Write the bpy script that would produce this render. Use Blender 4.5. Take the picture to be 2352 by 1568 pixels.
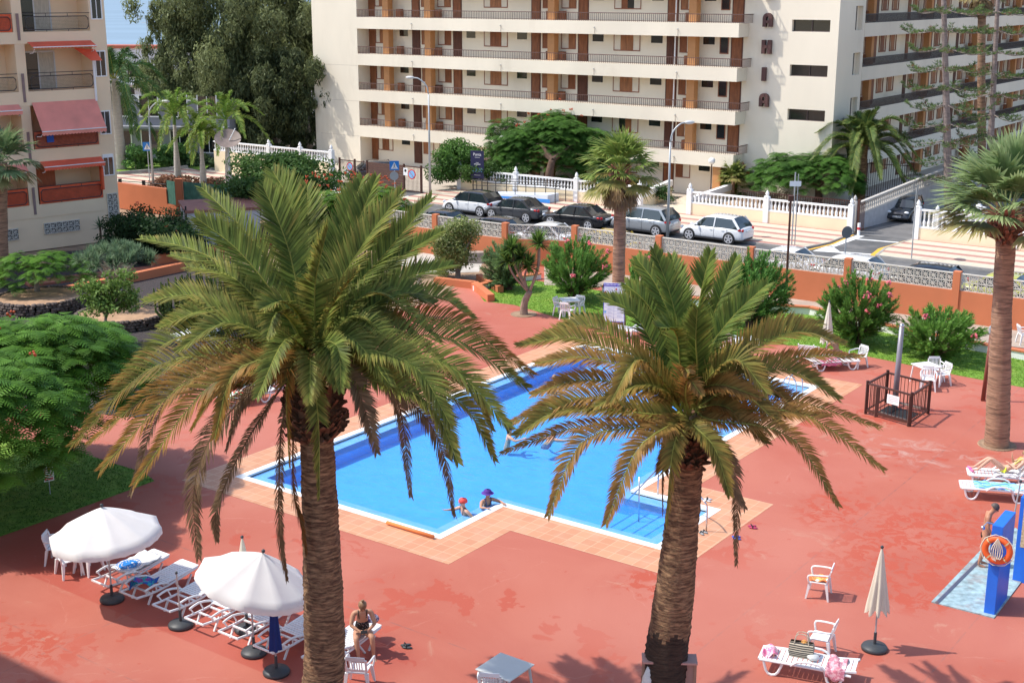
import bpy, math, random
import numpy as np
from mathutils import Vector, Matrix
random.seed(7); RNG = np.random.default_rng(7)
for o in list(bpy.data.objects): bpy.data.objects.remove(o)
SC = bpy.context.scene
COL = SC.collection
R = math.radians
# ---------------------------------------------------------------- camera, sky, sun, exposure
FPX, YH, CX, CY, CH = 3050.0, -28.0, 1176.0, 784.0, 14.5      # the lens in units of a 2352 px wide picture
TH = math.atan((CY-YH)/FPX)
cd = bpy.data.cameras.new('camera'); cam = bpy.data.objects.new('camera', cd); COL.objects.link(cam)
cd.sensor_width = 36; cd.lens = FPX/2352*36; cd.clip_end = 30000; cd.clip_start = 0.5
cam.location = (0, 0, CH); cam.rotation_euler = (math.pi/2-TH, 0, 0)
SC.camera = cam
W = bpy.data.worlds.new('World'); SC.world = W; W.use_nodes = True
wn = W.node_tree; wn.nodes.clear()
sk = wn.nodes.new('ShaderNodeTexSky'); sk.sky_type = 'NISHITA'; sk.sun_disc = False
sk.sun_elevation = R(54.7); sk.sun_rotation = R(-90); sk.altitude = 30; sk.dust_density = 1.4; sk.air_density = 1.0
bg = wn.nodes.new('ShaderNodeBackground'); bg.inputs[1].default_value = 0.15
wo = wn.nodes.new('ShaderNodeOutputWorld')
wn.links.new(sk.outputs[0], bg.inputs[0]); wn.links.new(bg.outputs[0], wo.inputs[0])
sl = bpy.data.lights.new('sun', 'SUN'); sl.energy = 2.8; sl.angle = R(0.6); sl.color = (1, .95, .87)
so = bpy.data.objects.new('sun', sl); COL.objects.link(so)
so.rotation_euler = Vector((math.cos(R(54.7)), -.06, -math.sin(R(54.7)))).to_track_quat('-Z', 'Y').to_euler()
so.location = (-40, 0, 60)
SC.view_settings.view_transform = 'Standard'; SC.view_settings.look = 'None'
SC.view_settings.exposure = 0.78; SC.view_settings.gamma = 1
# ---------------------------------------------------------------- frames of reference
A2 = (math.sin(R(126)), math.cos(R(126))); B2 = (math.sin(R(36)), math.cos(R(36)))
GR = R(-36)                                                # the estate's street grid is turned by this
def uv(u, v, z=0.0): return Vector((u*A2[0]+v*B2[0], u*A2[1]+v*B2[1], z))
def G(x, y, z=0.0):                                        # where a sight line meets the level z
    t = (CH-z)/(math.cos(TH)*(y-YH))
    return Vector((t*(x-CX), t*(FPX*math.cos(TH)-(y-CY)*math.sin(TH)), z))
def D(x, y, dist):                                         # where a sight line is dist metres ahead
    c, s = math.cos(TH), math.sin(TH)
    r = (x-CX, FPX*c-(y-CY)*s, -(FPX*s+(y-CY)*c)); t = dist/r[1]
    return Vector((r[0]*t, dist, CH+r[2]*t))
# ---------------------------------------------------------------- materials
MATS = {}
def mat(name, col, rough=.7, var=.12, scale=3.0, bump=0.0, bscale=30.0, metal=0.0, spec=.4, vcol=False, trans=0.0, col2=None, c2scale=.6, c2lo=.5, c2hi=.6, stretch=None, emit=0):
    if name in MATS: return MATS[name]
    m = bpy.data.materials.new(name); m.use_nodes = True; nt = m.node_tree; N = nt.nodes; L = nt.links
    b = N['Principled BSDF']; b.inputs['Roughness'].default_value = rough; b.inputs['Metallic'].default_value = metal
    b.inputs['Specular IOR Level'].default_value = spec
    tc = N.new('ShaderNodeTexCoord'); src = tc.outputs['Object']
    if stretch:
        mp = N.new('ShaderNodeMapping'); mp.inputs['Scale'].default_value = stretch; L.new(src, mp.inputs[0]); src = mp.outputs[0]
    if vcol:
        a = N.new('ShaderNodeAttribute'); a.attribute_name = 'Col'; cur = a.outputs['Color']
    else:
        rg = N.new('ShaderNodeRGB'); rg.outputs[0].default_value = (*col, 1); cur = rg.outputs[0]
    if col2:
        nz = N.new('ShaderNodeTexNoise'); nz.inputs['Scale'].default_value = c2scale; nz.inputs['Detail'].default_value = 6
        nz.inputs['Roughness'].default_value = .65; L.new(src, nz.inputs['Vector'])
        mr = N.new('ShaderNodeMapRange'); mr.inputs[1].default_value = c2lo; mr.inputs[2].default_value = c2hi; L.new(nz.outputs[0], mr.inputs[0])
        mx = N.new('ShaderNodeMix'); mx.data_type = 'RGBA'; L.new(mr.outputs[0], mx.inputs[0]); L.new(cur, mx.inputs[6]); mx.inputs[7].default_value = (*col2, 1)
        cur = mx.outputs[2]
    if var:
        nz = N.new('ShaderNodeTexNoise'); nz.inputs['Scale'].default_value = scale; nz.inputs['Detail'].default_value = 5; L.new(src, nz.inputs['Vector'])
        mr = N.new('ShaderNodeMapRange'); mr.inputs[1].default_value = .3; mr.inputs[2].default_value = .7
        mr.inputs[3].default_value = 1-var; mr.inputs[4].default_value = 1+var; L.new(nz.outputs[0], mr.inputs[0])
        mx = N.new('ShaderNodeVectorMath'); mx.operation = 'SCALE'; L.new(cur, mx.inputs[0]); L.new(mr.outputs[0], mx.inputs['Scale']); cur = mx.outputs[0]
    L.new(cur, b.inputs['Base Color'])
    if bump:
        nz = N.new('ShaderNodeTexNoise'); nz.inputs['Scale'].default_value = bscale; nz.inputs['Detail'].default_value = 4; L.new(src, nz.inputs['Vector'])
        bp = N.new('ShaderNodeBump'); bp.inputs['Strength'].default_value = bump; bp.inputs['Distance'].default_value = .03
        L.new(nz.outputs[0], bp.inputs['Height']); L.new(bp.outputs[0], b.inputs['Normal'])
    if trans:
        t = N.new('ShaderNodeBsdfTranslucent'); L.new(cur, t.inputs[0]); ms = N.new('ShaderNodeMixShader'); ms.inputs[0].default_value = trans
        L.new(b.outputs[0], ms.inputs[1]); L.new(t.outputs[0], ms.inputs[2]); L.new(ms.outputs[0], N['Material Output'].inputs[0])
    m.diffuse_color = (*col, 1)
    MATS[name] = m
    return m
def nodes(name):                                            # a bare material plus its node tools
    m = bpy.data.materials.new(name); m.use_nodes = True; MATS[name] = m
    return m, m.node_tree.nodes, m.node_tree.links, m.node_tree.nodes['Principled BSDF']
white_plastic = mat('white_plastic', (.8, .8, .8), .35, .03, 4)
grey_plastic = mat('grey_plastic', (.60, .60, .57), .75, .03, 4)
white_paint = mat('white_paint', (.84, .84, .83), .6, .06, 2, .15, 20)
dark_plastic = mat('dark_plastic', (.05, .055, .06), .5, .1)
steel = mat('steel', (.6, .6, .62), .25, .03, metal=1)
grey_metal = mat('grey_metal', (.42, .44, .45), .45, .05, metal=.3)
glass_dark = mat('glass_dark', (.015, .018, .02), .06, 0, spec=.9)
black_rubber = mat('black_rubber', (.02, .02, .02), .7, .1)
cream = mat('cream_render', (.81, .73, .59), .85, .06, .35, .25, 25, col2=(.72,.64,.51), c2scale=.5, c2lo=.55, c2hi=.75, stretch=(1,1,.35))
cream_low = mat('cream_wall', (.84, .71, .49), .85, .05, .8, .25, 25)
beige_b = mat('sand_render', (.84, .65, .44), .85, .05, .5, .25, 25)
orange_w = mat('terracotta_render', (.56, .18, .08), .8, .07, .7, .2, 25)
wood_d = mat('dark_wood', (.10, .033, .018), .6, .25, 6, stretch=(1, 1, .2))
wood_m = mat('mid_wood', (.24, .085, .035), .6, .25, 6, stretch=(1, 1, .2))
wood_l = mat('light_wood', (.34, .145, .065), .6, .25, 6, stretch=(1, 1, .2))
ochre = mat('ochre_paint', (.52, .25, .10), .8, .05)
brown_m = mat('brown_metal', (.075, .03, .022), .5, .15)
brown_rail = mat('brown_rail', (.14, .075, .06), .5, .1)
leafm = mat('leaf', (.06, .12, .03), .55, .25, 2.5, vcol=True, trans=.38, spec=.2)
petal = mat('petal', (.7, .1, .15), .6, .2, 10, trans=.3)
# ---------------------------------------------------------------- mesh builder
class MB:
    def __init__(s): s.v = []; s.f = []; s.c = []; s.M = None
    def add(s, vs, fs, col=None):
        n = len(s.v)
        s.v += [tuple(s.M @ Vector(p)) for p in vs] if s.M else [tuple(p) for p in vs]
        s.f += [tuple(i+n for i in f) for f in fs]
        if col is not None:
            s.c += (col if isinstance(col[0], (tuple, list)) else [col]*len(vs))
        return s
    def box(s, x0, x1, y0, y1, z0, z1):
        return s.add([(x0,y0,z0),(x1,y0,z0),(x1,y1,z0),(x0,y1,z0),(x0,y0,z1),(x1,y0,z1),(x1,y1,z1),(x0,y1,z1)],
              [(0,3,2,1),(4,5,6,7),(0,1,5,4),(1,2,6,5),(2,3,7,6),(3,0,4,7)])
    def quad(s, a, b, c, d): return s.add([a, b, c, d], [(0,1,2,3)])
    def bar(s, a, b, w, h, up=(0,0,1)):
        a, b = Vector(a), Vector(b); t = (b-a).normalized(); u = Vector(up)
        if abs(t.dot(u)) > .98: u = Vector((1,0,0))
        x = t.cross(u).normalized()*w/2; y = x.cross(t).normalized()*h/2
        return s.add([a-x-y,a+x-y,a+x+y,a-x+y,b-x-y,b+x-y,b+x+y,b-x+y], [(0,1,2,3),(7,6,5,4),(0,4,5,1),(1,5,6,2),(2,6,7,3),(3,7,4,0)])
    def tube(s, pts, rads, n=8, cap=True, col=None):
        pts = [Vector(p) for p in pts]
        if not isinstance(rads, (list, tuple)): rads = [rads]*len(pts)
        base = len(s.v); vs = []; fs = []; ref = None
        for i, p in enumerate(pts):
            t = (pts[min(i+1, len(pts)-1)]-pts[max(i-1, 0)]).normalized()
            if ref is None: ref = Vector((0,0,1)) if abs(t.z) < .9 else Vector((1,0,0))
            x = t.cross(ref).normalized(); y = t.cross(x).normalized(); ref = -x.cross(t) if False else ref
            for k in range(n):
                a = 2*math.pi*k/n; vs.append(p+x*math.cos(a)*rads[i]+y*math.sin(a)*rads[i])
        for i in range(len(pts)-1):
            for k in range(n):
                a, b = i*n+k, i*n+(k+1) % n; fs.append((a, b, b+n, a+n))
        if cap: fs.append(tuple(range(n))[::-1]); fs.append(tuple(range((len(pts)-1)*n, len(pts)*n)))
        return s.add(vs, fs, col)
    def lathe(s, prof, n=16, c=(0,0), cap=True):
        vs = [(c[0]+r*math.cos(2*math.pi*k/n), c[1]+r*math.sin(2*math.pi*k/n), z) for r, z in prof for k in range(n)]; fs = []
        for i in range(len(prof)-1):
            for k in range(n):
                a, b = i*n+k, i*n+(k+1) % n; fs.append((a, b, b+n, a+n))
        if cap: fs.append(tuple(range(n))[::-1]); fs.append(tuple(range((len(prof)-1)*n, len(prof)*n)))
        return s.add(vs, fs)
    def prism(s, poly, z0, z1):
        n = len(poly)
        return s.add([(x, y, z0) for x, y in poly]+[(x, y, z1) for x, y in poly],
              [tuple(range(n))[::-1], tuple(range(n, 2*n))]+[(i, (i+1) % n, (i+1) % n+n, i+n) for i in range(n)])
    def ball(s, c, r, n=12, m=8, sq=(1,1,1)):
        return s.add([(c[0]+sq[0]*r*math.sin(math.pi*j/m)*math.cos(2*math.pi*k/n), c[1]+sq[1]*r*math.sin(math.pi*j/m)*math.sin(2*math.pi*k/n), c[2]+sq[2]*r*math.cos(math.pi*j/m)) for j in range(m+1) for k in range(n)],
              [(j*n+k, (j+1)*n+k, (j+1)*n+(k+1) % n, j*n+(k+1) % n) for j in range(m) for k in range(n)])
    def build(s, name, m, parent=None, smooth=False, loc=None, rz=0):
        me = bpy.data.meshes.new(name); me.from_pydata(s.v, [], s.f); me.update()
        if s.c and len(s.c) == len(s.v):
            at = me.color_attributes.new('Col', 'FLOAT_COLOR', 'POINT')
            at.data.foreach_set('color', np.array([(*c[:3], 1) for c in s.c], dtype=np.float32).ravel())
        if m: me.materials.append(m)
        if smooth: me.polygons.foreach_set('use_smooth', [True]*len(me.polygons))
        o = bpy.data.objects.new(name, me); COL.objects.link(o)
        if parent: o.parent = parent
        if loc is not None: o.location = loc
        if rz: o.rotation_euler = (0, 0, rz)
        return o
def bevel(o, w=.02, n=2):
    b = o.modifiers.new('bevel', 'BEVEL'); b.width = w; b.segments = n; b.limit_method = 'ANGLE'; return o
def thing(name, label, cat, loc=(0,0,0), rz=0, group=None):
    o = bpy.data.objects.new(name, None); COL.objects.link(o); o.empty_display_size = .2
    o.location = loc; o.rotation_euler = (0, 0, rz); o['label'] = label; o['category'] = cat
    if group: o['group'] = group
    return o
def tag(o, label, cat, group=None):
    o['label'] = label; o['category'] = cat
    if group: o['group'] = group
    return o
def struct(o): o['kind'] = 'structure'; return o
def stuff(o): o['kind'] = 'stuff'; return o
def dup(root, loc, rz=None, label=None, group=None):
    r = root.copy(); COL.objects.link(r); r.location = loc
    if rz is not None: r.rotation_euler = (0, 0, rz)
    if label: r['label'] = label
    if group: r['group'] = group
    for ch in list(root.children):
        c = ch.copy(); COL.objects.link(c); c.parent = r
        for g in ch.children:
            d = g.copy(); COL.objects.link(d); d.parent = c
    return r
def text(body, size, m, name='lettering', parent=None, depth=.004, bold=0.0, loc=(0,0,0), rot=(math.pi/2,0,0), align='CENTER'):
    cu = bpy.data.curves.new('t', 'FONT'); cu.body = body; cu.size = size; cu.extrude = depth; cu.offset = bold; cu.align_x = align; cu.align_y = 'CENTER'
    o = bpy.data.objects.new('t', cu); COL.objects.link(o)
    me = bpy.data.meshes.new_from_object(o); bpy.data.objects.remove(o)
    me.materials.append(m); q = bpy.data.objects.new(name, me); COL.objects.link(q); q.location = loc; q.rotation_euler = rot
    if parent: q.parent = parent
    return q
def lerp(a, b, t): return tuple(x+(y-x)*t for x, y in zip(a, b))
# ================================================================ THE GROUND
def pxpoly(pts, z=0): return [tuple(G(x, y, z).xy) for x, y in pts]
def sheet(name, poly, z, m):
    return struct(MB().add([(x, y, z) for x, y in poly], [tuple(range(len(poly)))]).build(name, m))
asphalt = mat('asphalt', (.11, .11, .11), .9, .25, .8, .3, 60, col2=(.15, .145, .14), c2scale=.35)
dirt = mat('dirt', (.34, .23, .15), .95, .25, 1.5, .6, 25, col2=(.25, .16, .1))
grass_m = mat('lawn_soil', (.15, .28, .03), .9, .2, 4, .5, 60, col2=(.20, .30, .04), c2scale=1.2)
# deck: worn red paint with drips, faded lanes and a darker freshly coated strip under the sun loungers
deck, N, L, b = nodes('red_deck')
tc = N.new('ShaderNodeTexCoord'); mp = N.new('ShaderNodeMapping'); mp.inputs['Rotation'].default_value = (0, 0, R(36)); L.new(tc.outputs['Object'], mp.inputs[0])
def noise(sc, det=6, ro=.6, dist=0, src=None):
    n = N.new('ShaderNodeTexNoise'); n.inputs['Scale'].default_value = sc; n.inputs['Detail'].default_value = det; n.inputs['Roughness'].default_value = ro
    n.inputs['Distortion'].default_value = dist; L.new(src or mp.outputs[0], n.inputs['Vector']); return n.outputs[0]
def ramp(x, lo, hi, a=0., b_=1.):
    m = N.new('ShaderNodeMapRange'); m.inputs[1].default_value = lo; m.inputs[2].default_value = hi; m.inputs[3].default_value = a; m.inputs[4].default_value = b_; L.new(x, m.inputs[0]); return m.outputs[0]
def mixc(f, a, b_):
    m = N.new('ShaderNodeMix'); m.data_type = 'RGBA'; L.new(f, m.inputs[0])
    for s_, q in ((m.inputs[6], a), (m.inputs[7], b_)):
        if isinstance(q, tuple): s_.default_value = (*q, 1)
        else: L.new(q, s_)
    return m.outputs[2]
def math_(op, a, b_=None):
    m = N.new('ShaderNodeMath'); m.operation = op
    for i, q in enumerate((a, b_)):
        if q is None: continue
        if isinstance(q, (int, float)): m.inputs[i].default_value = q
        else: L.new(q, m.inputs[i])
    return m.outputs[0]
c = mixc(ramp(noise(.22, 5, .6, .6), .36, .62), (.435, .126, .080), (.39, .092, .056))
c = mixc(ramp(noise(.55, 7, .7, 1.2), .60, .68), c, (.44, .19, .125))
c = mixc(ramp(noise(2.2, 4, .55, .4), .675, .69), c, (.40, .072, .038))
c = mixc(ramp(math_('MULTIPLY', noise(.28, 3, .5), noise(1.1, 4, .6, .5)), .325, .335), c, (.41, .078, .042))
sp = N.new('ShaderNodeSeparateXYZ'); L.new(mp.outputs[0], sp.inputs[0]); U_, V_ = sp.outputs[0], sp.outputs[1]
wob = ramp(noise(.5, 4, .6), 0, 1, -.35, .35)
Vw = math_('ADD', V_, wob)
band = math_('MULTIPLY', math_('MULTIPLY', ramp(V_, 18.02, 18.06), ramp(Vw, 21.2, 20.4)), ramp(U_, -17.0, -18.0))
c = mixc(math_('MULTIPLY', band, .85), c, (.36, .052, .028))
def line(coord, at, w=.03):
    return ramp(math_('ABSOLUTE', math_('SUBTRACT', coord, at)), w, w*.3)
for co, at in ((V_, 16.15), (V_, 11.0), (V_, 21.5), (U_, -8.0), (U_, -12.6), (U_, -24.5), (V_, 40.0)):
    c = mixc(math_('MULTIPLY', line(co, at), ramp(noise(3), .4, .6)), c, (.28, .10, .075))
def spot(u0, v0, ru, rv):
    a_ = math_('DIVIDE', math_('SUBTRACT', U_, u0), ru); b2 = math_('DIVIDE', math_('SUBTRACT', V_, v0), rv)
    return ramp(math_('ADD', math_('MULTIPLY', a_, a_), math_('MULTIPLY', b2, b2)), 1.0, .3)
vo = N.new('ShaderNodeTexVoronoi'); vo.feature = 'DISTANCE_TO_EDGE'; vo.inputs['Scale'].default_value = .16
vm = N.new('ShaderNodeVectorMath'); vm.operation = 'ADD'; nz3 = N.new('ShaderNodeTexNoise'); nz3.inputs['Scale'].default_value = .8; nz3.inputs['Detail'].default_value = 5; L.new(mp.outputs[0], nz3.inputs['Vector'])
vs_ = N.new('ShaderNodeVectorMath'); vs_.operation = 'SCALE'; vs_.inputs['Scale'].default_value = .9; L.new(nz3.outputs[1], vs_.inputs[0]); L.new(mp.outputs[0], vm.inputs[0]); L.new(vs_.outputs[0], vm.inputs[1]); L.new(vm.outputs[0], vo.inputs['Vector'])
c = mixc(math_('MULTIPLY', ramp(vo.outputs['Distance'], .0035, .0015), ramp(noise(.9), .5, .65, 0, .28)), c, (.54, .27, .20))
c = mixc(ramp(noise(.13, 3, .5, .3), .42, .62, 0, .45), c, (.50, .19, .14))
dn = ramp(noise(2.6, 5, .65, .8), .50, .52)
for (u0, v0, ru, rv) in ((-10.5, 33.5, 2.6, 4.5), (-9.6, 30.5, 1.2, 1.6), (-13.5, 34.5, 1.2, 2.0), (-21.0, 14.6, 3.6, 1.1), (-25.5, 15.8, 2.2, 1.0), (-15.3, 27.0, 1.0, 1.2)):
    c = mixc(math_('MULTIPLY', spot(u0, v0, ru, rv), dn), c, (.42, .075, .038))
c = mixc(math_('MULTIPLY', spot(-13.0, 40.5, 3.5, 1.6), ramp(noise(1.2, 5, .7, 1), .5, .7)), c, (.46, .27, .22))
sp2 = ramp(noise(14, 3, .7), .70, .78)
c = mixc(math_('MULTIPLY', sp2, .5), c, (.58, .33, .28))
gr = noise(55, 3, .7)
sc_ = N.new('ShaderNodeVectorMath'); sc_.operation = 'SCALE'; L.new(c, sc_.inputs[0]); L.new(ramp(gr, .3, .7, .9, 1.1), sc_.inputs['Scale'])
L.new(sc_.outputs[0], b.inputs['Base Color']); b.inputs['Roughness'].default_value = .75
bp = N.new('ShaderNodeBump'); bp.inputs['Strength'].default_value = .35; bp.inputs['Distance'].default_value = .02; L.new(gr, bp.inputs['Height']); L.new(bp.outputs[0], b.inputs['Normal'])
# tiles round the pool
tiles, N, L, b = nodes('terracotta_tiles')
tc = N.new('ShaderNodeTexCoord'); mp = N.new('ShaderNodeMapping'); mp.inputs['Rotation'].default_value = (0, 0, R(36)); mp.inputs['Location'].default_value = (.1, .12, 0); L.new(tc.outputs['Object'], mp.inputs[0])
br = N.new('ShaderNodeTexBrick'); br.offset = 0; br.squash = 1; L.new(mp.outputs[0], br.inputs['Vector'])
for k, q in (('Scale', 1.0), ('Mortar Size', .009), ('Mortar Smooth', .3), ('Brick Width', .375), ('Row Height', .375), ('Bias', 0)): br.inputs[k].default_value = q
br.inputs['Color1'].default_value = (.60, .30, .165, 1); br.inputs['Color2'].default_value = (.53, .235, .125, 1); br.inputs['Mortar'].default_value = (.66, .44, .29, 1)
c = mixc(ramp(noise(1.3, 5, .6), .5, .75, 0, .55), br.outputs[0], (.58, .35, .24))
c = mixc(ramp(noise(5, 5, .6), .62, .72, 0, .5), c, (.50, .23, .13))
L.new(c, b.inputs['Base Color']); b.inputs['Roughness'].default_value = .55
# striped pavement
pave, N, L, b = nodes('striped_pavement')
tc = N.new('ShaderNodeTexCoord'); mp = N.new('ShaderNodeMapping'); mp.inputs['Rotation'].default_value = (0, 0, R(36)); L.new(tc.outputs['Object'], mp.inputs[0])
sp = N.new('ShaderNodeSeparateXYZ'); L.new(mp.outputs[0], sp.inputs[0])
md = math_('MODULO', math_('ADD', sp.outputs[1], 100.1), 1.55)
br = N.new('ShaderNodeTexBrick'); br.offset = 0; L.new(mp.outputs[0], br.inputs['Vector'])
for k, q in (('Scale', 1.0), ('Mortar Size', .012), ('Mortar Smooth', .3), ('Brick Width', .4), ('Row Height', .4)): br.inputs[k].default_value = q
br.inputs['Color1'].default_value = (.62, .54, .41, 1); br.inputs['Color2'].default_value = (.57, .49, .37, 1); br.inputs['Mortar'].default_value = (.46, .38, .29, 1)
c = mixc(ramp(md, .56, .54), br.outputs[0], (.42, .20, .16))
c = mixc(ramp(noise(.8, 6, .7), .52, .78, 0, .5), c, (.50, .41, .31))
L.new(c, b.inputs['Base Color']); b.inputs['Roughness'].default_value = .85
sea_m = mat('sea_water', (.19, .27, .34), .6, .10, .02, .5, .25, stretch=(.3, 1.5, 1))
struct(MB().add([(-20000,120,-2.5),(20000,120,-2.5),(20000,26000,-2.5),(-20000,26000,-2.5)], [(0,1,2,3)]).build('sea', sea_m))
def uvrect(name, u0, u1, v0, v1, z, m, z1=None):
    o = MB()
    if z1 is None: o.add([(u0,v0,z),(u1,v0,z),(u1,v1,z),(u0,v1,z)], [(0,1,2,3)])
    else: o.box(u0, u1, v0, v1, z, z1)
    q = o.build(name, m); q.rotation_euler = (0, 0, GR); return q
# street and pavements (kerb is a 0.13 m step)
me = uvrect('street', -140, 40, 59.2, 77.2, -.005, asphalt); struct(me)
# pool footprint as rectangles in the grid; d insets it
def region(d): return [(-29.4+d, -21.3-d, 26+d, 45.6-d), (-21.3-d-.001, -18.75-d, 28.9+d, 45.6-d), (-18.75-d-.001, -16.1-d, 28.9+d, 32.4-d)]
def inside(rs, u, v): return any(a < u < b_ and c_ < v < d_ for a, b_, c_, d_ in rs)
def ringmesh(outer, inner, z, wall=None):
    us = sorted({x for r in outer+inner for x in r[:2]}); vs = sorted({x for r in outer+inner for x in r[2:]})
    mb = MB()
    ok = lambda i, j: 0 <= i < len(us)-1 and 0 <= j < len(vs)-1 and inside(outer, (us[i]+us[i+1])/2, (vs[j]+vs[j+1])/2) and not inside(inner, (us[i]+us[i+1])/2, (vs[j]+vs[j+1])/2)
    for i in range(len(us)-1):
        for j in range(len(vs)-1):
            if not ok(i, j): continue
            a, b_, c_, d_ = us[i], us[i+1], vs[j], vs[j+1]
            mb.add([(a,c_,z),(b_,c_,z),(b_,d_,z),(a,d_,z)], [(0,1,2,3)])
            if wall is not None:
                for (di, dj, p, q) in ((-1,0,(a,c_),(a,d_)), (1,0,(b_,c_),(b_,d_)), (0,-1,(a,c_),(b_,c_)), (0,1,(a,d_),(b_,d_))):
                    if not ok(i+di, j+dj): mb.add([(*p,z),(*q,z),(*q,wall),(*p,wall)], [(0,1,2,3)])
    return mb
tile_out = [(-30.5,-20.1,24.85,46.75), (-20.101,-17.55,27.6,46.75), (-17.551,-15.05,27.6,33.65)]
def gb(mb, name, m): o = mb.build(name, m); o.rotation_euler = (0, 0, GR); return o
deck_out = [(-58, 25, -8, 59)]
struct(gb(ringmesh([(-150,420,-200,190)], deck_out, -.05), 'ground', dirt))
dm = ringmesh(deck_out, tile_out, 0.0)
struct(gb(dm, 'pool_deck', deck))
# object coordinates of a turned mesh are already in the grid, so undo the shader's own turn there
for m_ in (deck, tiles, pave):
    for n_ in m_.node_tree.nodes:
        if n_.type == 'MAPPING': n_.inputs['Rotation'].default_value = (0, 0, 0)
struct(gb(ringmesh(tile_out, region(0), .004), 'tiled_pool_border', tiles))
cop = thing('swimming_pool', 'L-shaped blue swimming pool with white coping and a stepped bay', 'swimming pool', (0,0,0), GR)
copw = mat('pool_coping', (.82, .82, .80), .5, .05, 2, .1, 20)
ringmesh(region(0), region(.24), .012, wall=-.05).build('coping', copw, cop)
ledge_m = mat('pale_blue_tile', (.32, .50, .86), .4, .06, 2)
ringmesh(region(.24), region(.68), -.09, wall=-.3).build('gutter_ledge', ledge_m, cop)
basin_m = mat('pool_tile', (.11, .41, .84), .5, .05, 1.5)
deep_m = mat('pool_side_tile', (.14, .45, .9), .5, .05, 1.5)
ringmesh(region(.68), [], -.60).build('basin_floor', basin_m, cop)
rg = region(.68); mbw = ringmesh(rg, [], -.60, wall=-.09); mbw.f = [f for f in mbw.f if len({round(mbw.v[i][2], 3) for i in f}) > 1]; mbw.build('basin_wall', deep_m, cop)
for k in range(4):
    MB().box(-18.6+k*.5, -16.79, 29.59, 31.71, -.59, -.48+k*.11).build('step', mat('step_tile', (.12, .42, .86), .5, .05), cop)
    MB().box(-18.6+k*.5-.003, -18.55+k*.5, 29.60, 31.70, -.48+k*.11-.05, -.48+k*.11+.004).build('step_edge', mat('step_edge_tile', (.05, .22, .60), .5, 0), cop)
water, N, L, b = nodes('pool_water')
N.remove(b); tb = N.new('ShaderNodeBsdfTransparent'); tb.inputs[0].default_value = (.60, .88, 1, 1)
gl = N.new('ShaderNodeBsdfGlossy'); gl.inputs['Roughness'].default_value = .03
fr = N.new('ShaderNodeFresnel'); fr.inputs[0].default_value = 1.33; ms = N.new('ShaderNodeMixShader')
tc = N.new('ShaderNodeTexCoord'); mp = N.new('ShaderNodeMapping'); mp.inputs['Scale'].default_value = (1, 1.8, 1); mp.inputs['Rotation'].default_value = (0, 0, .5); L.new(tc.outputs['Object'], mp.inputs[0])
h = math_('ADD', noise(2.3, 5, .6, .8), math_('MULTIPLY', noise(7, 4, .6, .5), .25))
bp = N.new('ShaderNodeBump'); bp.inputs['Strength'].default_value = .4; bp.inputs['Distance'].default_value = .10; L.new(h, bp.inputs['Height'])
L.new(bp.outputs[0], gl.inputs['Normal']); L.new(bp.outputs[0], fr.inputs['Normal'])
c = mixc(ramp(h, .5, .8), (.66, .93, 1), (.80, .97, 1)); L.new(c, tb.inputs[0])
L.new(fr.outputs[0], ms.inputs[0]); L.new(tb.outputs[0], ms.inputs[1]); L.new(gl.outputs[0], ms.inputs[2]); L.new(ms.outputs[0], N['Material Output'].inputs[0])
wm = ringmesh(region(.245), [], -.045)
w_ = wm.build('water', water, cop)
# lawns, beds
def grassblades(mb, poly, n, h=.05, cols=((.05,.13,.02),(.10,.20,.03))):
    xs = [p[0] for p in poly]; ys = [p[1] for p in poly]
    def pin(x, y):
        c_ = False
        for i in range(len(poly)):
            (x1, y1), (x2, y2) = poly[i], poly[i-1]
            if (y1 > y) != (y2 > y) and x < (x2-x1)*(y-y1)/(y2-y1)+x1: c_ = not c_
        return c_
    k = 0
    while k < n:
        x = random.uniform(min(xs), max(xs)); y = random.uniform(min(ys), max(ys))
        if not pin(x, y): continue
        k += 1; a = random.uniform(0, 6.28); hh = h*random.uniform(.5, 1.3); w = .02
        dx, dy = math.cos(a)*w, math.sin(a)*w; cc = lerp(cols[0], cols[1], random.random())
        mb.add([(x-dx,y-dy,.01),(x+dx,y+dy,.01),(x+random.uniform(-.04,.04),y+random.uniform(-.04,.04),.01+hh)], [(0,1,2)], cc)
lawnA = pxpoly([(-300,1330),(0,1232),(120,1190),(355,1104),(330,1085),(120,1020),(-300,960)])
sheet('lawn', lawnA, .006, grass_m)
lawnB = pxpoly([(1085,655),(1112,692),(1180,700),(1300,735),(1460,755),(1600,770),(1780,790),(1900,800),(2050,830),(2200,862),(2352,890),(2700,960),(2700,880),(2352,820),(2100,770),(1860,715),(1650,700),(1500,680),(1380,668),(1200,640),(1120,632)])
sheet('lawn', lawnB, .006, grass_m)
gm = MB(); grassblades(gm, lawnB, 40000, .035, ((.12,.26,.025),(.22,.36,.05))); grassblades(gm, lawnA, 15000, .035)
stuff(gm.build('grass', leafm))
gravel = mat('dark_gravel', (.055, .045, .045), .95, .5, 18, .8, 60, col2=(.20, .17, .15), c2scale=30, c2lo=.66, c2hi=.7)
sheet('gravel_bed', pxpoly([(-300,900),(-300,600),(40,590),(330,560),(560,560),(640,620),(620,760),(560,830),(440,850),(330,960)]), .010, gravel)
conc = mat('pale_concrete', (.48, .45, .40), .9, .15, 1, .3, 25)
sheet('dirt_bed', pxpoly([(560,700),(560,540),(900,520),(1250,575),(1160,640),(1060,650),(1000,690),(900,720)]), .012, dirt)
sheet('paved_patch', pxpoly([(900,605),(1000,572),(1110,598),(1100,625),(980,630)]), .016, conc)
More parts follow.
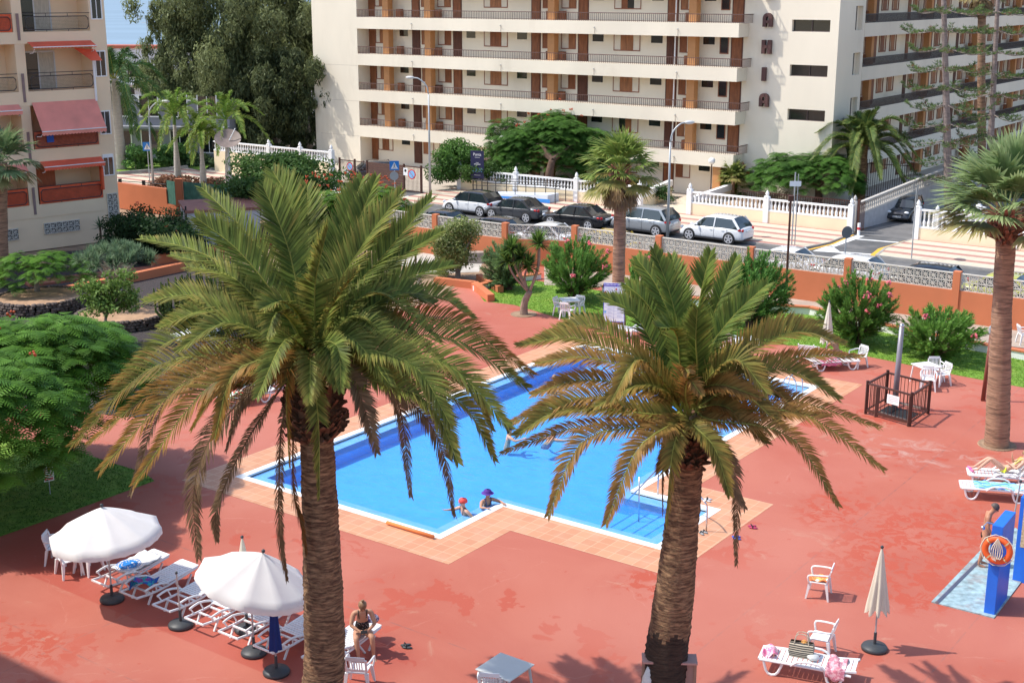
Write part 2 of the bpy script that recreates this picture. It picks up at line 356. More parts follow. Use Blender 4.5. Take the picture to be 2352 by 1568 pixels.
# path between lawn and wall with white upstand and terracotta kerb
path_m = mat('grey_path', (.40, .33, .27), .9, .12, 1, .3, 30)
sheet('garden_path', pxpoly([(1250,655),(1400,660),(1600,680),(1800,700),(2050,760),(2352,800),(2700,860),(2700,790),(2352,758),(2230,722),(2000,702),(1800,685),(1500,640),(1250,610)]), .018, path_m)
def along(pts, name, m, w, z0, z1, label, cat, cap=None):
    ps = [G(x, y) for x, y in pts]; mb = MB(); mc = MB()
    for a, b_ in zip(ps, ps[1:]):
        mb.bar((a.x, a.y, (z0+z1)/2), (b_.x, b_.y, (z0+z1)/2), w, z1-z0)
        if cap: mc.bar((a.x, a.y, z1+cap[1]/2), (b_.x, b_.y, z1+cap[1]/2), w+.08, cap[1])
    if not cap: return tag(mb.build(name, m), label, cat)
    t = thing(name, label, cat, tuple(ps[0])); o = mb.build('wall', m, t); o2 = mc.build('coping', cap[0], t)
    for q in (o, o2): q.location = -ps[0]
    return t
along([(1385,672),(1500,690),(1650,708),(1860,722),(2100,778),(2352,826),(2700,890)], 'low_garden_wall', white_paint, .2, 0, .32, 'low white garden wall with terracotta coping behind the lawn', 'garden wall', (orange_w, .07))
along([(1100,642),(1150,672),(1265,690)][:2], 'garden_kerb', orange_w, .3, 0, .3, 'short orange wall beside the flat stone paving', 'low wall')
along([(1000,652),(1090,662),(1128,693)], 'garden_ramp_wall', orange_w, .35, 0, .35, 'orange sloping wall at the corner of the lawn', 'low wall')
along([(1090,668),(1180,648),(1240,640)], 'garden_side_wall', white_paint, .25, 0, .25, 'short white wall with orange top behind the lawn corner', 'low wall', (orange_w, .06))
along([(-60,706),(30,700),(52,688)], 'garden_edging_wall', orange_w, .35, 0, .45, 'dark orange garden wall left of the round stone bed', 'low wall')
along([(92,690),(220,665),(420,622)], 'garden_front_wall', orange_w, .35, 0, .45, 'long orange garden wall behind the round stone beds', 'low wall')
along([(350,612),(500,590),(605,570),(640,560)], 'garden_back_wall', orange_w, .35, 0, .6, 'orange garden wall in front of the white shed', 'low wall')
along([(60,655),(350,620),(480,600),(560,588)], 'garden_step', mat('brick_step', (.30, .11, .07), .8, .1), 1.2, 0, .12, 'brick red garden path step behind the round beds', 'step')
# ================================================================ STREET DETAILS
kerbm = mat('kerb_stone', (.36, .34, .31), .9, .15, 2, .3, 30)
whiteline = mat('road_white', (.72, .72, .70), .7, .12, 3)
yellowline = mat('road_yellow', (.75, .42, .05), .7, .15, 3)
def gsheet(name, pts, z, m, z1=None):
    mb = MB()
    if z1 is None: mb.add([(u, v, z) for u, v in pts], [tuple(range(len(pts)))])
    else: mb.prism(pts, z, z1)
    o = mb.build(name, m); o.rotation_euler = (0, 0, GR); return struct(o)
gsheet('pavement', [(-61.5,70.4),(-30.6,70.4),(-30.05,72.9),(-30.2,77),(-61.5,77)], -.03, pave, .10)
gsheet('pavement', [(-26.3,70.9),(40,70.4),(40,77),(-26.4,77),(-26.7,73.2)], -.03, pave, .10)
gsheet('pavement', [(-110,62.0),(-69.8,62.0),(-69.8,73.4),(-110,73.4)], -.03, pave, .10)
gsheet('pavement', [(-61.4,66.4),(-59.0,66.0),(-58.6,70.4),(-61.4,70.4)], -.03, pave, .098)
gsheet('kerb', [(-58.6,70.25),(-30.6,70.25),(-30.0,72.9),(-30.12,77),(-30.2,77),(-30.1,72.95),(-30.7,70.4),(-58.6,70.4)], -.03, kerbm, .115)
gsheet('kerb', [(-26.4,70.75),(40,70.25),(40,70.4),(-26.25,70.9),(-26.65,73.2),(-26.4,77),(-26.5,77),(-26.8,73.2)], -.03, kerbm, .115)
gsheet('driveway', [(-30.1,77),(-26.4,77),(-24.2,112),(-31.5,112)], .004, mat('driveway_asphalt', (.16, .155, .15), .9, .2, 1, .3, 50))
gsheet('yard', [(-62,74.5),(-30.9,77.3),(-31.5,140),(-100,140),(-100,76.5)], .02, mat('yard_concrete', (.46, .40, .33), .9, .15, .8))
gsheet('path', [(-44.9,77),(-41.6,77),(-42.6,90),(-46.5,90)], .05, mat('entrance_paving', (.62, .52, .40), .85, .1, 2))
gsheet('garden_bed', [(-61.2,77.4),(-45.6,77.4),(-46.8,83.8),(-61.2,83.8)], .03, dirt, .35)
gsheet('garden_bed', [(-41.2,77.4),(-31.0,77.4),(-32.4,84.6),(-41.2,84.6)], .03, dirt, .35)
for k in range(9):
    gsheet('road_marking', [(-69.4+k*.92,67.6+k*.1),(-68.95+k*.92,67.6+k*.1),(-68.95+k*.92,72.6),(-69.4+k*.92,72.6)], .004, whiteline)
gsheet('road_marking', [(-29.9,72.2),(-29.4,72.2),(-29.3,76.6),(-29.8,76.6)], .003, whiteline)
gsheet('road_marking', [(-29.9,70.3),(-26.8,71.2),(-26.85,71.5),(-28.6,71.1),(-29.6,72.4),(-29.9,72.3)], .003, whiteline)
gsheet('road_marking', [(-29.3,75.2),(-26.9,75.6),(-26.9,75.9),(-29.3,75.5)], .005, whiteline)
gsheet('road_marking', [(-30.45,70.0),(-30.25,70.0),(-29.75,72.9),(-29.95,76.6),(-30.1,76.6),(-29.95,72.9)], .006, yellowline)
gsheet('road_marking', [(-26.5,70.5),(-26.2,70.5),(-26.9,73.2),(-26.55,76.6),(-26.8,76.6),(-27.15,73.2),(-26.8,71)], .006, yellowline)
gsheet('road_marking', [(-60,67.2),(-54,67.2),(-54,67.32),(-60,67.32)], .006, whiteline)
sheet('lawn', pxpoly([(200,398),(275,400),(420,385),(470,398),(520,330),(200,330)]), .16, grass_m)
along([(240,404),(275,403),(360,396),(430,388)], 'lawn_kerb', kerbm, .3, 0, .3, 'stone kerb along the far lawn beside the royal palms', 'kerb')
# ================================================================ PERIMETER WALL with pierced block screens
screen_m = mat('block_screen', (.60, .56, .49), .9, .12, 2, .2, 30)
wall = thing('perimeter_wall', 'long terracotta garden wall topped with pierced block screens and piers', 'wall', (0,0,0), GR)
pier_u = [(-56.5,56.9),(-51.6,56.9),(-46.6,56.9),(-41.8,56.95),(-38.3,58.45),(-33.2,58.5),(-28.05,58.5),(-23.1,58.6),(-18.0,58.6),(-12.9,58.6),(-7.8,58.6)]
def screen(mb, a, b, z0, h=.37, rows=2):
    a, b = Vector((*a, 0)), Vector((*b, 0)); Ln = (b-a).length; n = max(1, round(Ln/.37)); d = (b-a)/n; t = d.normalized()
    for r in range(rows):
        for k in range(n):
            p = a+d*k; z = z0+r*h; w = d.length
            P_ = lambda x, y: (p.x+t.x*x, p.y+t.y*x, z+y)
            mb.bar(P_(.0, .018), P_(w, .018), .09, .036); mb.bar(P_(.018, 0), P_(.018, h), .09, .036, (t.x, t.y, 0))
            mb.bar(P_(.03, .03), P_(w-.03, h-.03), .07, .03); mb.bar(P_(w-.03, .03), P_(.03, h-.03), .07, .03)
            mb.bar(P_(w/2, .03), P_(w/2, h-.03), .07, .022, (t.x, t.y, 0)); mb.bar(P_(.03, h/2), P_(w-.03, h/2), .07, .022)
    mb.bar((a.x, a.y, z0+rows*h+.02), (b.x, b.y, z0+rows*h+.02), .12, .05)
pm = MB()
for (u, v), (u2, v2) in zip(pier_u, pier_u[1:]):
    pm.bar((u, v, .72), (u2, v2, .72), .2, 1.44)
pm.build('wall', orange_w, wall)
for (u, v), (u2, v2) in zip(pier_u, pier_u[1:]):
    s_ = MB(); dx = (u2-u); dy = v2-v; l_ = math.hypot(dx, dy); e = .16/l_
    screen(s_, (u+dx*e, v+dy*e), (u2-dx*e, v2-dy*e), 1.44); s_.build('block_screen', screen_m, wall)
for u, v in pier_u: MB().box(u-.16, u+.16, v-.16, v+.16, 0, 2.3).build('pier', orange_w, wall)
# ================================================================ BALUSTRADED WALLS
def baluster(mb, x, y, z, h=.62):
    mb.lathe([(.075,z),(.075,z+.05),(.05,z+.08),(.085,z+.22),(.08,z+.30),(.045,z+.42),(.05,z+.50),(.075,z+h-.04),(.075,z+h)], 7, (x, y), False)
def balustrade(name, label, pts, zw, posts, m=cream_low, rise=0, h=.62, wm=white_paint):
    t = thing(name, label, 'wall', (0,0,0), GR)
    mw, mr, mbb = MB(), MB(), MB()
    for i, ((u, v), (u2, v2)) in enumerate(zip(pts, pts[1:])):
        L_ = math.hypot(u2-u, v2-v); n = int(L_/.27); r = rise*L_
        if zw: mw.add([(u,v-.1,0),(u2,v2-.1,0),(u2,v2-.1,zw+r),(u,v-.1,zw),(u,v+.1,0),(u2,v2+.1,0),(u2,v2+.1,zw+r),(u,v+.1,zw)], [(0,1,2,3),(7,6,5,4),(3,2,6,7),(0,3,7,4),(1,5,6,2)]) if abs(u2-u) > abs(v2-v) else mw.add([(u-.1,v,0),(u2-.1,v2,0),(u2-.1,v2,zw+r),(u-.1,v,zw),(u+.1,v,0),(u2+.1,v2,0),(u2+.1,v2,zw+r),(u+.1,v,zw)], [(0,1,2,3),(7,6,5,4),(3,2,6,7),(0,3,7,4),(1,5,6,2)])
        for z in (zw+.03, zw+h+.1): mr.bar((u, v, z), (u2, v2, z+r), .22, .1)
        for k in range(n):
            f = (k+.5)/n; baluster(mbb, u+(u2-u)*f, v+(v2-v)*f, zw+.07+r*f, h-.02)
    if zw: mw.build('wall', m, t)
    mr.build('rail', wm, t); stuff(mbb.build('balusters', wm, t, True))
    for u, v in posts:
        q = MB().box(u-.17, u+.17, v-.17, v+.17, 0, zw+h+.25); q.lathe([(.2,zw+h+.25),(.2,zw+h+.3),(.08,zw+h+.34),(.13,zw+h+.44),(.1,zw+h+.55),(.02,zw+h+.68)], 8, (u, v))
        q.build('post', wm, t)
    return t
balustrade('balustrade_wall', 'white balustrade on cream wall in front of the broad spreading tree', [(-60.7,77),(-45.3,77)], .85, [(-60.7,77),(-55.6,77),(-50.4,77),(-45.3,77)])
balustrade('balustrade_wall', 'white balustrade on cream wall left of the driveway', [(-41.5,77),(-30.4,77)], .85, [(-41.5,77),(-36,77),(-30.4,77)])
balustrade('balustrade_wall', 'white balustrade on cream wall right of the driveway', [(-26.3,77),(-5,77)], .8, [(-26.3,77),(-20.6,77),(-14.9,77),(-9,77)], h=.95)
balustrade('balustrade_wall', 'white balustrade on high cream wall left of the sliding gate', [(-83.2,73.4),(-70.2,73.4)], 1.75, [(-76.9,73.4),(-73.5,73.4),(-70.2,73.4)])
balustrade('ramp_balustrade_wall', 'grey shaded balustrade climbing the ramp behind the parked hatchback', [(-30.6,78.2),(-29.2,90),(-28.0,101)], .9, [(-30.6,78.0),(-28.6,93.5)], rise=.085, wm=mat('dull_white', (.5, .47, .43), .85, .1), m=mat('dull_grey_wall', (.42, .41, .42), .85, .1))  # rails, posts and wall in duller greys than the other balustrades
balustrade('side_balustrade_wall', 'low white balustrade behind the slim palm beside the ramp', [(-26.0,79.6),(-24.5,84)], .5, [(-26,79.6),(-24.7,83.5)])
# entrance walls flanking the path
for (a, b_, lb) in (((-45.3,77.2),(-46.6,83.5),'white topped flower box wall left of the entrance path'), ((-41.5,77.2),(-42.2,84.2),'white topped flower box wall right of the entrance path')):
    t = thing('planter_wall', lb, 'low wall', (0,0,0), GR)
    MB().bar((*a,.4),(*b_,.4),.25,.8,(0,0,1)).build('wall', cream_low, t)
    MB().bar((*a,1.0),(*b_,1.0),.35,.4).build('planter', white_paint, t)
# gates to the left of the main building
gt = thing('sliding_gate', 'dark brown boarded sliding gate between two barred sections', 'gate', (0,0,0), GR)
def bars(mb, a, b, z0, z1, step=.12, w=.022):
    a, b = Vector((*a, 0)), Vector((*b, 0)); n = max(2, int((b-a).length/step))
    for k in range(n+1):
        p = a+(b-a)*k/n; mb.bar((p.x, p.y, z0), (p.x, p.y, z1), w, w)
gv = 74.0
for (u0, u1) in ((-69.9,-67.2),(-64.9+1.4,-61.9)):
    m_ = MB(); bars(m_, (u0, gv), (u1, gv), .1, 1.9); m_.box(u0, u1, gv-.02, gv+.02, 1.86, 1.92); m_.box(u0, u1, gv-.02, gv+.02, .08, .14); m_.build('barred_panel', brown_m, gt)
m_ = MB()
for k in range(10): m_.box(-67.1, -63.6, gv-.03, gv+.03, .1+k*.185, .1+k*.185+.17)
m_.build('board_panel', mat('brown_boards', (.12, .06, .045), .6, .15, 4), gt)
for u in (-69.95,-68.4,-67.15,-63.55,-61.9): MB().box(u-.06, u+.06, gv-.06, gv+.06, 0, 2.05).build('post', brown_m, gt)
blue = mat('sign_blue', (.03, .22, .62), .4, 0); red = mat('sign_red', (.6, .03, .04), .4, 0); lblue = mat('sign_light_blue', (.22, .48, .78), .4, 0)
swhite = mat('sign_white', (.85, .85, .85), .4, 0); black = mat('sign_black', (.02, .02, .02), .5, 0)
def disc(mb, r, y0, y1, c=(0, 0)):
    n = 24; mb.add([(c[0]+r*math.cos(2*math.pi*k/n), y, c[1]+r*math.sin(2*math.pi*k/n)) for y in (y0, y1) for k in range(n)], [tuple(range(n)), tuple(range(n, 2*n))[::-1]]+[(k, k+n, (k+1) % n+n, (k+1) % n) for k in range(n)])
    return mb
def nopark(label, u, v, z, r=.32):
    t = thing('no_parking_sign', label, 'road sign', uv(u, v, z), GR, 'no parking signs on the gate')
    disc(MB(), r, -.02, 0).build('rim', red, t); disc(MB(), r*.78, -.028, -.02).build('disc', lblue, t)
    MB().bar((-r*.55,-.034,r*.55),(r*.55,-.034,-r*.55),.012,r*.18,(0,1,0)).build('stripe', red, t)
nopark('round no parking sign on the left barred gate section', -68.85, gv-.05, 1.45); nopark('round no parking sign on the right barred gate section', -62.75, gv-.05, 1.35, .36)
t = thing('notice_plate', 'small white notice plate beside the right no parking sign', 'sign', uv(-63.35, gv-.05, 1.5), GR)
MB().box(-.2,.2,-.02,0,-.27,.27).build('plate', swhite, t); disc(MB(), .1, -.027, -.02, (0,.08)).build('mark', black, t)
# ================================================================ THE BIG CREAM APARTMENT BUILDING
bt = thing('apartment_building', 'cream apartment building with gallery balconies and brown lettered tower', 'building', (0,0,0), GR)
VF, VT, UL, UR, UC = 83.9, 85.4, -81.98, -41.92, -35.41
FL = [.31, 3.27, 6.23, 9.19, 12.15, 15.11]; TOP = 18.1
mb = MB()
mb.box(UL, -76.85, VF, VT+.3, 0, TOP)                       # blank left bay
mb.box(-76.85, UR+.1, VT, VT+.3, 0, TOP)                    # gallery back wall
mb.box(UL, UR, VT+.3, VT+11, 0, TOP)
mb.build('wall', cream, bt)
mb = MB(); mb.box(UR+.1, UC, VT, VT+4.6, 0, 5.7)             # tower face, with window holes cut row by row
zs = [5.7, 6.5, 8.66, 9.46, 11.62, 12.42, 14.6, 15.4, TOP]
mb = MB()
wu0, wu1 = -38.74, -36.02
holes = [(5.74, 6.50), (8.70, 9.46), (11.64, 12.42), (14.6, 15.36)]
z = 0
for a, b_ in holes: mb.box(UR+.1, UC, VT, VT+.35, z, a); mb.box(UR+.1, wu0, VT, VT+.35, a, b_); mb.box(wu1, UC, VT, VT+.35, a, b_); z = b_
mb.box(UR+.1, UC, VT, VT+.35, z, TOP)
mb.build('tower_wall', cream, bt)
for a, b_ in holes:
    MB().box(wu0, wu1, VT+.28, VT+.32, a, b_).build('window', glass_dark, bt)
    f_ = MB(); f_.box(wu0, wu1, VT+.2, VT+.27, a, a+.05); f_.box((wu0+wu1)/2-.02, (wu0+wu1)/2+.02, VT+.2, VT+.27, a, b_); f_.build('window_frame', mat('bronze_frame', (.12,.09,.09), .4, .05, metal=.5), bt)
# joints in the blank bay
for z in (5.27, 2.35, 8.2): MB().box(UL+.6, -76.9, VF-.004, VF, z, z+.02).build('joint', mat('joint_shadow', (.45,.39,.31), .9, 0), bt)
for k in range(1, 6):
    top = FL[k]
    MB().box(-76.88, UR, VF-.02, VT+.01, top-.93, top).build('gallery_parapet', cream, bt)
    if k < 6:
        m_ = MB(); m_.box(-76.88, UR+.3, VF+.02, VF+.06, top+.56, top+.61); m_.box(-76.88, UR+.3, VF+.02, VF+.06, top+.06, top+.09)
        n = 215
        for j in range(n+1): u = -76.85+(UR+.35+76.85)*j/n; m_.box(u-.012, u+.012, VF+.025, VF+.05, top, top+.6)
        m_.box(UR+.26, UR+.31, VF+.04, VT, top+.56, top+.61)
        for j in range(9): m_.box(UR+.26, UR+.29, VF+.15+j*.16, VF+.175+j*.16, top-.9+.9, top+.6)
        m_.build('railing', brown_rail, bt)
    for u in (-70.9, -62.0, -53.5, -46.6):
        MB().box(u-.05, u+.05, VF-.0235, VF-.0205, top-.9, top-.5).build('drip_stain', mat('drip_stain', (.52,.45,.36), .9, .1), bt)
        MB().tube([(u, VF-.02, top-.42), (u, VF-.14, top-.47)], .03, 6).build('drain_spout', grey_metal, bt)
blocks = MB(); blocks.box(-76.85, UR, VT-.01+.005, VT, 0, .01)
walld = {'d': wood_d, 'm': wood_m, 'l': wood_l}
frame_m = mat('shutter_frame', (.27, .10, .055), .6, .1)
panel_w = mat('panel_cream', (.70, .64, .54), .8, .05)
def door(u0, u1, z, m, dark=False, par=bt, y=VT, ax='u'):
    o = MB(); o.box(u0, u1, y-.03, y, z, z+2.58); o2 = MB(); o2.box(u0+.09, u1-.09, y-.05, y-.03, z+.02, z+2.0)
    d = o.build('door_frame', walld['d'], par)
    q = o2.build('door', m, par)
    h = MB()
    for i in range(3):
        for j in range(6):
            w = (u1-u0-.3)/3; h.box(u0+.14+i*w+.02, u0+.14+(i+1)*w-.02, y-.065, y-.05, z+.12+j*.31, z+.12+j*.31+.25)
    h.build('door_panel', m, q)
    MB().box(u0+.1, u1-.1, y-.045, y-.03, z+2.1, z+2.54).build('transom', glass_dark, par)
def shutter(u0, u1, z, parts, m, y=VT, par=bt):             # parts: string of p(anel) / s(hutter) / o(pen, dark)
    z0, z1 = z+.9, z+1.98+.1
    f_ = MB(); f_.box(u0, u1, y-.05, y-.012, z0-.07, z0); f_.box(u0, u0+.05, y-.05, y-.012, z0, z1); f_.box(u1-.05, u1, y-.05, y-.012, z0, z1); fr_ = f_.build('shutter_frame', frame_m, par)
    n = len(parts); w = (u1-u0-.1)/n
    for i, c_ in enumerate(parts):
        a = u0+.05+i*w; mm = {'p': panel_w, 's': m, 'o': glass_dark}[c_]; q = MB(); q.box(a+.01, a+w-.01, y-.03, y-.005, z0, z1)
        if c_ == 's':
            for j in range(13): q.box(a+.05, a+w-.05, y-.042, y-.03, z0+.06+j*.085, z0+.06+j*.085+.05)
        q.build({'p': 'panel', 's': 'shutter_leaf', 'o': 'pane'}[c_], mm, fr_)
rows = list(enumerate(FL[:5]))
rd = random.Random(3)
for r, z in rows:
    W3 = lambda: walld[rd.choice('ddmmmm')] ; S3 = lambda: walld[rd.choice('mlll')]
    for (a, b_) in ((-78.0+1.2,-76.25),): MB().box(-76.83, -76.15, VT-.05, VT, z, z+2.05).build('door', wood_m, bt)
    for a, b_ in ((-72.14,-71.27),(-67.86,-66.96),(-60.21,-59.32),(-55.92,-55.0),(-48.33,-47.42),(-43.22,-42.3)): door(a, b_, z, W3())
    for i, (a, b_, pt) in enumerate(((-76.1,-74.46,'pssp'),(-71.12,-70.01,'sp'),(-69.41,-68.06,'ps'),(-64.75,-62.45,'pssp'),(-59.15,-58.01,'sp'),(-57.42,-56.11,'ps'),(-52.77,-50.52,'pssp'),(-47.26,-46.08,'sp'))):
        if rd.random() < .25: pt = pt.replace('ss', rd.choice(['so', 'os'])) if 'ss' in pt else pt
        shutter(a, b_, z, pt, S3())
    shutter(-44.08, -43.39, z, 'o', wood_l)
    for a, b_ in ((-73.48,-72.6),(-66.5,-65.63),(-61.55,-60.62),(-54.63,-53.68),(-49.62,-48.68),(-45.39,-44.5)):
        q = MB(); q.box(a, b_, VT-.02, VT, z+1.45, z+2.1); q.build('small_window', glass_dark, bt)
    if r > 0:
        for u in (-74.16,-69.71,-57.72,-45.78):
            MB().box(u-.3, u+.3, VF+.5, VF+1.1, z, FL[r+1]-.9).build('pillar', ochre, bt)
        for u in (-73.2,-70.25,-69.15,-58.3,-57.15,-46.4): MB().box(u-.22, u+.22, VT-.5, VT-.1, z, z+.65).build('meter_box', walld[rd.choice('dmm')], bt)
        MB().tube([(-47.2, VF+.7, z), (-47.2, VF+.7, FL[r+1]-.9)], .05, 6).build('drain_pipe', white_paint, bt)
MB().box(-58.1,-57.4,VF+.2,VF+.8,0,2.3).build('pillar', ochre, bt); MB().box(-43.6,-43.0,VF+.2,VF+.8,0,2.3).build('pillar', ochre, bt)
# letters reading down the tower
let = mat('letter_brown', (.10, .045, .04), .6, .05)
def letter(ch, u, z, w=.68, h=.92):
    o = MB(); y0, y1 = VT-.28, VT-.02; sx = .25
    def bx(a, b_, c_, d_): o.box(u+a, u+b_, y0, y1, z+c_, z+d_)
    def arch():
        n = 8; pts = [(w/2*math.cos(math.pi*k/n), w/2*math.sin(math.pi*k/n)) for k in range(n+1)]; pin = [(.1*math.cos(math.pi*k/n), .1*math.sin(math.pi*k/n)) for k in range(n+1)]
        zb = h-w/2
        for k in range(n):
            P4 = [pts[k], pts[k+1], pin[k+1], pin[k]]
            o.add([(u+w/2+p[0], y, z+zb+p[1]) for y in (y0, y1) for p in P4], [(0,1,2,3),(7,6,5,4),(0,4,5,1),(1,5,6,2),(2,6,7,3),(3,7,4,0)])
    if ch == 'A': bx(0, .24, 0, h-w/2); bx(w-.24, w, 0, h-w/2); bx(.22, w-.22, .24, .42); arch()
    if ch == 'H': bx(0, .25, 0, h); bx(w-.25, w, 0, h); bx(.24, w-.24, .36, .58)
    if ch == 'I': bx(.1, .38, 0, h)
    if ch == 'B': bx(0, .26, 0, h); bx(.2, w-.1, 0, .2); bx(.2, w-.1, .38, .56); bx(.2, w-.1, .74, h); bx(w-.25, w, .08, .4); bx(w-.25, w-.03, .52, h-.08)
    o.build('letter', let, bt)
for ch, z in (('B', 13.78), ('A', 11.92), ('H', 10.13), ('I', 8.3), ('A', 6.56)): letter(ch, -40.79, z)
# right wing, shaded side: facade along +v at u = UC
mb = MB()
WV = VT+75; OP = VT+4.5
mb.box(UC-11, UC, VT+.35, VT+2.78, 0, TOP); mb.box(UC-11, UC, VT+4.05, OP, 0, TOP)
mb.box(UC-11, UC-.3, VT+2.78, VT+4.05, 0, TOP)
z = 0
for a, b_ in [(2.7,4.2),(5.75,7.2),(8.72,10.2),(11.3+.4,13.3),(14.8,16.2)]: mb.box(UC-.3, UC, VT+2.78, VT+4.05, z, a); z = b_
mb.box(UC-.3, UC, VT+2.78, VT+4.05, z, TOP)
mb.box(UC-12, UC-1.4, OP, WV, 0, TOP)
mb.build('wing_wall', cream, bt)
for a, b_ in [(5.75,7.2),(8.72,10.2),(11.7,13.3)]: MB().box(UC-.29, UC-.25, VT+2.8, VT+3.6, a, b_).build('window', glass_dark, bt)
for k in range(1, 6):
    top = FL[k]
    MB().box(UC-1.41, UC+.02, OP, WV, top-.93, top).build('gallery_parapet', cream, bt)
    m_ = MB(); m_.box(UC-.05, UC-.01, OP, WV, top+.56, top+.61); m_.box(UC-.05, UC-.01, OP, WV, top+.08, top+.11)
    for j in range(int((WV-OP)/.13)): v = OP+j*.13; m_.box(UC-.045, UC-.02, v-.022, v+.022, top, top+.6)
    m_.build('railing', mat('dark_rail', (.04,.025,.025), .5, .1), bt)
ex = MB(); exd = MB(); exo = MB(); exs = MB(); exp_ = MB()
def vbox(m_, v0, v1, z0, z1, d0=0., d1=.03): m_.box(UC-1.4+d0, UC-1.4+d1, v0, v1, z0, z1)
for r, z in rows:
    for k in range(6):
        o_ = OP+.0+11.9*k
        near = k < 2
        for (a, b_) in ((.05,.65),(5.2,5.95)):
            q = MB(); vbox(q, o_+a, o_+b_, z, z+2.1, 0, .05)
            if near: q.build('door', wood_d if rd.random() < .6 else wood_m, bt)
            else: exd.v += []; exd.add(q.v, q.f)
        for (a, b_) in ((1.1,2.3),(3.45,4.75),(6.5,7.8),(8.6,9.9)):
            q = MB(); vbox(q, o_+a+.3, (o_+b_-.3), z+.8, z+2.05, 0, .035)
            fr_ = MB(); vbox(fr_, o_+a, o_+b_, z+.72, z+.8, 0, .06); vbox(fr_, o_+a, o_+a+.06, z+.8, z+2.05, 0, .06); vbox(fr_, o_+b_-.06, o_+b_, z+.8, z+2.05, 0, .06)
            exs.add(fr_.v, fr_.f)
            if near and z > 3: q.build('shutter_leaf', wood_l if rd.random() < .7 else wood_m, bt)
            else: ex.add(q.v, q.f)
        q = MB(); q.box(UC-.9, UC-.45, o_+2.65, o_+3.1, z, z+2.05); exo.add(q.v, q.f)
        for a in (2.35, 3.2): q = MB(); vbox(q, o_+a, o_+a+.25, z+.1, z+.75, .3, .6); exp_.add(q.v, q.f)
stuff(ex.build('far_shutters', wood_l, bt)); stuff(exd.build('far_doors', wood_d, bt)); stuff(exs.build('far_shutter_frames', frame_m, bt)); stuff(exo.build('wing_pillars', ochre, bt)); stuff(exp_.build('meter_boxes', wood_m, bt))
# ================================================================ LEFT APARTMENT BLOCK
lb = thing('apartment_block', 'sand coloured apartment block with recessed balconies and red awnings', 'building', (-23.3, 78.22, 0), R(42.3))
sand = beige_b
# local x runs along the facade (0 = right corner), local y goes into the building
fl = [2.59, 5.70, 8.91, 12.13, 15.3]; bo = [1.85, 4.85, 8.14, 11.5, 14.6]
mb = MB(); mb.box(-26, 0, 1.5, 12, 0, 19); mb.box(-.95, 0, 0, 1.5, 0, 19); mb.box(-26, -.95, 0, 1.5, 0, 1.85)
for z in (1.85,): mb.box(-5.4, -4.85, .0, 1.5, 1.85, 19)
mb.box(-26, -10.5, 0, 1.5, 0, 19)
mb.build('wall', sand, lb)
for k in range(5): MB().box(-10.6, -.93, -.03, 1.5, bo[k], fl[k]).build('balcony_parapet', sand, lb)
for k in range(4): MB().box(-5.2, -5.05, -.06, -.03, bo[k]+.2, fl[k]+1.0).build('drain_pipe', mat('mauve_pipe', (.25,.17,.16), .7, .1), lb)
redcloth = mat('red_panel', (.72, .11, .04), .7, .12, 3); redaw = mat('awning_red', (.92, .17, .09), .75, .1, 1.5, trans=.25); pinkaw = mat('awning_faded', (.95, .36, .28), .8, .1, 1.0, trans=.25)
def brail(x0, x1, z, panel=None):
    o = MB(); y = -.08
    o.tube([(x0, y, z+1.0), (x1, y, z+1.0)], .02, 6)
    c_ = .12; P_ = [(x0+.1+c_, y, z+.82), (x1-.1-c_, y, z+.82), (x1-.1, y, z+.7), (x1-.1, y, z+.25), (x1-.1-c_, y, z+.12), (x0+.1+c_, y, z+.12), (x0+.1, y, z+.25), (x0+.1, y, z+.7), (x0+.1+c_, y, z+.82)]
    o.tube(P_, .028, 6)
    for f in (.33, .66): o.tube([(x0+(x1-x0)*f, y, z), (x0+(x1-x0)*f, y, z+.12)], .015, 5); o.tube([(x0+(x1-x0)*f, y, z+.82), (x0+(x1-x0)*f, y, z+1.0)], .015, 5)
    n = int((x1-x0)/.07)
    for k in range(1, n): x = x0+.1+(x1-x0-.2)*k/n; o.bar((x, y, z+.14), (x, y, z+.8), .006, .006)
    for k in range(1, 9): o.bar((x0+.12, y, z+.14+k*.075), (x1-.12, y, z+.14+k*.075), .006, .006)
    q = o.build('railing', mat('iron_rail', (.05,.045,.045), .5, .1), lb)
    if panel: MB().box(x0+.02, x1-.02, y+.03, y+.05, z+.02, z+.97).build('railing_cloth', panel, q)
bays = [(-4.8, -.97), (-10.3, -5.45)]
brail(*bays[0], fl[0], redcloth); brail(*bays[1], fl[0], redcloth)
brail(*bays[0], fl[1], mat('red_rattan', (.45, .11, .06), .8, .2, 8)); brail(*bays[1], fl[1])
brail(*bays[0], fl[2]); brail(*bays[1], fl[2]); brail(*bays[0], fl[3]); brail(*bays[1], fl[3], redcloth)
alu = mat('aluminium_frame', (.6,.6,.6), .4, .03); curtain = mat('curtain', (.50,.45,.36), .8, .15, 3, stretch=(6,1,1))
def slider(x0, x1, z, h=2.1, left_open=True):
    f_ = MB(); y = 1.45
    for x in (x0, (x0+x1)/2, x1): f_.box(x-.04, x+.04, y-.06, y+.0, z, z+h)
    f_.box(x0, x1, y-.06, y, z+h-.06, z+h+.04); w = f_.build('balcony_door', alu, lb)
    MB().box(x0, (x0+x1)/2, y-.03, y-.01, z, z+h).build('pane', glass_dark, w); MB().box((x0+x1)/2, x1, y-.03, y-.012, z, z+h).build('pane', curtain if left_open else glass_dark, w)
for k in (2, 3): slider(-4.5, -2.6, fl[k]); slider(-9.8, -8.2, fl[k], left_open=False)
slider(-9.0, -7.4, fl[1]); slider(-8.6, -7.0, fl[0])
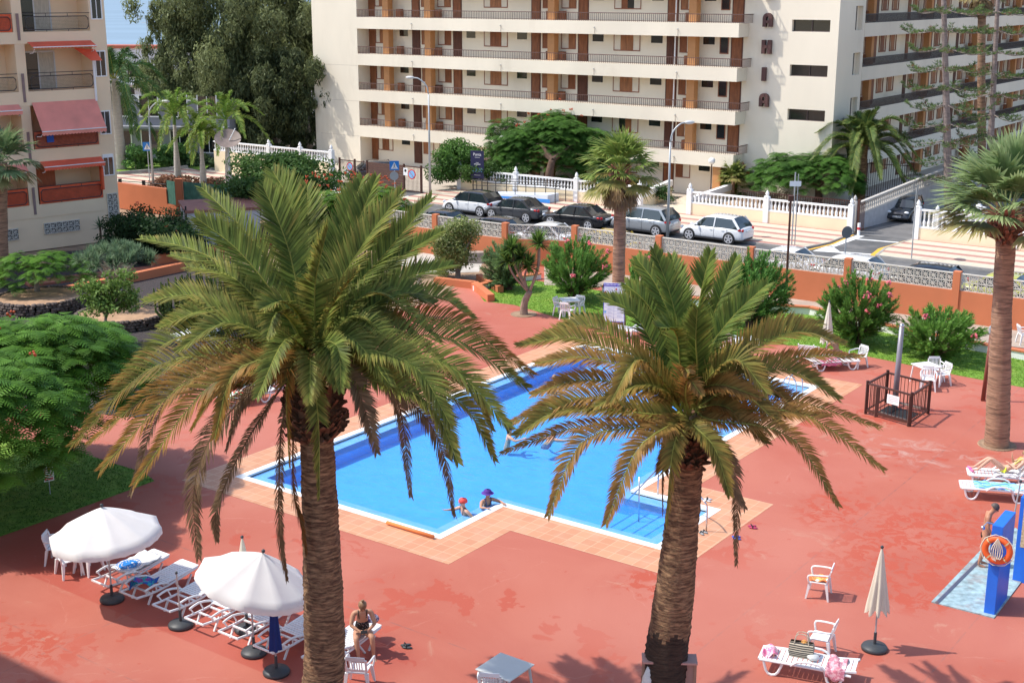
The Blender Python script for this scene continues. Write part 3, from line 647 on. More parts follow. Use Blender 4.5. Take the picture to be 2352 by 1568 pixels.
MB().box(-4.4, -3.2, 1.3, 1.36, fl[0], fl[0]+2.2).build('door_curtain', mat('orange_curtain', (.45,.13,.06), .8, .2, 3, stretch=(8,1,1)), lb)
for k, (zz, hh) in enumerate(((3.9,1.0),(6.3,1.25),(9.6,1.35),(12.8,1.3))):
    f_ = MB(); x0, x1 = -.78, -.22
    f_.box(x0-.06, x1+.06, -.05, .0, zz-.06, zz); f_.box(x0-.06, x0, -.05, 0, zz, zz+hh); f_.box(x1, x1+.06, -.05, 0, zz, zz+hh); f_.box(x0-.06, x1+.06, -.06, 0, zz+hh, zz+hh+(.2 if k < 1 else .06)); f_.box(-.52, -.48, -.04, 0, zz, zz+hh)
    w = f_.build('window', white_paint, lb); MB().box(x0, x1, -.015, -.005, zz, zz+hh).build('pane', glass_dark, w)
# awnings
def awning(x0, x1, z0, z1, out, m, drop=.22, thick=.015, name='awning', ytop=-.05):
    o = MB(); n = max(4, int((x1-x0)/.19))
    o.add([(x0,ytop,z1),(x1,ytop,z1),(x1,-out,z0),(x0,-out,z0),(x0,ytop,z1-thick),(x1,ytop,z1-thick),(x1,-out,z0-thick),(x0,-out,z0-thick)], [(0,3,2,1),(4,5,6,7),(0,4,7,3),(1,2,6,5)])
    for k in range(n):
        a, b_ = x0+(x1-x0)*k/n, x0+(x1-x0)*(k+1)/n; mid = (a+b_)/2; q = .05
        o.add([(a,-out,z0),(b_,-out,z0),(b_,-out-.01,z0-drop+q),(b_-(b_-a)*.25,-out-.01,z0-drop),(a+(b_-a)*.25,-out-.01,z0-drop),(a,-out-.01,z0-drop+q)], [(0,1,2,3,4,5)])
    q = o.build(name, m, lb)
    MB().tube([(x0,-out-.015,z0+.01),(x1,-out-.015,z0+.01)], .03, 6).build('awning_bar', white_paint, q)
    a_ = MB()
    for x in (x0+.1, x1-.1): a_.tube([(x,-.05,z0-.35),(x,-out*.6,z0-.3),(x,-out,z0)], .02, 5)
    a_.build('awning_arm', white_paint, q)
awning(-4.75, -.95, 6.75, 8.3, 1.1, pinkaw); awning(-10.0, -5.5, 7.95, 8.25, .5, pinkaw)
awning(-4.7, -1.0, 11.32, 11.6, .8, redaw, .06); awning(-4.6, -.95, 4.72, 5.0, .6, redaw, .2); awning(-10, -5.5, 4.55, 4.95, .7, pinkaw)
MB().add([(-1.9,.3,11.2),(-.9,-.3,11.1),(-.75,-.8,10.5),(-1.3,-.6,10.5)], [(0,1,2,3)]).build('side_awning', redaw, lb)
# balcony clutter
MB().box(-8.9,-8.1,.5,1.0,fl[2],fl[2]+1.9).build('cupboard', mat('grey_cupboard',(.45,.45,.48),.5,.05), lb)
MB().box(-7.6,-6.5,.3,.9,fl[1],fl[1]+1.4).build('washing_machine', mat('dark_appliance',(.10,.11,.12),.4,.05), lb)
MB().box(-1.1,-.99,-.35,-.02,3.1,4.85).build('red_cloth', redcloth, lb)
MB().box(-4.1,-3.7,-.14,-.1,fl[1]-.55+.9,fl[1]+.95).build('blue_towel', mat('blue_cloth',(.03,.10,.45),.8,.1), lb)
MB().tube([(-.95,-.08,8.2),(-.95,-.08,11.0)], .07, 8).build('downpipe', white_paint, lb)
for x0, x1, z0, rws in ((-5.0+.3,-2.55,.85,2),(-8.0,-6.2,.75,2)):
    s_ = MB(); screen(s_, (x0, -.03), (x1, -.03), z0, .3, rws); s_.build('vent_blocks', screen_m, lb)
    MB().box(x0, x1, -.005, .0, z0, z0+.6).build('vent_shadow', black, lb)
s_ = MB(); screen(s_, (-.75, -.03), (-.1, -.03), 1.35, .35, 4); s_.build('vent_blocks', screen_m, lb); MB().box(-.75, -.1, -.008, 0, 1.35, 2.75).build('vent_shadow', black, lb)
# ================================================================ SITE WALLS ON THE LEFT
ow = [G(250,486), G(345,505), G(430,520), G(470,528), G(600,500+30)]
t = thing('boundary_wall', 'bright orange boundary wall with green netting beside the street', 'wall', (0,0,0))
m_ = MB(); P0_, P1_, P2_, P3_ = G(276,488), G(392,504), G(432,520), G(560,523)
def wseg(mb, a, b, z0, z1, w=.2): mb.bar((a.x, a.y, (z0+z1)/2), (b.x, b.y, (z0+z1)/2), w, z1-z0)
P0_, P1_, P2_, P3_ = G(276,478), G(388,494), G(415,498), G(590,515)
wseg(m_, P0_, P1_, 0, 1.75); wseg(m_, P1_, P2_, 0, .75); wseg(m_, P2_, P3_, 0, .5); m_.build('wall', orange_w, t)
m_ = MB(); wseg(m_, P2_-Vector((.2,0,0)), P2_+Vector((.25,0,0)), 0, 2.5, .35); m_.build('pier', orange_w, t)
net = mat('green_netting', (.08, .22, .17), .8, .2, 4, trans=.2)
m_ = MB(); wseg(m_, P1_, P2_-Vector((.25,0,0)), .78, 2.3, .03); wseg(m_, P2_+Vector((.3,0,0)), P3_, .52, 2.3, .03); m_.build('netting', net, t)
t = thing('street_railing', 'dark two bar street railing behind the orange boundary wall', 'railing', (0,0,0))
q0, q1 = G(278,447), G(560,470); m_ = MB()
for z in (.55, 1.0): m_.tube([(q0.x,q0.y,z),(q1.x,q1.y,z)], .03, 6)
m_.build('rail', black, t); m_ = MB()
for k in range(6): p = q0.lerp(q1, k/5); m_.box(p.x-.12, p.x+.12, p.y-.05, p.y+.05, 0, 1.15)
m_.build('post', black, t)
t = thing('garden_gate', 'dark barred metal gate beside the white shed', 'gate', G(478,575))
q = G(545-120,560); dv = G(432,556)-G(395,545); m_ = MB()
a_, b_ = G(385,560)-G(478,575), G(432,566)-G(478,575)
for k in range(14):
    p = a_.lerp(b_, k/13); m_.bar((p.x,p.y,0),(p.x,p.y,2.1+.08*k/13),.03,.03)
for z in (.1, 1.95): m_.bar((a_.x,a_.y,z),(b_.x,b_.y,z+.05),.04,.04)
m_.bar((b_.x,b_.y,0),(b_.x,b_.y,2.35),.08,.08); m_.build('gate_leaf', black, t)
t = thing('garden_shed', 'white shed with brick red roof behind the tall palm', 'shed', (0,0,0))
s0, s1 = G(434,566), G(600,556); n_ = (s1-s0).normalized(); pr = Vector((-n_.y, n_.x, 0))*4
m_ = MB(); c4 = [s0, s1, s1+pr, s0+pr]; m_.prism([(p.x, p.y) for p in c4], 0, 1.95); m_.build('wall', mat('shed_white', (.62,.61,.66), .8, .05), t)
m_ = MB(); c4 = [s0-n_*.1-pr*.03, s1+n_*.3-pr*.03, s1+n_*.3+pr*1.02, s0-n_*.1+pr*1.02]; m_.prism([(p.x, p.y) for p in c4], 1.95, 2.1); m_.build('roof', mat('brick_roof', (.28,.12,.09), .85, .15, 2), t)
# ================================================================ HOUSES BEHIND THE TREES
hw = mat('far_white', (.62,.62,.64), .8, .06, .3); gd = mat('grey_panel', (.16,.17,.20), .6, .1)
def house(label, px, py, w, d, h, rz, wm, floors=2, roofm=None, name='house'):
    p = G(px, py); t = thing(name, label, 'house', p, rz)
    MB().box(-w/2, w/2, 0, d, 0, h).build('wall', wm, t)
    for f in range(floors):
        for k in range(int(w/2.6)):
            x = -w/2+1+k*2.6; q = MB().box(x, x+1.6, -.05, 0, f*3+.9, f*3+2.6).build('window', glass_dark, t)
            MB().box(x-.08, x, -.08, 0, f*3+.8, f*3+2.7).box(x+1.6, x+1.68, -.08, 0, f*3+.8, f*3+2.7).box(x, x+1.6, -.08, 0, f*3+.8, f*3+.9).box(x+.77, x+.83, -.07, 0, f*3+.9, f*3+2.6).build('frame', white_paint, q)
        if f: MB().box(-w/2, w/2, -1.1, 0, f*3-.1, f*3+.1).build('balcony_slab', wm, t)
    if roofm: MB().box(-w/2-.2, w/2+.2, -.2, d+.2, h, h+.35).build('roof', roofm, t)
    return t
house('grey and white two storey house behind the three young palms', 385, 372, 11.5, 6, 5.2, R(-8), mat('shaded_house_grey', (.24,.25,.28), .8, .08, .3), 2)  # wall colour darkened to stand in for the deep shade around it
house('white house with red tiled roof edge glimpsed beside the large tree', 345, 250, 14, 2.5, 7.3, R(-6), hw, 2, mat('red_tile', (.45,.12,.07), .8, .1))
house('low white house seen under the dark trees', 690, 335, 16, 6, 3.0, R(-5), hw, 1)
house('white terrace house below the tall trees', 560, 300, 16, 8, 5.0, R(-5), hw, 1)
nb = thing('added_shadow_wing', 'unseen cream wing added to cast the soft shadow on the near left deck corner', 'building', (0,0,0), GR)  # out-of-frame block, added only for its shadow on the deck
MB().box(-46,-21,-12,8.9,0,17.6).build('wall', cream, nb)
for f in range(5):
    for k in range(6): MB().box(-45+k*4,-43+k*4,8.88,8.93,f*3+1,f*3+2.4).build('window', glass_dark, nb)
t = thing('aerial_mast', 'thin television aerial standing against the sea', 'aerial', D(340, 100, 150))
m_ = MB(); m_.tube([(0,0,-3.5),(0,0,2.8)], .03, 5); m_.tube([(-1.2,0,2.8),(1.2,0,2.8)], .02, 5); m_.tube([(-.6,0,2.2),(.6,0,2.2)], .02, 5)
for k in range(7): m_.tube([(-1.1+k*.35,0,2.65),(-1.1+k*.35,0,2.95)], .012, 4)
m_.build('aerial', grey_metal, t)
# ================================================================ PLANTS
def bez(pts, n):                                            # Catmull-Rom through 3-5 points
    P = [Vector(p) for p in pts]; P = [P[0]*2-P[1]]+P+[P[-1]*2-P[-2]]; out = []
    segs = len(P)-3
    for i in range(n+1):
        t = i/n*segs; k = min(int(t), segs-1); f = t-k; a, b_, c_, d_ = P[k:k+4]
        out.append(.5*((2*b_)+(c_-a)*f+(2*a-5*b_+4*c_-d_)*f*f+(3*b_-a-3*c_+d_)*f**3))
    return out
GRN = dict(phx=((.07,.115,.022),(.22,.28,.055),(.46,.35,.09)), dead=((.19,.125,.065),(.23,.155,.085),(.32,.23,.13)), brown=((.12,.10,.035),(.24,.115,.035),(.40,.15,.04)),
    royal=((.08,.18,.03),(.22,.36,.06),(.4,.42,.1)))
def frond(pts, L=.42, w=.036, n=130, face=0.0, col='phx', brown=.25, vee=.45, droop=.25, plum=0.0, az=None, par=None, name='frond', start=.10, tipc=None, rr=.022):
    c0, c1, c2 = GRN[col] if isinstance(col, str) else col
    C = bez(pts, 40); mb = MB()
    hz = Vector((C[-1].x-C[0].x, C[-1].y-C[0].y, 0)) if az is None else Vector((math.cos(az), math.sin(az), 0))
    if hz.length < .05: hz = Vector((0, -1, 0))
    S = Vector((-hz.y, hz.x, 0)).normalized()
    rc = (.36,.36,.08) if col == 'phx' or not isinstance(col, str) else c1
    mb.tube(C[::4], [rr*(1-.85*i/10)+.003 for i in range(11)], 5, False, rc)
    rnd = random.random
    for i in range(n):
        t = start+(1-start)*(i+.5*rnd())/n; x = t*40; k = min(int(x), 39); f = x-k; p = C[k].lerp(C[k+1], f)
        T = (C[min(k+1, 40)]-C[max(k-1, 0)]).normalized(); Nn = S.cross(T); Nn = -Nn if Nn.z < 0 and abs(T.z) < .97 else Nn; Nn.normalize(); Sx = S
        if face: Nn = Nn+Vector((0,-face,face*.25)); Nn = (Nn-T*Nn.dot(T)).normalized(); Sx = Nn.cross(T)
        prof = min(1, .30+(t-start)*4.5)*min(1, .34+(1-t)*2.6)
        al = 1.18-.60*t
        for sd in (-1, 1):
            l = L*prof*(.85+.3*rnd()); v_ = vee+(rnd()-.5)*(.35+plum*2.2)
            Dv = T*math.cos(al)+(Sx*sd*math.cos(v_)+Nn*math.sin(v_))*math.sin(al); Dv.normalize()
            Dv += Vector((rnd()-.5, rnd()-.5, rnd()-.5))*.06
            m1 = p+Dv*l*.5; D2 = (Dv+Vector((0,0,-droop))).normalized(); e = m1+D2*l*.5
            Wd = T-Dv*T.dot(Dv); Wd = Wd.normalized()*w*.5*(.8+.4*rnd()) if Wd.length > .01 else S*w*.5
            g = lerp(c0, c1, rnd()); q_ = .62+.65*rnd(); g = tuple(x*q_ for x in g); bt_ = rnd() < brown
            tip = lerp(g, c2, .75 if bt_ else .22); md_ = lerp(g, c2, .42*brown+(.25 if bt_ else 0))
            mb.add([p-Wd*.6, p+Wd*.6, m1+Wd, m1-Wd, e], [(0,1,2,3),(3,2,4)], [g, g, md_, md_, tip])
    return mb.build(name, leafm, par)
bark_phx = mat('palm_bark', (.32,.195,.105), .95, .45, 2.2, .9, 9, stretch=(2.0,2.0,11), col2=(.12,.065,.038), c2scale=1.8, c2lo=.42, c2hi=.58)
bark_w = mat('fan_palm_bark', (.34,.205,.13), .95, .3, 2.5, .7, 8, stretch=(1,1,9), col2=(.20,.12,.08), c2scale=1.5)
bark_g = mat('grey_bark', (.24,.20,.17), .95, .3, 3, .6, 12)
bark_d = mat('brown_bark', (.13,.08,.055), .95, .3, 4, .6, 15)
stubs = mat('leaf_stubs', (.16,.08,.045), .9, .4, 8, .3, 20, vcol=False)
def ringtrunk(path, rads, m, name='trunk', par=None, n=22, step=.055, amp=.022, scal=0):
    C = bez(path, 60); Ltot = sum((a-b_).length for a, b_ in zip(C, C[1:])); N_ = int(Ltot/step); mb = MB(); P_ = []; Rr = []
    for i in range(N_+1):
        x = i/N_*60; k = min(int(x), 59); P_.append(C[k].lerp(C[k+1], x-k)); t = i/N_*(len(rads)-1); q = min(int(t), len(rads)-2)
        Rr.append(rads[q]+(rads[q+1]-rads[q])*(t-q))
    vs, fs = [], []
    for i, p in enumerate(P_):
        for k in range(n):
            a = 2*math.pi*k/n
            r = Rr[i]*(1+.02*math.sin(i*.37+k)+.015*math.sin(k*2.1+i*.13))+amp*((i % 2)*.6+random.random()*.8)*(1 if not scal else (1+math.sin(k*3+i*1.7)))
            vs.append((p.x+r*math.cos(a), p.y+r*math.sin(a), p.z))
    for i in range(len(P_)-1):
        for k in range(n): a, b_ = i*n+k, i*n+(k+1) % n; fs.append((a, b_, b_+n, a+n))
    fs.append(tuple(range((len(P_)-1)*n, len(P_)*n)))
    mb.add(vs, fs); return mb.build(name, m, par, True)
def stubskirt(mb, c, z0, z1, r0, r1, n, ln=.28, up=.5, w=.09):
    for i in range(n):
        t = random.random(); z = z0+(z1-z0)*t; r = r0+(r1-r0)*t; a = random.uniform(0, 6.283); d_ = Vector((math.cos(a), math.sin(a), 0)); s_ = Vector((-d_.y, d_.x, 0))*w*random.uniform(.6, 1.2)
        p = Vector((c[0], c[1], z))+d_*r*.75; e = p+d_*ln*random.uniform(.6, 1.2)+Vector((0, 0, up*ln*random.uniform(-.4, 1.3)))
        mb.add([p-s_-Vector((0,0,.07)), p+s_-Vector((0,0,.07)), p+Vector((0,0,.08)), e-s_*.6, e+s_*.6, e+Vector((0,0,.04))], [(0,1,4,3),(1,2,5,4),(2,0,3,5),(3,4,5)])
# --- the two big date palms
Z1 = lambda x, y, d_: D(149.7+x*.4676, 370.2+y*.4676, 24.3+d_)
Z2 = lambda x, y, d_: D(1149.7+x*.3897, 559.9+y*.3897, 24.3+d_)
def datepalm(label, Zf, heart, specs, trunk, rads, skirt, filler, seedv):
    random.seed(seedv)
    H_ = Zf(*heart, 0); base = Vector((trunk[0].x, trunk[0].y, 0)); t = thing('date_palm', label, 'palm tree', base)
    ringtrunk([p-base for p in trunk], rads, bark_phx, 'trunk', t, 34, .04, .012, 1)
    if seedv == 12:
        tk = t.children[0]; tk.data.materials.append(mat('dark_palm_bark', (.05,.032,.022), .95, .5, 2.2, .9, 9, stretch=(2,2,11)))  # darker bark tone for the lower part of this trunk
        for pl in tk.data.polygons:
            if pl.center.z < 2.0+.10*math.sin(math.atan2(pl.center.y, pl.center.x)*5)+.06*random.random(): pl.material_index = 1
    sk = MB(); (zc, z0, z1, r0, r1, n) = skirt; c_ = H_.lerp(trunk[-1], .5)-base
    stubskirt(sk, (c_.x, c_.y), z0, z1, r0, r1, n, .24, .7); sk.lathe([(r0*.72, z0-.02), ((r0+r1)*.43, (z0+z1)/2), (r1*.7, z1), (r1*.3, z1+.35)], 14, (c_.x, c_.y)); sk.build('leaf_base_collar', stubs, t)
    for sp in specs:
        pts = [Zf(*p) for p in sp[0]]; kw = dict(sp[1]) if len(sp) > 1 else {}
        d0 = pts[0]-H_
        q = [p-base for p in pts]
        if kw.pop('root', True):
            hz = Vector((pts[-1].x-H_.x, pts[-1].y-H_.y, 0)); hz = hz.normalized()*.16 if hz.length > .1 else hz
            q = [H_+hz-base-Vector((0,0,.1))]+q
        kw['L'] *= .98; kw['w'] *= 1.2; kw['droop'] = kw.get('droop', .25)*.55; kw['n'] = int(kw['n']*.95)
        frond(q, par=t, face=.95, **kw)
    for i in range(filler):
        a = random.uniform(0, 6.283); el = random.uniform(-.1, 1.25); l = random.uniform(1.7, 2.5)*(.8+.25*math.sin(el)); d_ = Vector((math.cos(a), math.sin(a), 0))
        if d_.y < -.15: el = max(el, .15) if el < .5 else .5; l *= .8
        l = l*1.35 if d_.y > .3 else l; p0 = H_+d_*.15-base; p1 = p0+(d_*math.cos(el)+Vector((0,0,math.sin(el))))*l*.55; p2 = p0+(d_*math.cos(el)*1.25+Vector((0,0,math.sin(el)*.75-.55)))*l
        frond([p0, p1, p2], L=.42, n=95, w=.03, brown=.25 if el > .4 else .6, par=t, droop=.25, face=.5, col='phx' if seedv == 11 else (((.09,.13,.03),(.21,.23,.045),(.42,.28,.07)) if el > .5 else ((.13,.12,.03),(.27,.20,.05),(.46,.23,.07))))
    return t
g_ = dict(L=.60, n=125, brown=.06, w=.034, droop=.12); o_ = dict(L=.50, n=125, brown=.75, w=.03, droop=.45, vee=.3, col=((.07,.09,.018),(.19,.185,.035),(.46,.20,.05))); m_ = dict(L=.50, n=115, brown=.35, w=.03, droop=.3)
dd = dict(col='dead', L=.34, n=120, brown=.4, vee=.1, droop=.9, start=.2, w=.026)
F1_ = [
 ([(1120,520,.5),(1050,300,.7),(975,130,1.0)], g_), ([(1150,500,1.2),(1110,220,1.7),(1020,50,2.2)], g_), ([(1200,500,1.5),(1195,300,2.2),(1190,125,2.8)], g_),
 ([(1225,640,-.3),(1250,480,-.5),(1290,325,-.7)], dict(g_, brown=.3, L=.52)), ([(1290,550,1.0),(1390,290,1.5),(1460,90,2.1)], g_), ([(1300,600,.8),(1430,320,1.1),(1530,80,1.4)], dict(g_, L=.45)),
 ([(1310,680,.3),(1450,430,.5),(1650,155,.8)], dict(g_, brown=.3)), ([(1330,720,.5),(1550,480,.9),(1800,180,1.3)], g_), ([(1400,700,.9),(1620,490,1.4),(1850,345,2.0)], dict(g_, L=.46)),
 ([(1400,740,1.0),(1630,590,1.8),(1900,510,2.7)], g_), ([(1050,690,.3),(850,440,.6),(645,280,.9)], dict(g_, L=.64)), ([(1080,600,.8),(870,330,1.5),(670,130,2.4)], dict(g_, L=.5)),
 ([(900,600,.9),(640,440,1.7),(370,380,2.6)], dict(g_, L=.4)), ([(880,640,1.1),(720,520,2.0),(520,460,3.0)], dict(g_, L=.4)), ([(940,680,.5),(800,560,.9),(600,520,1.5)], dict(m_, L=.48)),
 ([(930,780,.4),(650,660,.8),(385,690,1.3)], m_), ([(960,800,.2),(700,730,.4),(470,815,.6)], m_), ([(1160,780,-.5),(1070,690,-1.0),(960,725,-1.5)], dict(m_, L=.44)), ([(1120,800,-.6),(1040,740,-1.1),(990,860,-1.6)], dict(m_, L=.4)),
 ([(1270,790,-.3),(1350,650,-.6),(1440,540,-.9)], dict(m_, brown=.7, L=.42)), ([(1430,780,.5),(1620,650,.9),(1810,700,1.5)], dict(g_, brown=.1)), ([(1500,760,1.3),(1800,660,2.0),(2010,775,2.6)], m_),
 ([(1450,850,.6),(1880,780,1.3),(2300,1050,1.9)], dict(o_, L=.58)), ([(1440,880,.2),(1900,870,.5),(2270,1115,.8)], dict(m_, L=.58)), ([(1440,920,-.6),(1720,1010,-1.2),(1890,1290,-1.7)], dict(m_, L=.56)),
 ([(1490,930,-.3),(1880,1000,-.7),(2180,1310,-1.1)], dict(m_, L=.56)), ([(1460,1060,-.7),(1780,1180,-1.3),(1930,1480,-1.8)], dict(m_, L=.45)), ([(1600,1040,.2),(1950,1190,.4),(2110,1470,.5)], dict(m_, L=.42, brown=.6)),
 ([(1600,1000,.8),(1950,1090,1.2),(2095,1320,1.4)], dict(m_, L=.42, brown=.6)), ([(1500,1030,.0),(1640,1200,.2),(1700,1650,.3)], dict(dd, L=.36)), ([(1560,1080,-.5),(1820,1330,-.6),(1915,1740,-.6)], dict(dd, L=.38)),
 ([(1270,890,-.8),(1340,920,-1.3),(1355,1130,-1.7)], dict(g_, L=.30, brown=.05)), ([(1330,1010,-.6),(1440,1130,-1.0),(1530,1430,-1.3)], dict(m_, L=.38, col='dead', brown=.5)), ([(1220,1050,-.7),(1245,1300,-1.0),(1250,1650,-1.2)], dict(g_, L=.34, n=120, brown=.3)),
 ([(1180,930,-.6),(1090,1080,-1.0),(1100,1500,-1.0)], dict(o_, L=.34)), ([(1060,900,-.2),(800,790,-.3),(550,930,-.5)], dict(m_, L=.45)), ([(1050,920,.1),(600,850,.3),(240,1100,.5)], dict(m_, L=.55)),
 ([(1050,950,-.1),(450,1000,-.2),(30,1400,-.3)], dict(o_, L=.58, brown=.4)), ([(1000,1000,.2),(520,1080,.4),(110,1390,.6)], dict(o_, L=.42)), ([(1050,980,-.5),(600,1080,-.8),(170,1520,-1.1)], dict(o_, L=.6)),
 ([(1050,1010,-.8),(700,1110,-1.2),(335,1590,-1.6)], dict(o_, L=.5)), ([(1060,960,-.9),(830,1040,-1.3),(735,1360,-1.6)], dict(o_, L=.36)), ([(950,1080,.3),(760,1120,.5),(620,1320,.7)], dict(o_, L=.3)),
 ([(950,1100,-.3),(730,1330,-.6),(630,1620,-.8),(655,1950,-.8)], dict(dd, L=.46)), ([(1000,1200,.0),(850,1450,-.2),(745,1700,-.2),(745,1865,-.2)], dict(dd, L=.28)), ([(1070,1250,-.3),(1050,1600,-.5),(1055,1850,-.5),(1090,2060,-.5)], dict(dd, L=.26)),
 ([(1130,1200,-.2),(1120,1600,-.5),(1160,1780,-.5),(1185,1930,-.5)], dict(dd, L=.3, col='brown')), ([(900,1040,.0),(500,1180,-.1),(320,1640,-.5)], dict(o_, L=.32, col='dead')), ([(1020,980,.5),(700,960,1.1),(330,1100,1.6)], dict(m_, L=.45)),
 ([(1230,700,1.2),(1240,560,2.0),(1250,600,3.2)], g_), ([(1150,700,1.2),(1080,560,2.0),(1030,610,3.0)], g_), ([(1300,720,1.1),(1390,580,1.9),(1440,620,2.9)], g_), ([(1180,720,1.0),(1150,600,1.9),(1130,660,3.3)], g_),
 ([(1000,1100,.4),(880,1180,.5),(790,1420,.6)], dict(dd, L=.32)), ([(1350,950,.4),(1560,1010,1.2),(1740,1160,1.6)], dict(m_, L=.42, brown=.1)),
]
tr1 = [Vector((-3.95, 24.2, 0)), D(745, 1500, 24.3), D(738, 1250, 24.3), D(728, 1010, 24.3), D(722, 900, 24.3)]
datepalm('taller of the two foreground date palms, its green crown over the left of the pool', Z1, (1215, 930), F1_, tr1, [.43, .405, .38, .335, .30, .30], (0, 6.15, 7.35, .48, .54, 230), 15, 11)
yb = dict(L=.42, n=115, brown=.5, w=.032, droop=.3, col=((.11,.13,.03),(.24,.24,.05),(.46,.27,.07))); ob = dict(L=.40, n=110, brown=.8, w=.03, droop=.5, col=((.13,.12,.03),(.29,.20,.05),(.46,.23,.07)), vee=.3)
gg = dict(L=.46, n=120, brown=.15, w=.034, droop=.1, col=((.07,.13,.025),(.19,.26,.045),(.38,.34,.08)))
F2_ = [
 ([(1070,640,.1),(1000,300,.3),(900,30,.5)], gg), ([(1050,600,.7),(930,270,1.1),(805,90,1.5)], gg), ([(1100,600,1.0),(1060,300,1.5),(1010,70,2.0)], gg), ([(1130,650,.0),(1180,300,.1),(1240,45,.3)], gg),
 ([(1180,640,.8),(1290,330,1.1),(1390,80,1.5)], gg), ([(1180,700,.3),(1370,430,.5),(1570,240,.7)], dict(gg, L=.5)), ([(1200,640,1.2),(1320,430,1.8),(1430,300,2.2)], gg), ([(980,760,.3),(800,430,.6),(600,310,.9)], dict(gg, L=.42)),
 ([(1010,680,.6),(880,380,1.0),(740,240,1.3)], dict(gg, L=.48)), ([(1060,720,-.5),(1030,520,-.9),(925,490,-1.3)], dict(gg, L=.42, brown=.3)), ([(1160,780,-.3),(1150,560,-.5),(1160,380,-.6)], dict(gg, L=.48)),
 ([(950,760,.5),(560,490,1.0),(270,530,1.5)], dict(yb, brown=.25)), ([(900,780,.3),(470,560,.6),(100,600,.9)], yb), ([(900,800,.1),(520,670,.2),(205,705,.3)], ob), ([(900,870,.0),(500,800,.1),(185,888,.2)], ob),
 ([(980,840,-.5),(810,680,-.9),(650,930,-1.3)], dict(yb, L=.4, brown=.8)), ([(960,990,-.2),(500,900,-.4),(60,1055,-.5)], dict(ob, L=.46)), ([(960,1010,-.4),(400,970,-.6),(85,1130,-.8)], dict(yb, L=.4)),
 ([(950,1060,.2),(450,1080,.3),(0,1235,.4)], dict(ob, L=.3, n=90)), ([(960,1070,-.6),(500,1150,-1.0),(280,1600,-1.5)], dict(ob, L=.42)), ([(1010,1060,-.8),(800,1220,-1.3),(620,1650,-1.7)], dict(ob, L=.42)),
 ([(1060,1080,-.8),(1010,1250,-1.2),(975,1650,-1.4)], dict(yb, L=.36)), ([(1130,1060,-.8),(1260,1200,-1.2),(1350,1480,-1.5)], dict(yb, L=.36)), ([(1230,1130,-.2),(1380,1350,-.3),(1390,1890,-.4)], dict(dd, L=.3)),
 ([(1220,800,-.5),(1390,680,-.9),(1570,880,-1.3)], dict(yb, L=.44)), ([(1350,720,.6),(1720,520,1.2),(2030,590,1.8)], dict(yb, L=.46)), ([(1300,700,1.0),(1620,500,1.6),(1900,470,2.2)], dict(yb, L=.42)),
 ([(1300,820,.1),(1680,740,.3),(1995,915,.4)], dict(yb, L=.46)), ([(1350,780,.8),(1750,670,1.3),(2140,665,1.8)], dict(ob, L=.36)), ([(1250,960,.2),(1560,840,.4),(1770,1010,.5)], ob),
 ([(1250,980,.3),(1700,920,.6),(2240,1085,.9)], dict(ob, L=.38)), ([(1250,1010,-.1),(1780,1000,-.3),(2260,1335,-.5)], dict(ob, L=.40)), ([(1250,1040,-.5),(1700,1130,-.9),(1990,1545,-1.2)], dict(ob, L=.36)),
 ([(1180,870,-.4),(1300,830,-.7),(1520,900,-1.0)], dict(ob, L=.4)), ([(1090,900,-.7),(1110,800,-1.1),(1185,890,-1.4)], dict(ob, L=.26, n=60)), ([(1060,850,-.7),(1080,740,-1.1),(1110,760,-1.3)], dict(ob, L=.3, n=60)),
 ([(900,1000,.2),(600,980,.4),(130,1010,.6)], dict(ob, L=.3)), ([(1260,1000,.5),(1600,1000,.9),(1950,1010,1.3)], dict(ob, L=.3)), ([(1000,880,-.3),(820,830,-.6),(560,960,-.8)], dict(yb, L=.36)), ([(1150,1040,-.6),(1280,1250,-.7),(1440,1560,-.8)], dict(dd, L=.3)),
 ([(1120,640,1.1),(1130,470,1.9),(1150,520,3.0)], gg), ([(1040,680,1.0),(960,520,1.8),(900,560,2.8)], gg), ([(1180,680,1.0),(1260,520,1.8),(1310,560,2.8)], gg),
 ([(1040,1100,-.5),(960,1300,-.8),(955,1600,-.9)], dict(dd, L=.24, col='brown')),
]
tr2 = [Vector((3.0, 24.2, 0)), D(1531, 1500, 24.3), D(1556, 1300, 24.3), D(1577, 1080, 24.3), D(1583, 980, 24.3)]
datepalm('shorter date palm with yellowing orange-tipped fronds over the right part of the pool', Z2, (1110, 960), F2_, tr2, [.46, .43, .39, .325, .285, .275], (0, 5.55, 6.3, .30, .42, 150), 6, 12)
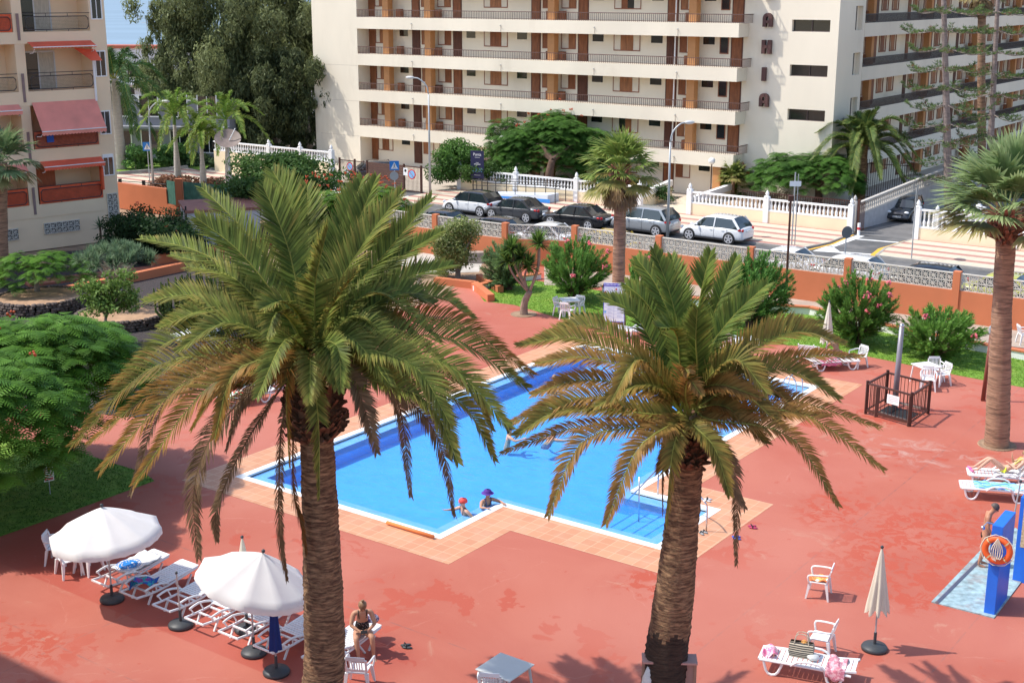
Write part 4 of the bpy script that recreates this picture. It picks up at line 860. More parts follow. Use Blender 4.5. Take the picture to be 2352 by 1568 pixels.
# --- smaller feather palms
def featherpalm(name, label, base, hH, nf, fl_, rt, bark, col, brown, droop=.3, L=.5, up=(.0, 1.3), sag=.6, plum=0, cat='palm tree', shaft=None, group=None, n=55, z=0, w=.05, top=(0,0)):
    t = thing(name, label, cat, base, 0, group)
    T_ = Vector((top[0], top[1], hH)); ringtrunk([(0,0,-.1),(top[0]*.3,top[1]*.3,hH*.5),T_], rt, bark, 'trunk', t, 14, .12, .012)
    z_ = hH
    if shaft: MB().lathe([(rt[-1]*1.05,hH),(rt[-1]*1.1,hH+.3),(rt[-1]*.7,hH+.9),(.04,hH+1.1)], 10, (top[0],top[1])).build('crownshaft', shaft, t, True); z_ += .8
    for i in range(nf):
        a = i*2.39996+random.uniform(-.2,.2); f = (i+.5)/nf; el = up[1]+(up[0]-up[1])*f+random.uniform(-.1,.1); l = fl_*random.uniform(.9,1.15)*(1 if f > .25 else .8)
        d_ = Vector((math.cos(a), math.sin(a), 0)); p0 = Vector((top[0],top[1],z_)); p1 = p0+(d_*math.cos(el)+Vector((0,0,math.sin(el))))*l*.5
        p2 = p0+d_*math.cos(el)*l*.95+Vector((0,0,math.sin(el)*l*.85-sag*l*math.cos(el)))
        frond([p0,p1,p2], L=L, n=n, w=w, col=col, brown=brown*(.3+f), droop=droop, plum=plum, par=t, rr=.03)
    return t
shaftm = mat('green_shaft', (.10,.20,.04), .4, .15, 4)
royal_b = mat('royal_bark', (.42,.40,.36), .85, .12, 2, .3, 10, stretch=(1,1,6))
random.seed(21)
lab = ['left one of the three young palms by the striped pavement','short middle one of the three young palms by the striped pavement','right one of the three young palms, behind the dish mast']
for i, (px, py, h_, l_) in enumerate(((410,428,4.6,2.5),(468,432,3.1,2.0),(527,436,4.4,2.6))):
    featherpalm('royal_palm', lab[i], G(px,py), h_, 16, l_*1.32, [.30,.24,.15,.12], royal_b, 'royal', .45, .5, .5, (-.25,1.35), .5, .35, shaft=shaftm, group='young palms by the street', n=70)
featherpalm('royal_palm', 'tall royal palm with a huge dark crown beside the sand coloured block', G(279,392), 7.4, 22, 5.2, [.42,.42,.36,.3], royal_b, ((.03,.08,.025),(.08,.18,.05),(.2,.26,.08)), .2, .7, .8, (-.9,1.3), .55, .5, n=110, w=.06)
featherpalm('date_palm', 'medium date palm at the corner of the lettered tower', G(1972,478), 4.3, 44, 3.9, [.42,.38,.36,.36], bark_phx, ((.06,.12,.03),(.14,.22,.06),(.4,.38,.1)), .25, .3, .6, (-.35,1.35), .5, n=110, w=.045)
# --- fan palms
def fan(mb, p, d_, R_, w=1.0, nseg=22, cg=(.06,.13,.04), ct=(.22,.24,.10), droop=.5, curl=.0):
    d_ = d_.normalized(); s_ = d_.cross(Vector((0,0,1))); s_ = s_.normalized() if s_.length > .1 else Vector((1,0,0)); n_ = s_.cross(d_).normalized()
    for i in range(nseg):
        a = (i/(nseg-1)-.5)*2*w*random.uniform(.97,1.03); l = R_*(1-.18*abs(a)/w)*random.uniform(.88,1.1)
        q = (d_*math.cos(a)+s_*math.sin(a)+n_*(.10*math.cos(a*2)+random.uniform(-.04,.04))).normalized(); x = (q.cross(n_)).normalized()*R_*.045
        m1 = p+q*l*.55; e = m1+(q+Vector((0,0,-droop*random.uniform(.5,1.5)))).normalized()*l*.45; g = lerp(cg, ct, random.random()*.5)
        mb.add([p, m1-x, m1+x, e], [(0,1,2),(1,3,2)], [g, lerp(g, ct, .2), lerp(g, ct, .2), lerp(g, ct, .75)])
def fanpalm(label, base, path, rads, nl, pet, R_, up, bark=bark_w, cg=(.06,.13,.04), ct=(.22,.24,.10), deadn=0, collar=None, droop=.5, seed=1, nseg=24, w=1.15):
    random.seed(seed); t = thing('fan_palm', label, 'palm tree', base); base = Vector(base)
    ringtrunk([p-base for p in path], rads, bark, 'trunk', t, 18, .07, .012)
    T_ = path[-1]-base
    if collar: s_ = MB(); stubskirt(s_, (T_.x,T_.y), T_.z-collar[0], T_.z+.1, collar[1], collar[2], collar[3], .3, .9, .07); s_.build('leaf_base_collar', mat('red_stubs', (.26,.12,.07), .9, .4, 8), t)
    for i in range(nl+deadn):
        dead = i >= nl; f = (i+.5)/nl; a = i*2.39996+random.uniform(-.25,.25); el = up[1]+(up[0]-up[1])*f if not dead else random.uniform(-1.45,-.9)
        d_ = Vector((math.cos(a)*math.cos(el), math.sin(a)*math.cos(el), math.sin(el))); l = pet*(random.uniform(.75,1.1) if not dead else .6)
        mb = MB(); p = T_+d_*l+Vector((0,0,-.12*l*math.cos(el))); g1, g2 = (cg, ct) if not dead else ((.20,.13,.07),(.36,.27,.16))
        if not dead and f > .75: g1 = lerp(cg, (.3,.22,.08), .4); g2 = lerp(ct, (.5,.35,.15), .6)
        mb.tube([T_+d_*.1, T_+d_*l*.5, p], [.022,.018,.014], 4, False, g2)
        fan(mb, p, d_+Vector((0,0,-.25 if not dead else -.6)), R_*random.uniform(.85,1.1), w, nseg, g1, g2, droop if not dead else 1.2); mb.build('fan_leaf' if not dead else 'dead_fan_leaf', leafm, t)
    return t
b0 = G(1422,752)
def vpath(b_, px, *ys): b_ = Vector(b_); return [b_-Vector((0,0,.1))]+[D(x, y, b_.y) for x, y in zip(px, ys)]
fanpalm('fan palm with a slim tapering trunk behind the notice board', b0, vpath(b0,(1421,1424,1426),640,500,398), [.29,.27,.25,.22], 34, 1.0, 1.18, (-.35,1.5), cg=(.08,.20,.035), ct=(.38,.42,.11), deadn=22, collar=(.5,.28,.3,60), seed=5)
b0 = G(2290,1022)
fanpalm('fan palm with ragged red leaf bases at the right edge of the deck', b0, vpath(b0,(2296,2302,2310,2312),850,700,560,500), [.40,.34,.30,.29,.32], 38, 1.35, 1.55, (-.1,1.5), cg=(.12,.22,.07), ct=(.42,.50,.24), collar=(.75,.34,.45,170), seed=6, nseg=34, droop=.35)
b0 = G(2,640)
fanpalm('fan palm whose trunk stands at the left edge before the sand coloured block', b0, vpath(b0,(0,0,2),540,430,375), [.40,.38,.34,.3], 26, 1.1, 1.35, (-.6,1.3), cg=(.08,.16,.06), ct=(.3,.38,.18), seed=7)
b0 = G(2256,452)
fanpalm('very tall fan palm with a shaggy dry skirt in front of the right wing', b0, vpath(b0,(2255,2254,2256),300,150,-20), [.30,.28,.26,.26], 14, 1.0, 1.2, (-.3,1.3), deadn=60, cg=(.08,.14,.04), ct=(.35,.3,.12), seed=8, droop=.9)
b0 = G(1682,462)
fanpalm('small bushy fan palm beside the entrance path', b0, vpath(b0,(1682,1683,1684),450,430,405), [.14,.13,.13,.12], 20, .55, .95, (-.3,1.4), cg=(.09,.18,.04), ct=(.35,.35,.1), seed=9)
# --- leaf clouds (numpy)
def cloud(name, par, clumps, n, size, cols, up=.4, aspect=.5, shell=.55, hang=0., m=leafm, seed=0, fan_=False, out=.6):
    rg_ = np.random.default_rng(seed); cl = np.array(clumps, float); wts = cl[:,3]*cl[:,4]*cl[:,5]; wts = (wts**.75)/(wts**.75).sum()
    idx = rg_.choice(len(cl), n, p=wts); v = rg_.normal(size=(n,3)); v /= np.linalg.norm(v, axis=1)[:,None]; r = rg_.random(n)**(1-shell)
    ctr = cl[idx,:3]+v*cl[idx,3:6]*r[:,None]
    nn = v*out+rg_.normal(size=(n,3))*.55+np.array([0,0,up]); nn /= np.linalg.norm(nn, axis=1)[:,None]
    t1 = np.cross(nn, rg_.normal(size=(n,3)))
    if hang: t1 = t1/np.linalg.norm(t1, axis=1)[:,None]*(1-hang)+np.array([0,0,-1])*hang
    t1 = t1-nn*(t1*nn).sum(1)[:,None]; t1 /= np.linalg.norm(t1, axis=1)[:,None]+1e-6; t2 = np.cross(nn, t1)
    s_ = size*rg_.uniform(.6,1.35,n)[:,None]; c0, c1 = np.array(cols[0]), np.array(cols[1])
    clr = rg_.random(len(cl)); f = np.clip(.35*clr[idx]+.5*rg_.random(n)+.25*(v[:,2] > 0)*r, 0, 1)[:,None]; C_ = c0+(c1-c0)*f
    if len(cols) > 2: mk = rg_.random(n) < cols[3]; C_[mk] = np.array(cols[2])*rg_.uniform(.7,1.2,(mk.sum(),1))
    a = ctr-t1*s_*.5; b_ = ctr+t2*s_*aspect*.5+nn*s_*.06; c_ = ctr+t1*s_*.5; d_ = ctr-t2*s_*aspect*.5+nn*s_*.06
    V_ = np.stack([a,b_,c_,d_],1).reshape(-1,3); me = bpy.data.meshes.new(name); me.vertices.add(4*n); me.vertices.foreach_set('co', V_.ravel().astype(np.float32))
    me.loops.add(4*n); me.loops.foreach_set('vertex_index', np.arange(4*n, dtype=np.int32)); me.polygons.add(n)
    me.polygons.foreach_set('loop_start', np.arange(0,4*n,4,dtype=np.int32)); me.polygons.foreach_set('loop_total', np.full(n,4,dtype=np.int32)); me.update(calc_edges=True); me.validate()
    at = me.color_attributes.new('Col','FLOAT_COLOR','POINT'); CC = np.ones((4*n,4),np.float32); CC[:,:3] = np.repeat(C_,4,0); at.data.foreach_set('color', CC.ravel())
    me.materials.append(m); o = bpy.data.objects.new(name, me); COL.objects.link(o); o.parent = par
    return o
def compound(name, par, spots, l, cols, seed=0, np_=8, w=.21):  # feathery leaves made of paired pinnae
    rr_ = random.Random(seed); mb = MB()
    for (p, d_, f) in spots:
        p = Vector(p); d_ = Vector(d_).normalized(); s_ = d_.cross(Vector((0,0,1))); s_ = s_.normalized() if s_.length > .05 else Vector((1,0,0)); up_ = s_.cross(d_)
        ll = l*rr_.uniform(.7,1.25); c_ = lerp(cols[0], cols[1], min(1,max(0,f*.6+rr_.random()*.5)))
        for i in range(np_):
            t = (i+1)/np_; q = p+d_*ll*t+Vector((0,0,-.35*ll*t*t)); pl = ll*.42*math.sin(math.pi*(t*.85+.12))
            T_ = (d_+Vector((0,0,-.7*t))).normalized()
            for sd in (-1,1):
                e = q+(s_*sd+T_*.55+up_*.12+Vector((0,0,-.15))).normalized()*pl*rr_.uniform(.85,1.1); hw = T_*ll*w/np_*3.2
                mb.add([q-hw*.4, q+hw*.6, e+hw*.35, e-hw*.25], [(0,1,2,3)], lerp(c_, cols[1], rr_.random()*.3))
    return mb.build(name, leafm, par)
def cluster_spots(c, rx, ry, rz, n, seed, sp=.5, fl=11, pw=.5):
    rr_ = random.Random(seed); cl = []; tries = 0
    k_ = [(rr_.uniform(1.5,4), rr_.uniform(0,6.28)) for _ in range(3)]
    while len(cl) < n and tries < n*60:
        tries += 1; a = rr_.uniform(0,6.28); r = rr_.random()**.5; lim = .84+.13*math.sin(a*k_[0][0]+k_[0][1])+.09*math.sin(a*5.3+k_[1][1])
        if r > lim: continue
        x, y = math.cos(a)*r, math.sin(a)*r; dome = math.sqrt(max(0, 1-(r/lim)**2.2))*.8+.10*math.sin(x*6+k_[1][1])+.10*math.sin(y*7+k_[2][1])
        z = dome-(rr_.random()**1.3)*pw-(.25 if r > lim*.8 else 0)*rr_.random()
        p = (c[0]+x*rx, c[1]+y*ry, c[2]+z*rz)
        if any(abs(p[0]-q[0][0]) < sp and abs(p[1]-q[0][1]) < sp and abs(p[2]-q[0][2]) < sp*.45 for q in cl): continue
        cl.append((p, a, r, rr_.random()))
    out = []
    for p, a, r, h in cl:
        for j in range(fl):
            b_ = j*2.4+h*6+rr_.uniform(-.3,.3); d_ = Vector((math.cos(b_)+math.cos(a)*r*.7, math.sin(b_)+math.sin(a)*r*.7, rr_.uniform(-.1,.45)-.3*r)); out.append(((p[0]+rr_.uniform(-.06,.06), p[1]+rr_.uniform(-.06,.06), p[2]+rr_.uniform(-.05,.08)), d_, h*.9))
    return out
def umbrella_spots(c, rx, ry, rz, n, seed, low=.0, lobes=9, pw=1.15):
    rr_ = random.Random(seed); L_ = [(rr_.uniform(0,6.28), rr_.uniform(.15,.85), rr_.uniform(.22,.42), rr_.uniform(-.28,.22)) for _ in range(lobes*3)]; out = []
    while len(out) < n:
        a, r, s_, dz = rr_.choice(L_); x0, y0 = math.cos(a)*r, math.sin(a)*r; b_ = rr_.uniform(0,6.28); q = rr_.random()**.5*s_
        x, y = x0+math.cos(b_)*q, y0+math.sin(b_)*q; R_ = math.hypot(x, y)
        if R_ > 1.08: continue
        z = (1-R_*R_)**.5*.75 if R_ < 1 else 0; z += dz*1.0+.25*(1-(q/s_)**2); z -= (rr_.random()**2.2)*pw
        d_ = Vector((x*1.0+math.cos(b_)*.7+rr_.uniform(-.3,.3), y+math.sin(b_)*.7+rr_.uniform(-.3,.3), rr_.uniform(-.15,.35)))
        out.append(((c[0]+x*rx, c[1]+y*ry, c[2]+z*rz), d_, .15+z*.75))
    return out
def limbs(mb, base, tips, r0, kn=.45, jit=.12, seed=0):
    rr_ = random.Random(seed)
    for tp in tips:
        b_ = Vector(base); e = Vector(tp); m1 = b_.lerp(e, .35)+Vector((rr_.uniform(-jit,jit), rr_.uniform(-jit,jit), kn*.3)); m2 = b_.lerp(e, .7)+Vector((rr_.uniform(-jit,jit), rr_.uniform(-jit,jit), kn*.3))
        mb.tube(bez([b_, m1, m2, e], 10), [r0*(1-.75*i/10) for i in range(11)], 7, False)
def flame(name, label, base, c, rx, ry, rz, n, l, cols, seed, trunk_pts, tr=.16, bark=bark_g, flowers=0, cat='tree', lob=9, np_=9, sp=.5, pw=.6):
    base = Vector(base); t = thing(name, label, cat, base); c = Vector(c)-base
    mb = MB(); fork = Vector(trunk_pts[-1]); mb.tube(bez([(0,0,-.1)]+trunk_pts, 12), [tr*(1.25-.45*i/12) for i in range(13)], 9)
    rr_ = random.Random(seed); tips = [(c.x+math.cos(a)*rx*.65, c.y+math.sin(a)*ry*.65, c.z+rz*.1+rr_.uniform(-.1,.3)) for a in [k*1.05+rr_.uniform(-.2,.2) for k in range(6)]]+[(c.x, c.y, c.z+rz*.4)]
    limbs(mb, fork, tips, tr*.65, seed=seed); mb.build('trunk', bark, t, True)
    compound('crown', t, cluster_spots(c, rx, ry, rz, n, seed, sp, 11, pw), l, cols, seed, np_)
    if flowers:
        f_ = MB(); S_ = umbrella_spots(c, rx, ry, rz*1.05, flowers, seed+3, pw=.1)
        for p, d_, q in S_:
            for k in range(5): f_.ball((p[0]+rr_.uniform(-.1,.1), p[1]+rr_.uniform(-.1,.1), p[2]+.05+rr_.uniform(-.04,.08)), .045, 5, 3)
        f_.build('blossom', mat('flame_blossom', (.55,.09,.03), .6, .2), t)
    return t
LG = ((.025,.09,.012),(.16,.34,.04)); DG = ((.025,.075,.015),(.12,.26,.045))
b0 = G(-70,1130); flame('flame_tree', 'broad bright green feathery tree shading the dark lawn', b0, D(-60,872,36.6), 4.75, 5.2, 1.9, 1000, .56, LG, 31, [(.2,0,1.4),(.6,.2,2.9)], .22, flowers=14, np_=8, sp=.5, pw=.62)
b0 = G(88,696); flame('flame_tree', 'small flat-topped tree in the round stone bed', b0, D(92,612,G(88,696).y), 2.35, 1.9, .8, 130, .45, LG, 32, [(0,0,.9),(-.05,0,1.7)], .12, flowers=0)
b0 = G(1262,437,.35); flame('flame_tree', 'large spreading dark green tree with red blossoms before the galleries', b0, D(1275,335,G(1262,437).y+1), 4.5, 3.4, 2.7, 520, .64, DG, 33, [(0,0,1.2),(.2,0,2.2)], .3, bark_d, 22, lob=12)
b0 = G(1158,425,.35); flame('flame_tree', 'smaller dark tree left of the large spreading tree', b0, D(1160,318,G(1158,425).y+1), 1.5, 1.3, 1.9, 90, .55, DG, 34, [(0,0,1.2),(.1,0,2.2)], .12, bark_d)
b0 = G(1872,478); flame('flame_tree', 'wide umbrella-shaped tree before the tower windows', b0, D(1862,398,G(1872,478).y), 3.9, 3.4, 1.6, 330, .64, DG, 35, [(.2,0,.8),(.1,0,1.5)], .26, bark_d, 0, pw=.4)
b0 = G(1705,455); flame('flame_shrub', 'light shrub with orange blossoms right of the small fan palm', b0, D(1712,412,G(1705,455).y), 1.9, 1.4, 1.3, 60, .6, LG, 36, [(0,0,.5),(.1,0,1.0)], .09, bark_d, 14, 'shrub')
b0 = G(800,575); flame('flame_shrub', 'tall bright green shrub with faded red blossoms behind the taller date palm', b0, D(800,505,G(800,575).y+2), 4.4, 2.4, 2.4, 330, .55, ((.05,.14,.02),(.22,.38,.05)), 37, [(0,0,.5),(.1,0,1.2)], .1, bark_d, 90, 'shrub')
# --- eucalyptus trees
def euca(label, base, cl, n, seed, trunks, cols=((.045,.065,.03),(.17,.20,.075))):
    t = thing('eucalyptus_tree', label, 'tree', base, 0, 'tall eucalyptus trees left of the main building'); base = Vector(base); mb = MB()
    for pts, r in trunks: mb.tube(bez([Vector(p)-base for p in pts], 10), [r*(1-.7*i/10) for i in range(11)], 9)
    mb.build('trunk', mat('gum_bark', (.30,.24,.20), .9, .3, 1.5, .5, 8, stretch=(3,3,.6)), t, True)
    rr_ = random.Random(seed); clumps = []
    for (x, y, d_, rx, rz) in cl:
        c_ = D(x, y, d_)-base
        for k in range(26): q_ = rr_.uniform(.13,.32); clumps.append((c_.x+rr_.gauss(0,rx*.42), c_.y+rr_.gauss(0,rx*.4), c_.z+rr_.gauss(0,rz*.42), rx*q_, rx*q_, rz*q_*1.4))
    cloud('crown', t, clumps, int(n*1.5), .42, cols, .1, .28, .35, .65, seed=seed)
    return t
euca('leaning eucalyptus with pale trunk just left of the cream building', G(700,345), [(690,60,124,3.4,3.6),(690,170,124,2.8,3.5),(685,255,124,2.4,2.6),(655,0,125,3.2,3),(720,110,126,3,5)], 26000, 41, [([G(700,345),D(700,290,124),D(690,150,124)],.8)], ((.05,.07,.035),(.21,.25,.10)))
euca('widest eucalyptus, its grey-green crown filling the gap beside the sea view', G(560,346), [(400,20,121,3.2,3.4),(395,110,121,3.2,3.0),(365,60,121,1.6,2.4),(470,60,120,4.4,4.6),(560,30,121,5,4.8),(455,200,121,4.8,3.6),(385,195,120,2.8,2.4),(360,165,122,2.2,1.8),(500,215,119,3.0,3.0),(440,228,119,2.6,1.8),(510,160,120,3.4,3.4),(560,130,121,5,4.8),(620,80,120,4.2,4.6),(500,120,122,5.4,5.4)], 62000, 42, [([G(560,346),D(550,260,121),D(500,120,121)],.55),([G(560,346),D(590,240,121),D(610,80,121)],.5)], ((.08,.10,.05),(.32,.36,.15)))
euca('dark lower eucalyptus between the young palms and the leaning trunk', G(625,346), [(600,220,117,3.8,3.6),(640,290,117,3,2.4),(570,290,117,3.2,2.4),(545,240,117,3.0,2.8),(665,180,117,3.4,3.4),(560,330,117,2.0,1.6),(620,345,118,2.2,1.4),(680,320,119,2.0,1.6),(650,240,117,3,3)], 36000, 43, [([G(625,346),D(628,300,121),D(630,180,121)],.6)], ((.04,.06,.03),(.17,.20,.085)))
# --- shrubs and small trees
def shrub(name, label, px, py, clp, n, size, cols, seed, trunk=None, up=.4, aspect=.45, cat='shrub', group=None, hang=0, shell=.5, stems=5, sr=.035, flowers=None, base=None):
    b_ = Vector(base) if base else G(px, py); t = thing(name, label, cat, b_, 0, group); rr_ = random.Random(seed); clumps = []
    for (x, y, rx, rz) in clp:
        c_ = D(x, y, b_.y)-b_
        for k in range(24): clumps.append((c_.x+rr_.uniform(-.8,.8)*rx, rr_.uniform(-.8,.8)*rx, c_.z+rr_.uniform(-.75,.75)*rz, rx*rr_.uniform(.35,.65), rx*rr_.uniform(.35,.65), rz*rr_.uniform(.35,.6)))
    mb = MB(); k0 = (0,0,.0)
    if trunk: mb.tube(bez([(0,0,-.1),(trunk[1]*.3,0,trunk[0]*.5),(trunk[1],0,trunk[0])], 8), [trunk[2]*(1.2-.4*i/8) for i in range(9)], 8); k0 = (trunk[1],0,trunk[0])
    limbs(mb, k0, [clumps[rr_.randrange(len(clumps))][:3] for _ in range(stems)], sr if not trunk else trunk[2]*.5, seed=seed); mb.build('stems' if not trunk else 'trunk', bark_d if not trunk else bark_g, t, True)
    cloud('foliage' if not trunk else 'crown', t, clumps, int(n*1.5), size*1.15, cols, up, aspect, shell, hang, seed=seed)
    if flowers:
        f_ = MB()
        for _ in range(flowers[0]):
            c_ = rr_.choice(clumps); v = Vector((rr_.gauss(0,1), rr_.gauss(-.6,.8), rr_.gauss(.7,.7))).normalized()
            p = Vector(c_[:3])+Vector((v.x*c_[3], v.y*c_[4], v.z*c_[5]))*1.1
            for k in range(6): f_.ball(p+Vector((rr_.uniform(-.09,.09), rr_.uniform(-.09,.09), rr_.uniform(-.07,.07))), rr_.uniform(.03,.055), 5, 3)
        f_.build('flower', mat('pink_flower' if len(flowers) < 2 else flowers[1], (.75,.16,.20) if len(flowers) < 2 else flowers[2], .6, .2), t)
    return t
def oleander(label, px, py, cx, cy, rx, rz, seed, cols=((.08,.18,.035),(.22,.42,.09)), flowers=6, n=230):
    b_ = G(px, py); t = thing('oleander_bush', label, 'shrub', b_, 0, 'oleanders along the garden wall'); rr_ = random.Random(seed); c_ = D(cx, cy, b_.y)-b_; ms = MB(); ml = MB(); fl_ = MB(); ends = []
    for i in range(n):
        while True:
            v = Vector((rr_.uniform(-1,1), rr_.uniform(-1,1), rr_.uniform(-1,1)))
            if .45 < v.length < 1.0: break
        v *= rr_.uniform(.92,1.1); e = c_+Vector((v.x*rx, v.y*rx, v.z*rz)); ends.append(e); k = Vector((e.x*.35, e.y*.35, e.z*.45)); 
        if i % 4 == 0: ms.tube(bez([(rr_.uniform(-.15,.15), rr_.uniform(-.15,.15), 0), k, e], 5), [.025,.02,.018,.014,.01,.006], 4, False)
        dr = (e-Vector((0,0,c_.z*.25))).normalized(); g = lerp(cols[0], cols[1], .35*rr_.random()+.3*(v.z+1)/2)
        for j in range(64):
            p = e-dr*rr_.uniform(0,.65); a = rr_.uniform(0,6.28); s_ = dr.cross(Vector((math.cos(a), math.sin(a), .3))).normalized(); q = (dr*.9+s_*.65).normalized(); l = rr_.uniform(.13,.24); w_ = dr.cross(s_)*.021
            m1 = p+q*l*.5; ml.add([p, m1-w_, p+q*l, m1+w_], [(0,1,2,3)], lerp(g, cols[1], rr_.random()*.6))
    for _ in range(flowers):
        e = max(rr_.sample(ends, 5), key=lambda q: q.z-q.y*.4)
        for k in range(10): fl_.ball(e+Vector((rr_.uniform(-.12,.12), rr_.uniform(-.12,.12), rr_.uniform(-.04,.12))), rr_.uniform(.035,.06), 6, 4)
    ms.build('stems', bark_d, t); ml.build('foliage', leafm, t)
    if flowers: fl_.build('flower', mat('pink_flower', (.75,.16,.20), .6, .2), t)
    return t
oleander('oleander with pink flowers on top, behind the white plastic chairs and table near the yucca', 1318,690, 1325,610, 1.75,1.4, 51, flowers=7, n=300)
oleander('grey-green oleander left of the branching yucca', 1170,665, 1152,608, 1.15,1.2, 52, ((.09,.17,.07),(.24,.36,.15)), 0, 220)
oleander('oleander partly hidden behind the upright fronds of the shorter date palm', 1470,700, 1485,632, 1.0,1.15, 53, flowers=2, n=130)
oleander('tall oleander beside the brown garden lamp post', 1722,752, 1742,664, 1.6,1.7, 54, ((.06,.16,.035),(.18,.38,.08)), 0, 340)
oleander('round oleander full of pink flowers beside the folded cream parasol', 1968,788, 1970,702, 1.75,1.5, 55, ((.07,.16,.03),(.2,.38,.07)), 13, 340)
oleander('low wide oleander between the grey mast and the right fan palm', 2145,822, 2158,762, 1.9,1.0, 56, ((.08,.18,.03),(.22,.42,.08)), 3, 300)
shrub('pittosporum_tree', 'pale variegated shrub tree in the dirt bed before the garden wall', 1052,642, [(1052,570,1.15,1.45)], 8500, .13, ((.08,.12,.03),(.30,.36,.12),(.45,.46,.22),.15), 57, (1.0,0,.13), cat='small tree')
shrub('fig_tree', 'slender light green tree in front of the round bed', 243,795, [(215,665,.75,.55),(270,650,.65,.6),(250,700,1.0,.35),(290,690,.55,.4)], 2600, .15, ((.07,.15,.03),(.24,.36,.08)), 58, (1.3,.1,.07), cat='small tree', sr=.03, stems=12)
shrub('hedge_bush', 'dark hedge with orange flowers beside the barred gate', 350,600, [(350,535,2.3,1.2),(300,545,1.5,1.1),(410,550,1.4,1.0)], 14000, .16, ((.01,.025,.01),(.03,.075,.02)), 59, cat='hedge', flowers=(7,'orange_flower',(.8,.18,.08)))
shrub('carob_tree', 'dense dark green tree between the white shed and the sliding gate', 690,520, [(640,410,3.0,1.3),(600,440,1.8,1.2),(700,420,2.2,1.0),(660,375,1.8,.7)], 15000, .24, ((.03,.07,.02),(.12,.22,.05)), 60, (2.0,-.6,.22), cat='tree')
shrub('round_tree', 'round glossy tree beside the dark price banner', 1045,440, [(1045,366,1.9,1.5)], 9000, .2, ((.03,.09,.02),(.13,.26,.05)), 61, (1.4,0,.12), cat='small tree', base=uv(-58.8,79.6,.3))
shrub('garden_hedge', 'low hedge beneath the large spreading tree', 1130,420, [(1100,393,1.4,.7),(1160,397,1.8,.6)], 6000, .18, ((.03,.07,.02),(.10,.19,.04)), 62, base=uv(-56.5,79,.3))
shrub('garden_hedge', 'dark shrubs behind the white balustrade near the entrance path', 1500,440, [(1460,425,1.1,.6),(1510,440,1.1,.5),(1400,420,1.6,.5)], 3500, .18, ((.025,.06,.02),(.08,.15,.04)), 63, base=uv(-47.3,79.5,.3))
shrub('copper_bush', 'reddish brown ground shrubs around the young palms', 470,430, [(400,418,1.6,.45),(450,425,1.8,.4),(500,430,1.6,.45),(545,436,1.0,.45)], 3200, .28, ((.10,.045,.03),(.34,.17,.10)), 64, cat='shrub')
shrub('grey_bush', 'pale twiggy shrub below the umbrella-shaped tree', 1780,470, [(1780,455,1.6,.5)], 1500, .12, ((.2,.19,.12),(.4,.38,.25)), 65)
for (px, py, lb_) in ((312,392,'bright round shrub on the far lawn beside the royal palm trunk'),(395,385,'bright round shrub behind the street lamp on the far lawn')): shrub('lawn_shrub', lb_, px, py, [(px,py-32,1.3,.8)], 1800, .25, ((.06,.16,.04),(.16,.33,.09)), px, (1.0,0,.08), cat='shrub')
shrub('dark_hedge', 'dark flowering hedge on the far lawn behind the young palms', 450,380, [(440,372,2.2,.6),(500,378,1.6,.5)], 3000, .25, ((.03,.06,.03),(.10,.16,.06)), 66, cat='hedge')
# --- spiky plants
def rosette(mb, c, R_, n, rr_, cg, ct, w=.05, lo=-.4, hi=1.5, droop=.15):
    c = Vector(c)
    for i in range(n):
        a = rr_.uniform(0,6.283); el = lo+(hi-lo)*rr_.random(); d_ = Vector((math.cos(a)*math.cos(el), math.sin(a)*math.cos(el), math.sin(el))); l = R_*rr_.uniform(.75,1.1)
        s_ = Vector((-math.sin(a), math.cos(a), 0))*w*.5; m1 = c+d_*l*.5; g = lerp(cg, ct, rr_.random())
        mb.add([c-s_*.7, c+s_*.7, m1+s_, m1-s_, m1+(d_+Vector((0,0,-droop))).normalized()*l*.5], [(0,1,2,3),(3,2,4)], [g,g,g,g,lerp(g,ct,.6)])
rr_ = random.Random(70)
b_ = G(1203,722); t = thing('yucca_tree', 'branching yucca with spiky heads on the edge of the deck', 'tree', b_)
heads = [D(x,y,b_.y)-b_ for x, y in ((1175,572),(1238,560),(1212,612),(1165,600),(1195,592))]
mb = MB(); k_ = D(1218,668,b_.y)-b_; mb.tube(bez([(0,0,-.1),D(1205,695,b_.y)-b_,k_],8),[.20,.19,.18,.17,.16,.16,.15,.14,.12],9)
for h_, th in zip(heads, (.06,.07,.05,.05,.05)): mb.tube(bez([k_-Vector((.05,0,.1)), k_.lerp(h_,.5)+Vector((.15 if h_.x > k_.x else -.2,0,0)), h_],8), th, 7)
mb.build('trunk', mat('yucca_bark',(.30,.21,.16),.9,.3,4,.5,12), t, True)
mb = MB()
for h_ in heads: rosette(mb, h_, .8, 190, rr_, (.04,.10,.02), (.18,.30,.06), .07)
mb.build('crown', leafm, t); tag(MB().lathe([(.62,.005),(.60,.03),(.55,.012)],20).build('planting_hole', dirt), 'small round earth hole around the yucca base', 'planting hole').location = b_
b_ = G(273,722); t = thing('dragon_tree', 'dragon tree with grey-green dome crown in the front round bed', 'tree', b_)
mb = MB(); mb.lathe([(.38,0),(.34,.3),(.30,1.0),(.32,1.2)],12); tips = [(math.cos(a)*r_,math.sin(a)*r_*.8,2.35+.25*(1-r_)) for a, r_ in [(k*.63,.5+.55*(k%3)/2) for k in range(20)]]; limbs(mb,(0,0,1.1),tips,.12,seed=3); mb.build('trunk', mat('dragon_bark',(.42,.36,.31),.9,.15,3,.3,10), t, True)
mb = MB()
for k in range(75):
    a = rr_.uniform(0,6.28); r_ = rr_.random()**.5*1.75; rosette(mb, (math.cos(a)*r_, math.sin(a)*r_*.85, 2.35+.75*(1-(r_/1.9)**2)), .5, 46, rr_, (.07,.13,.06), (.22,.32,.18), .035, -.5, 1.5, .1)
mb.build('crown', leafm, t)
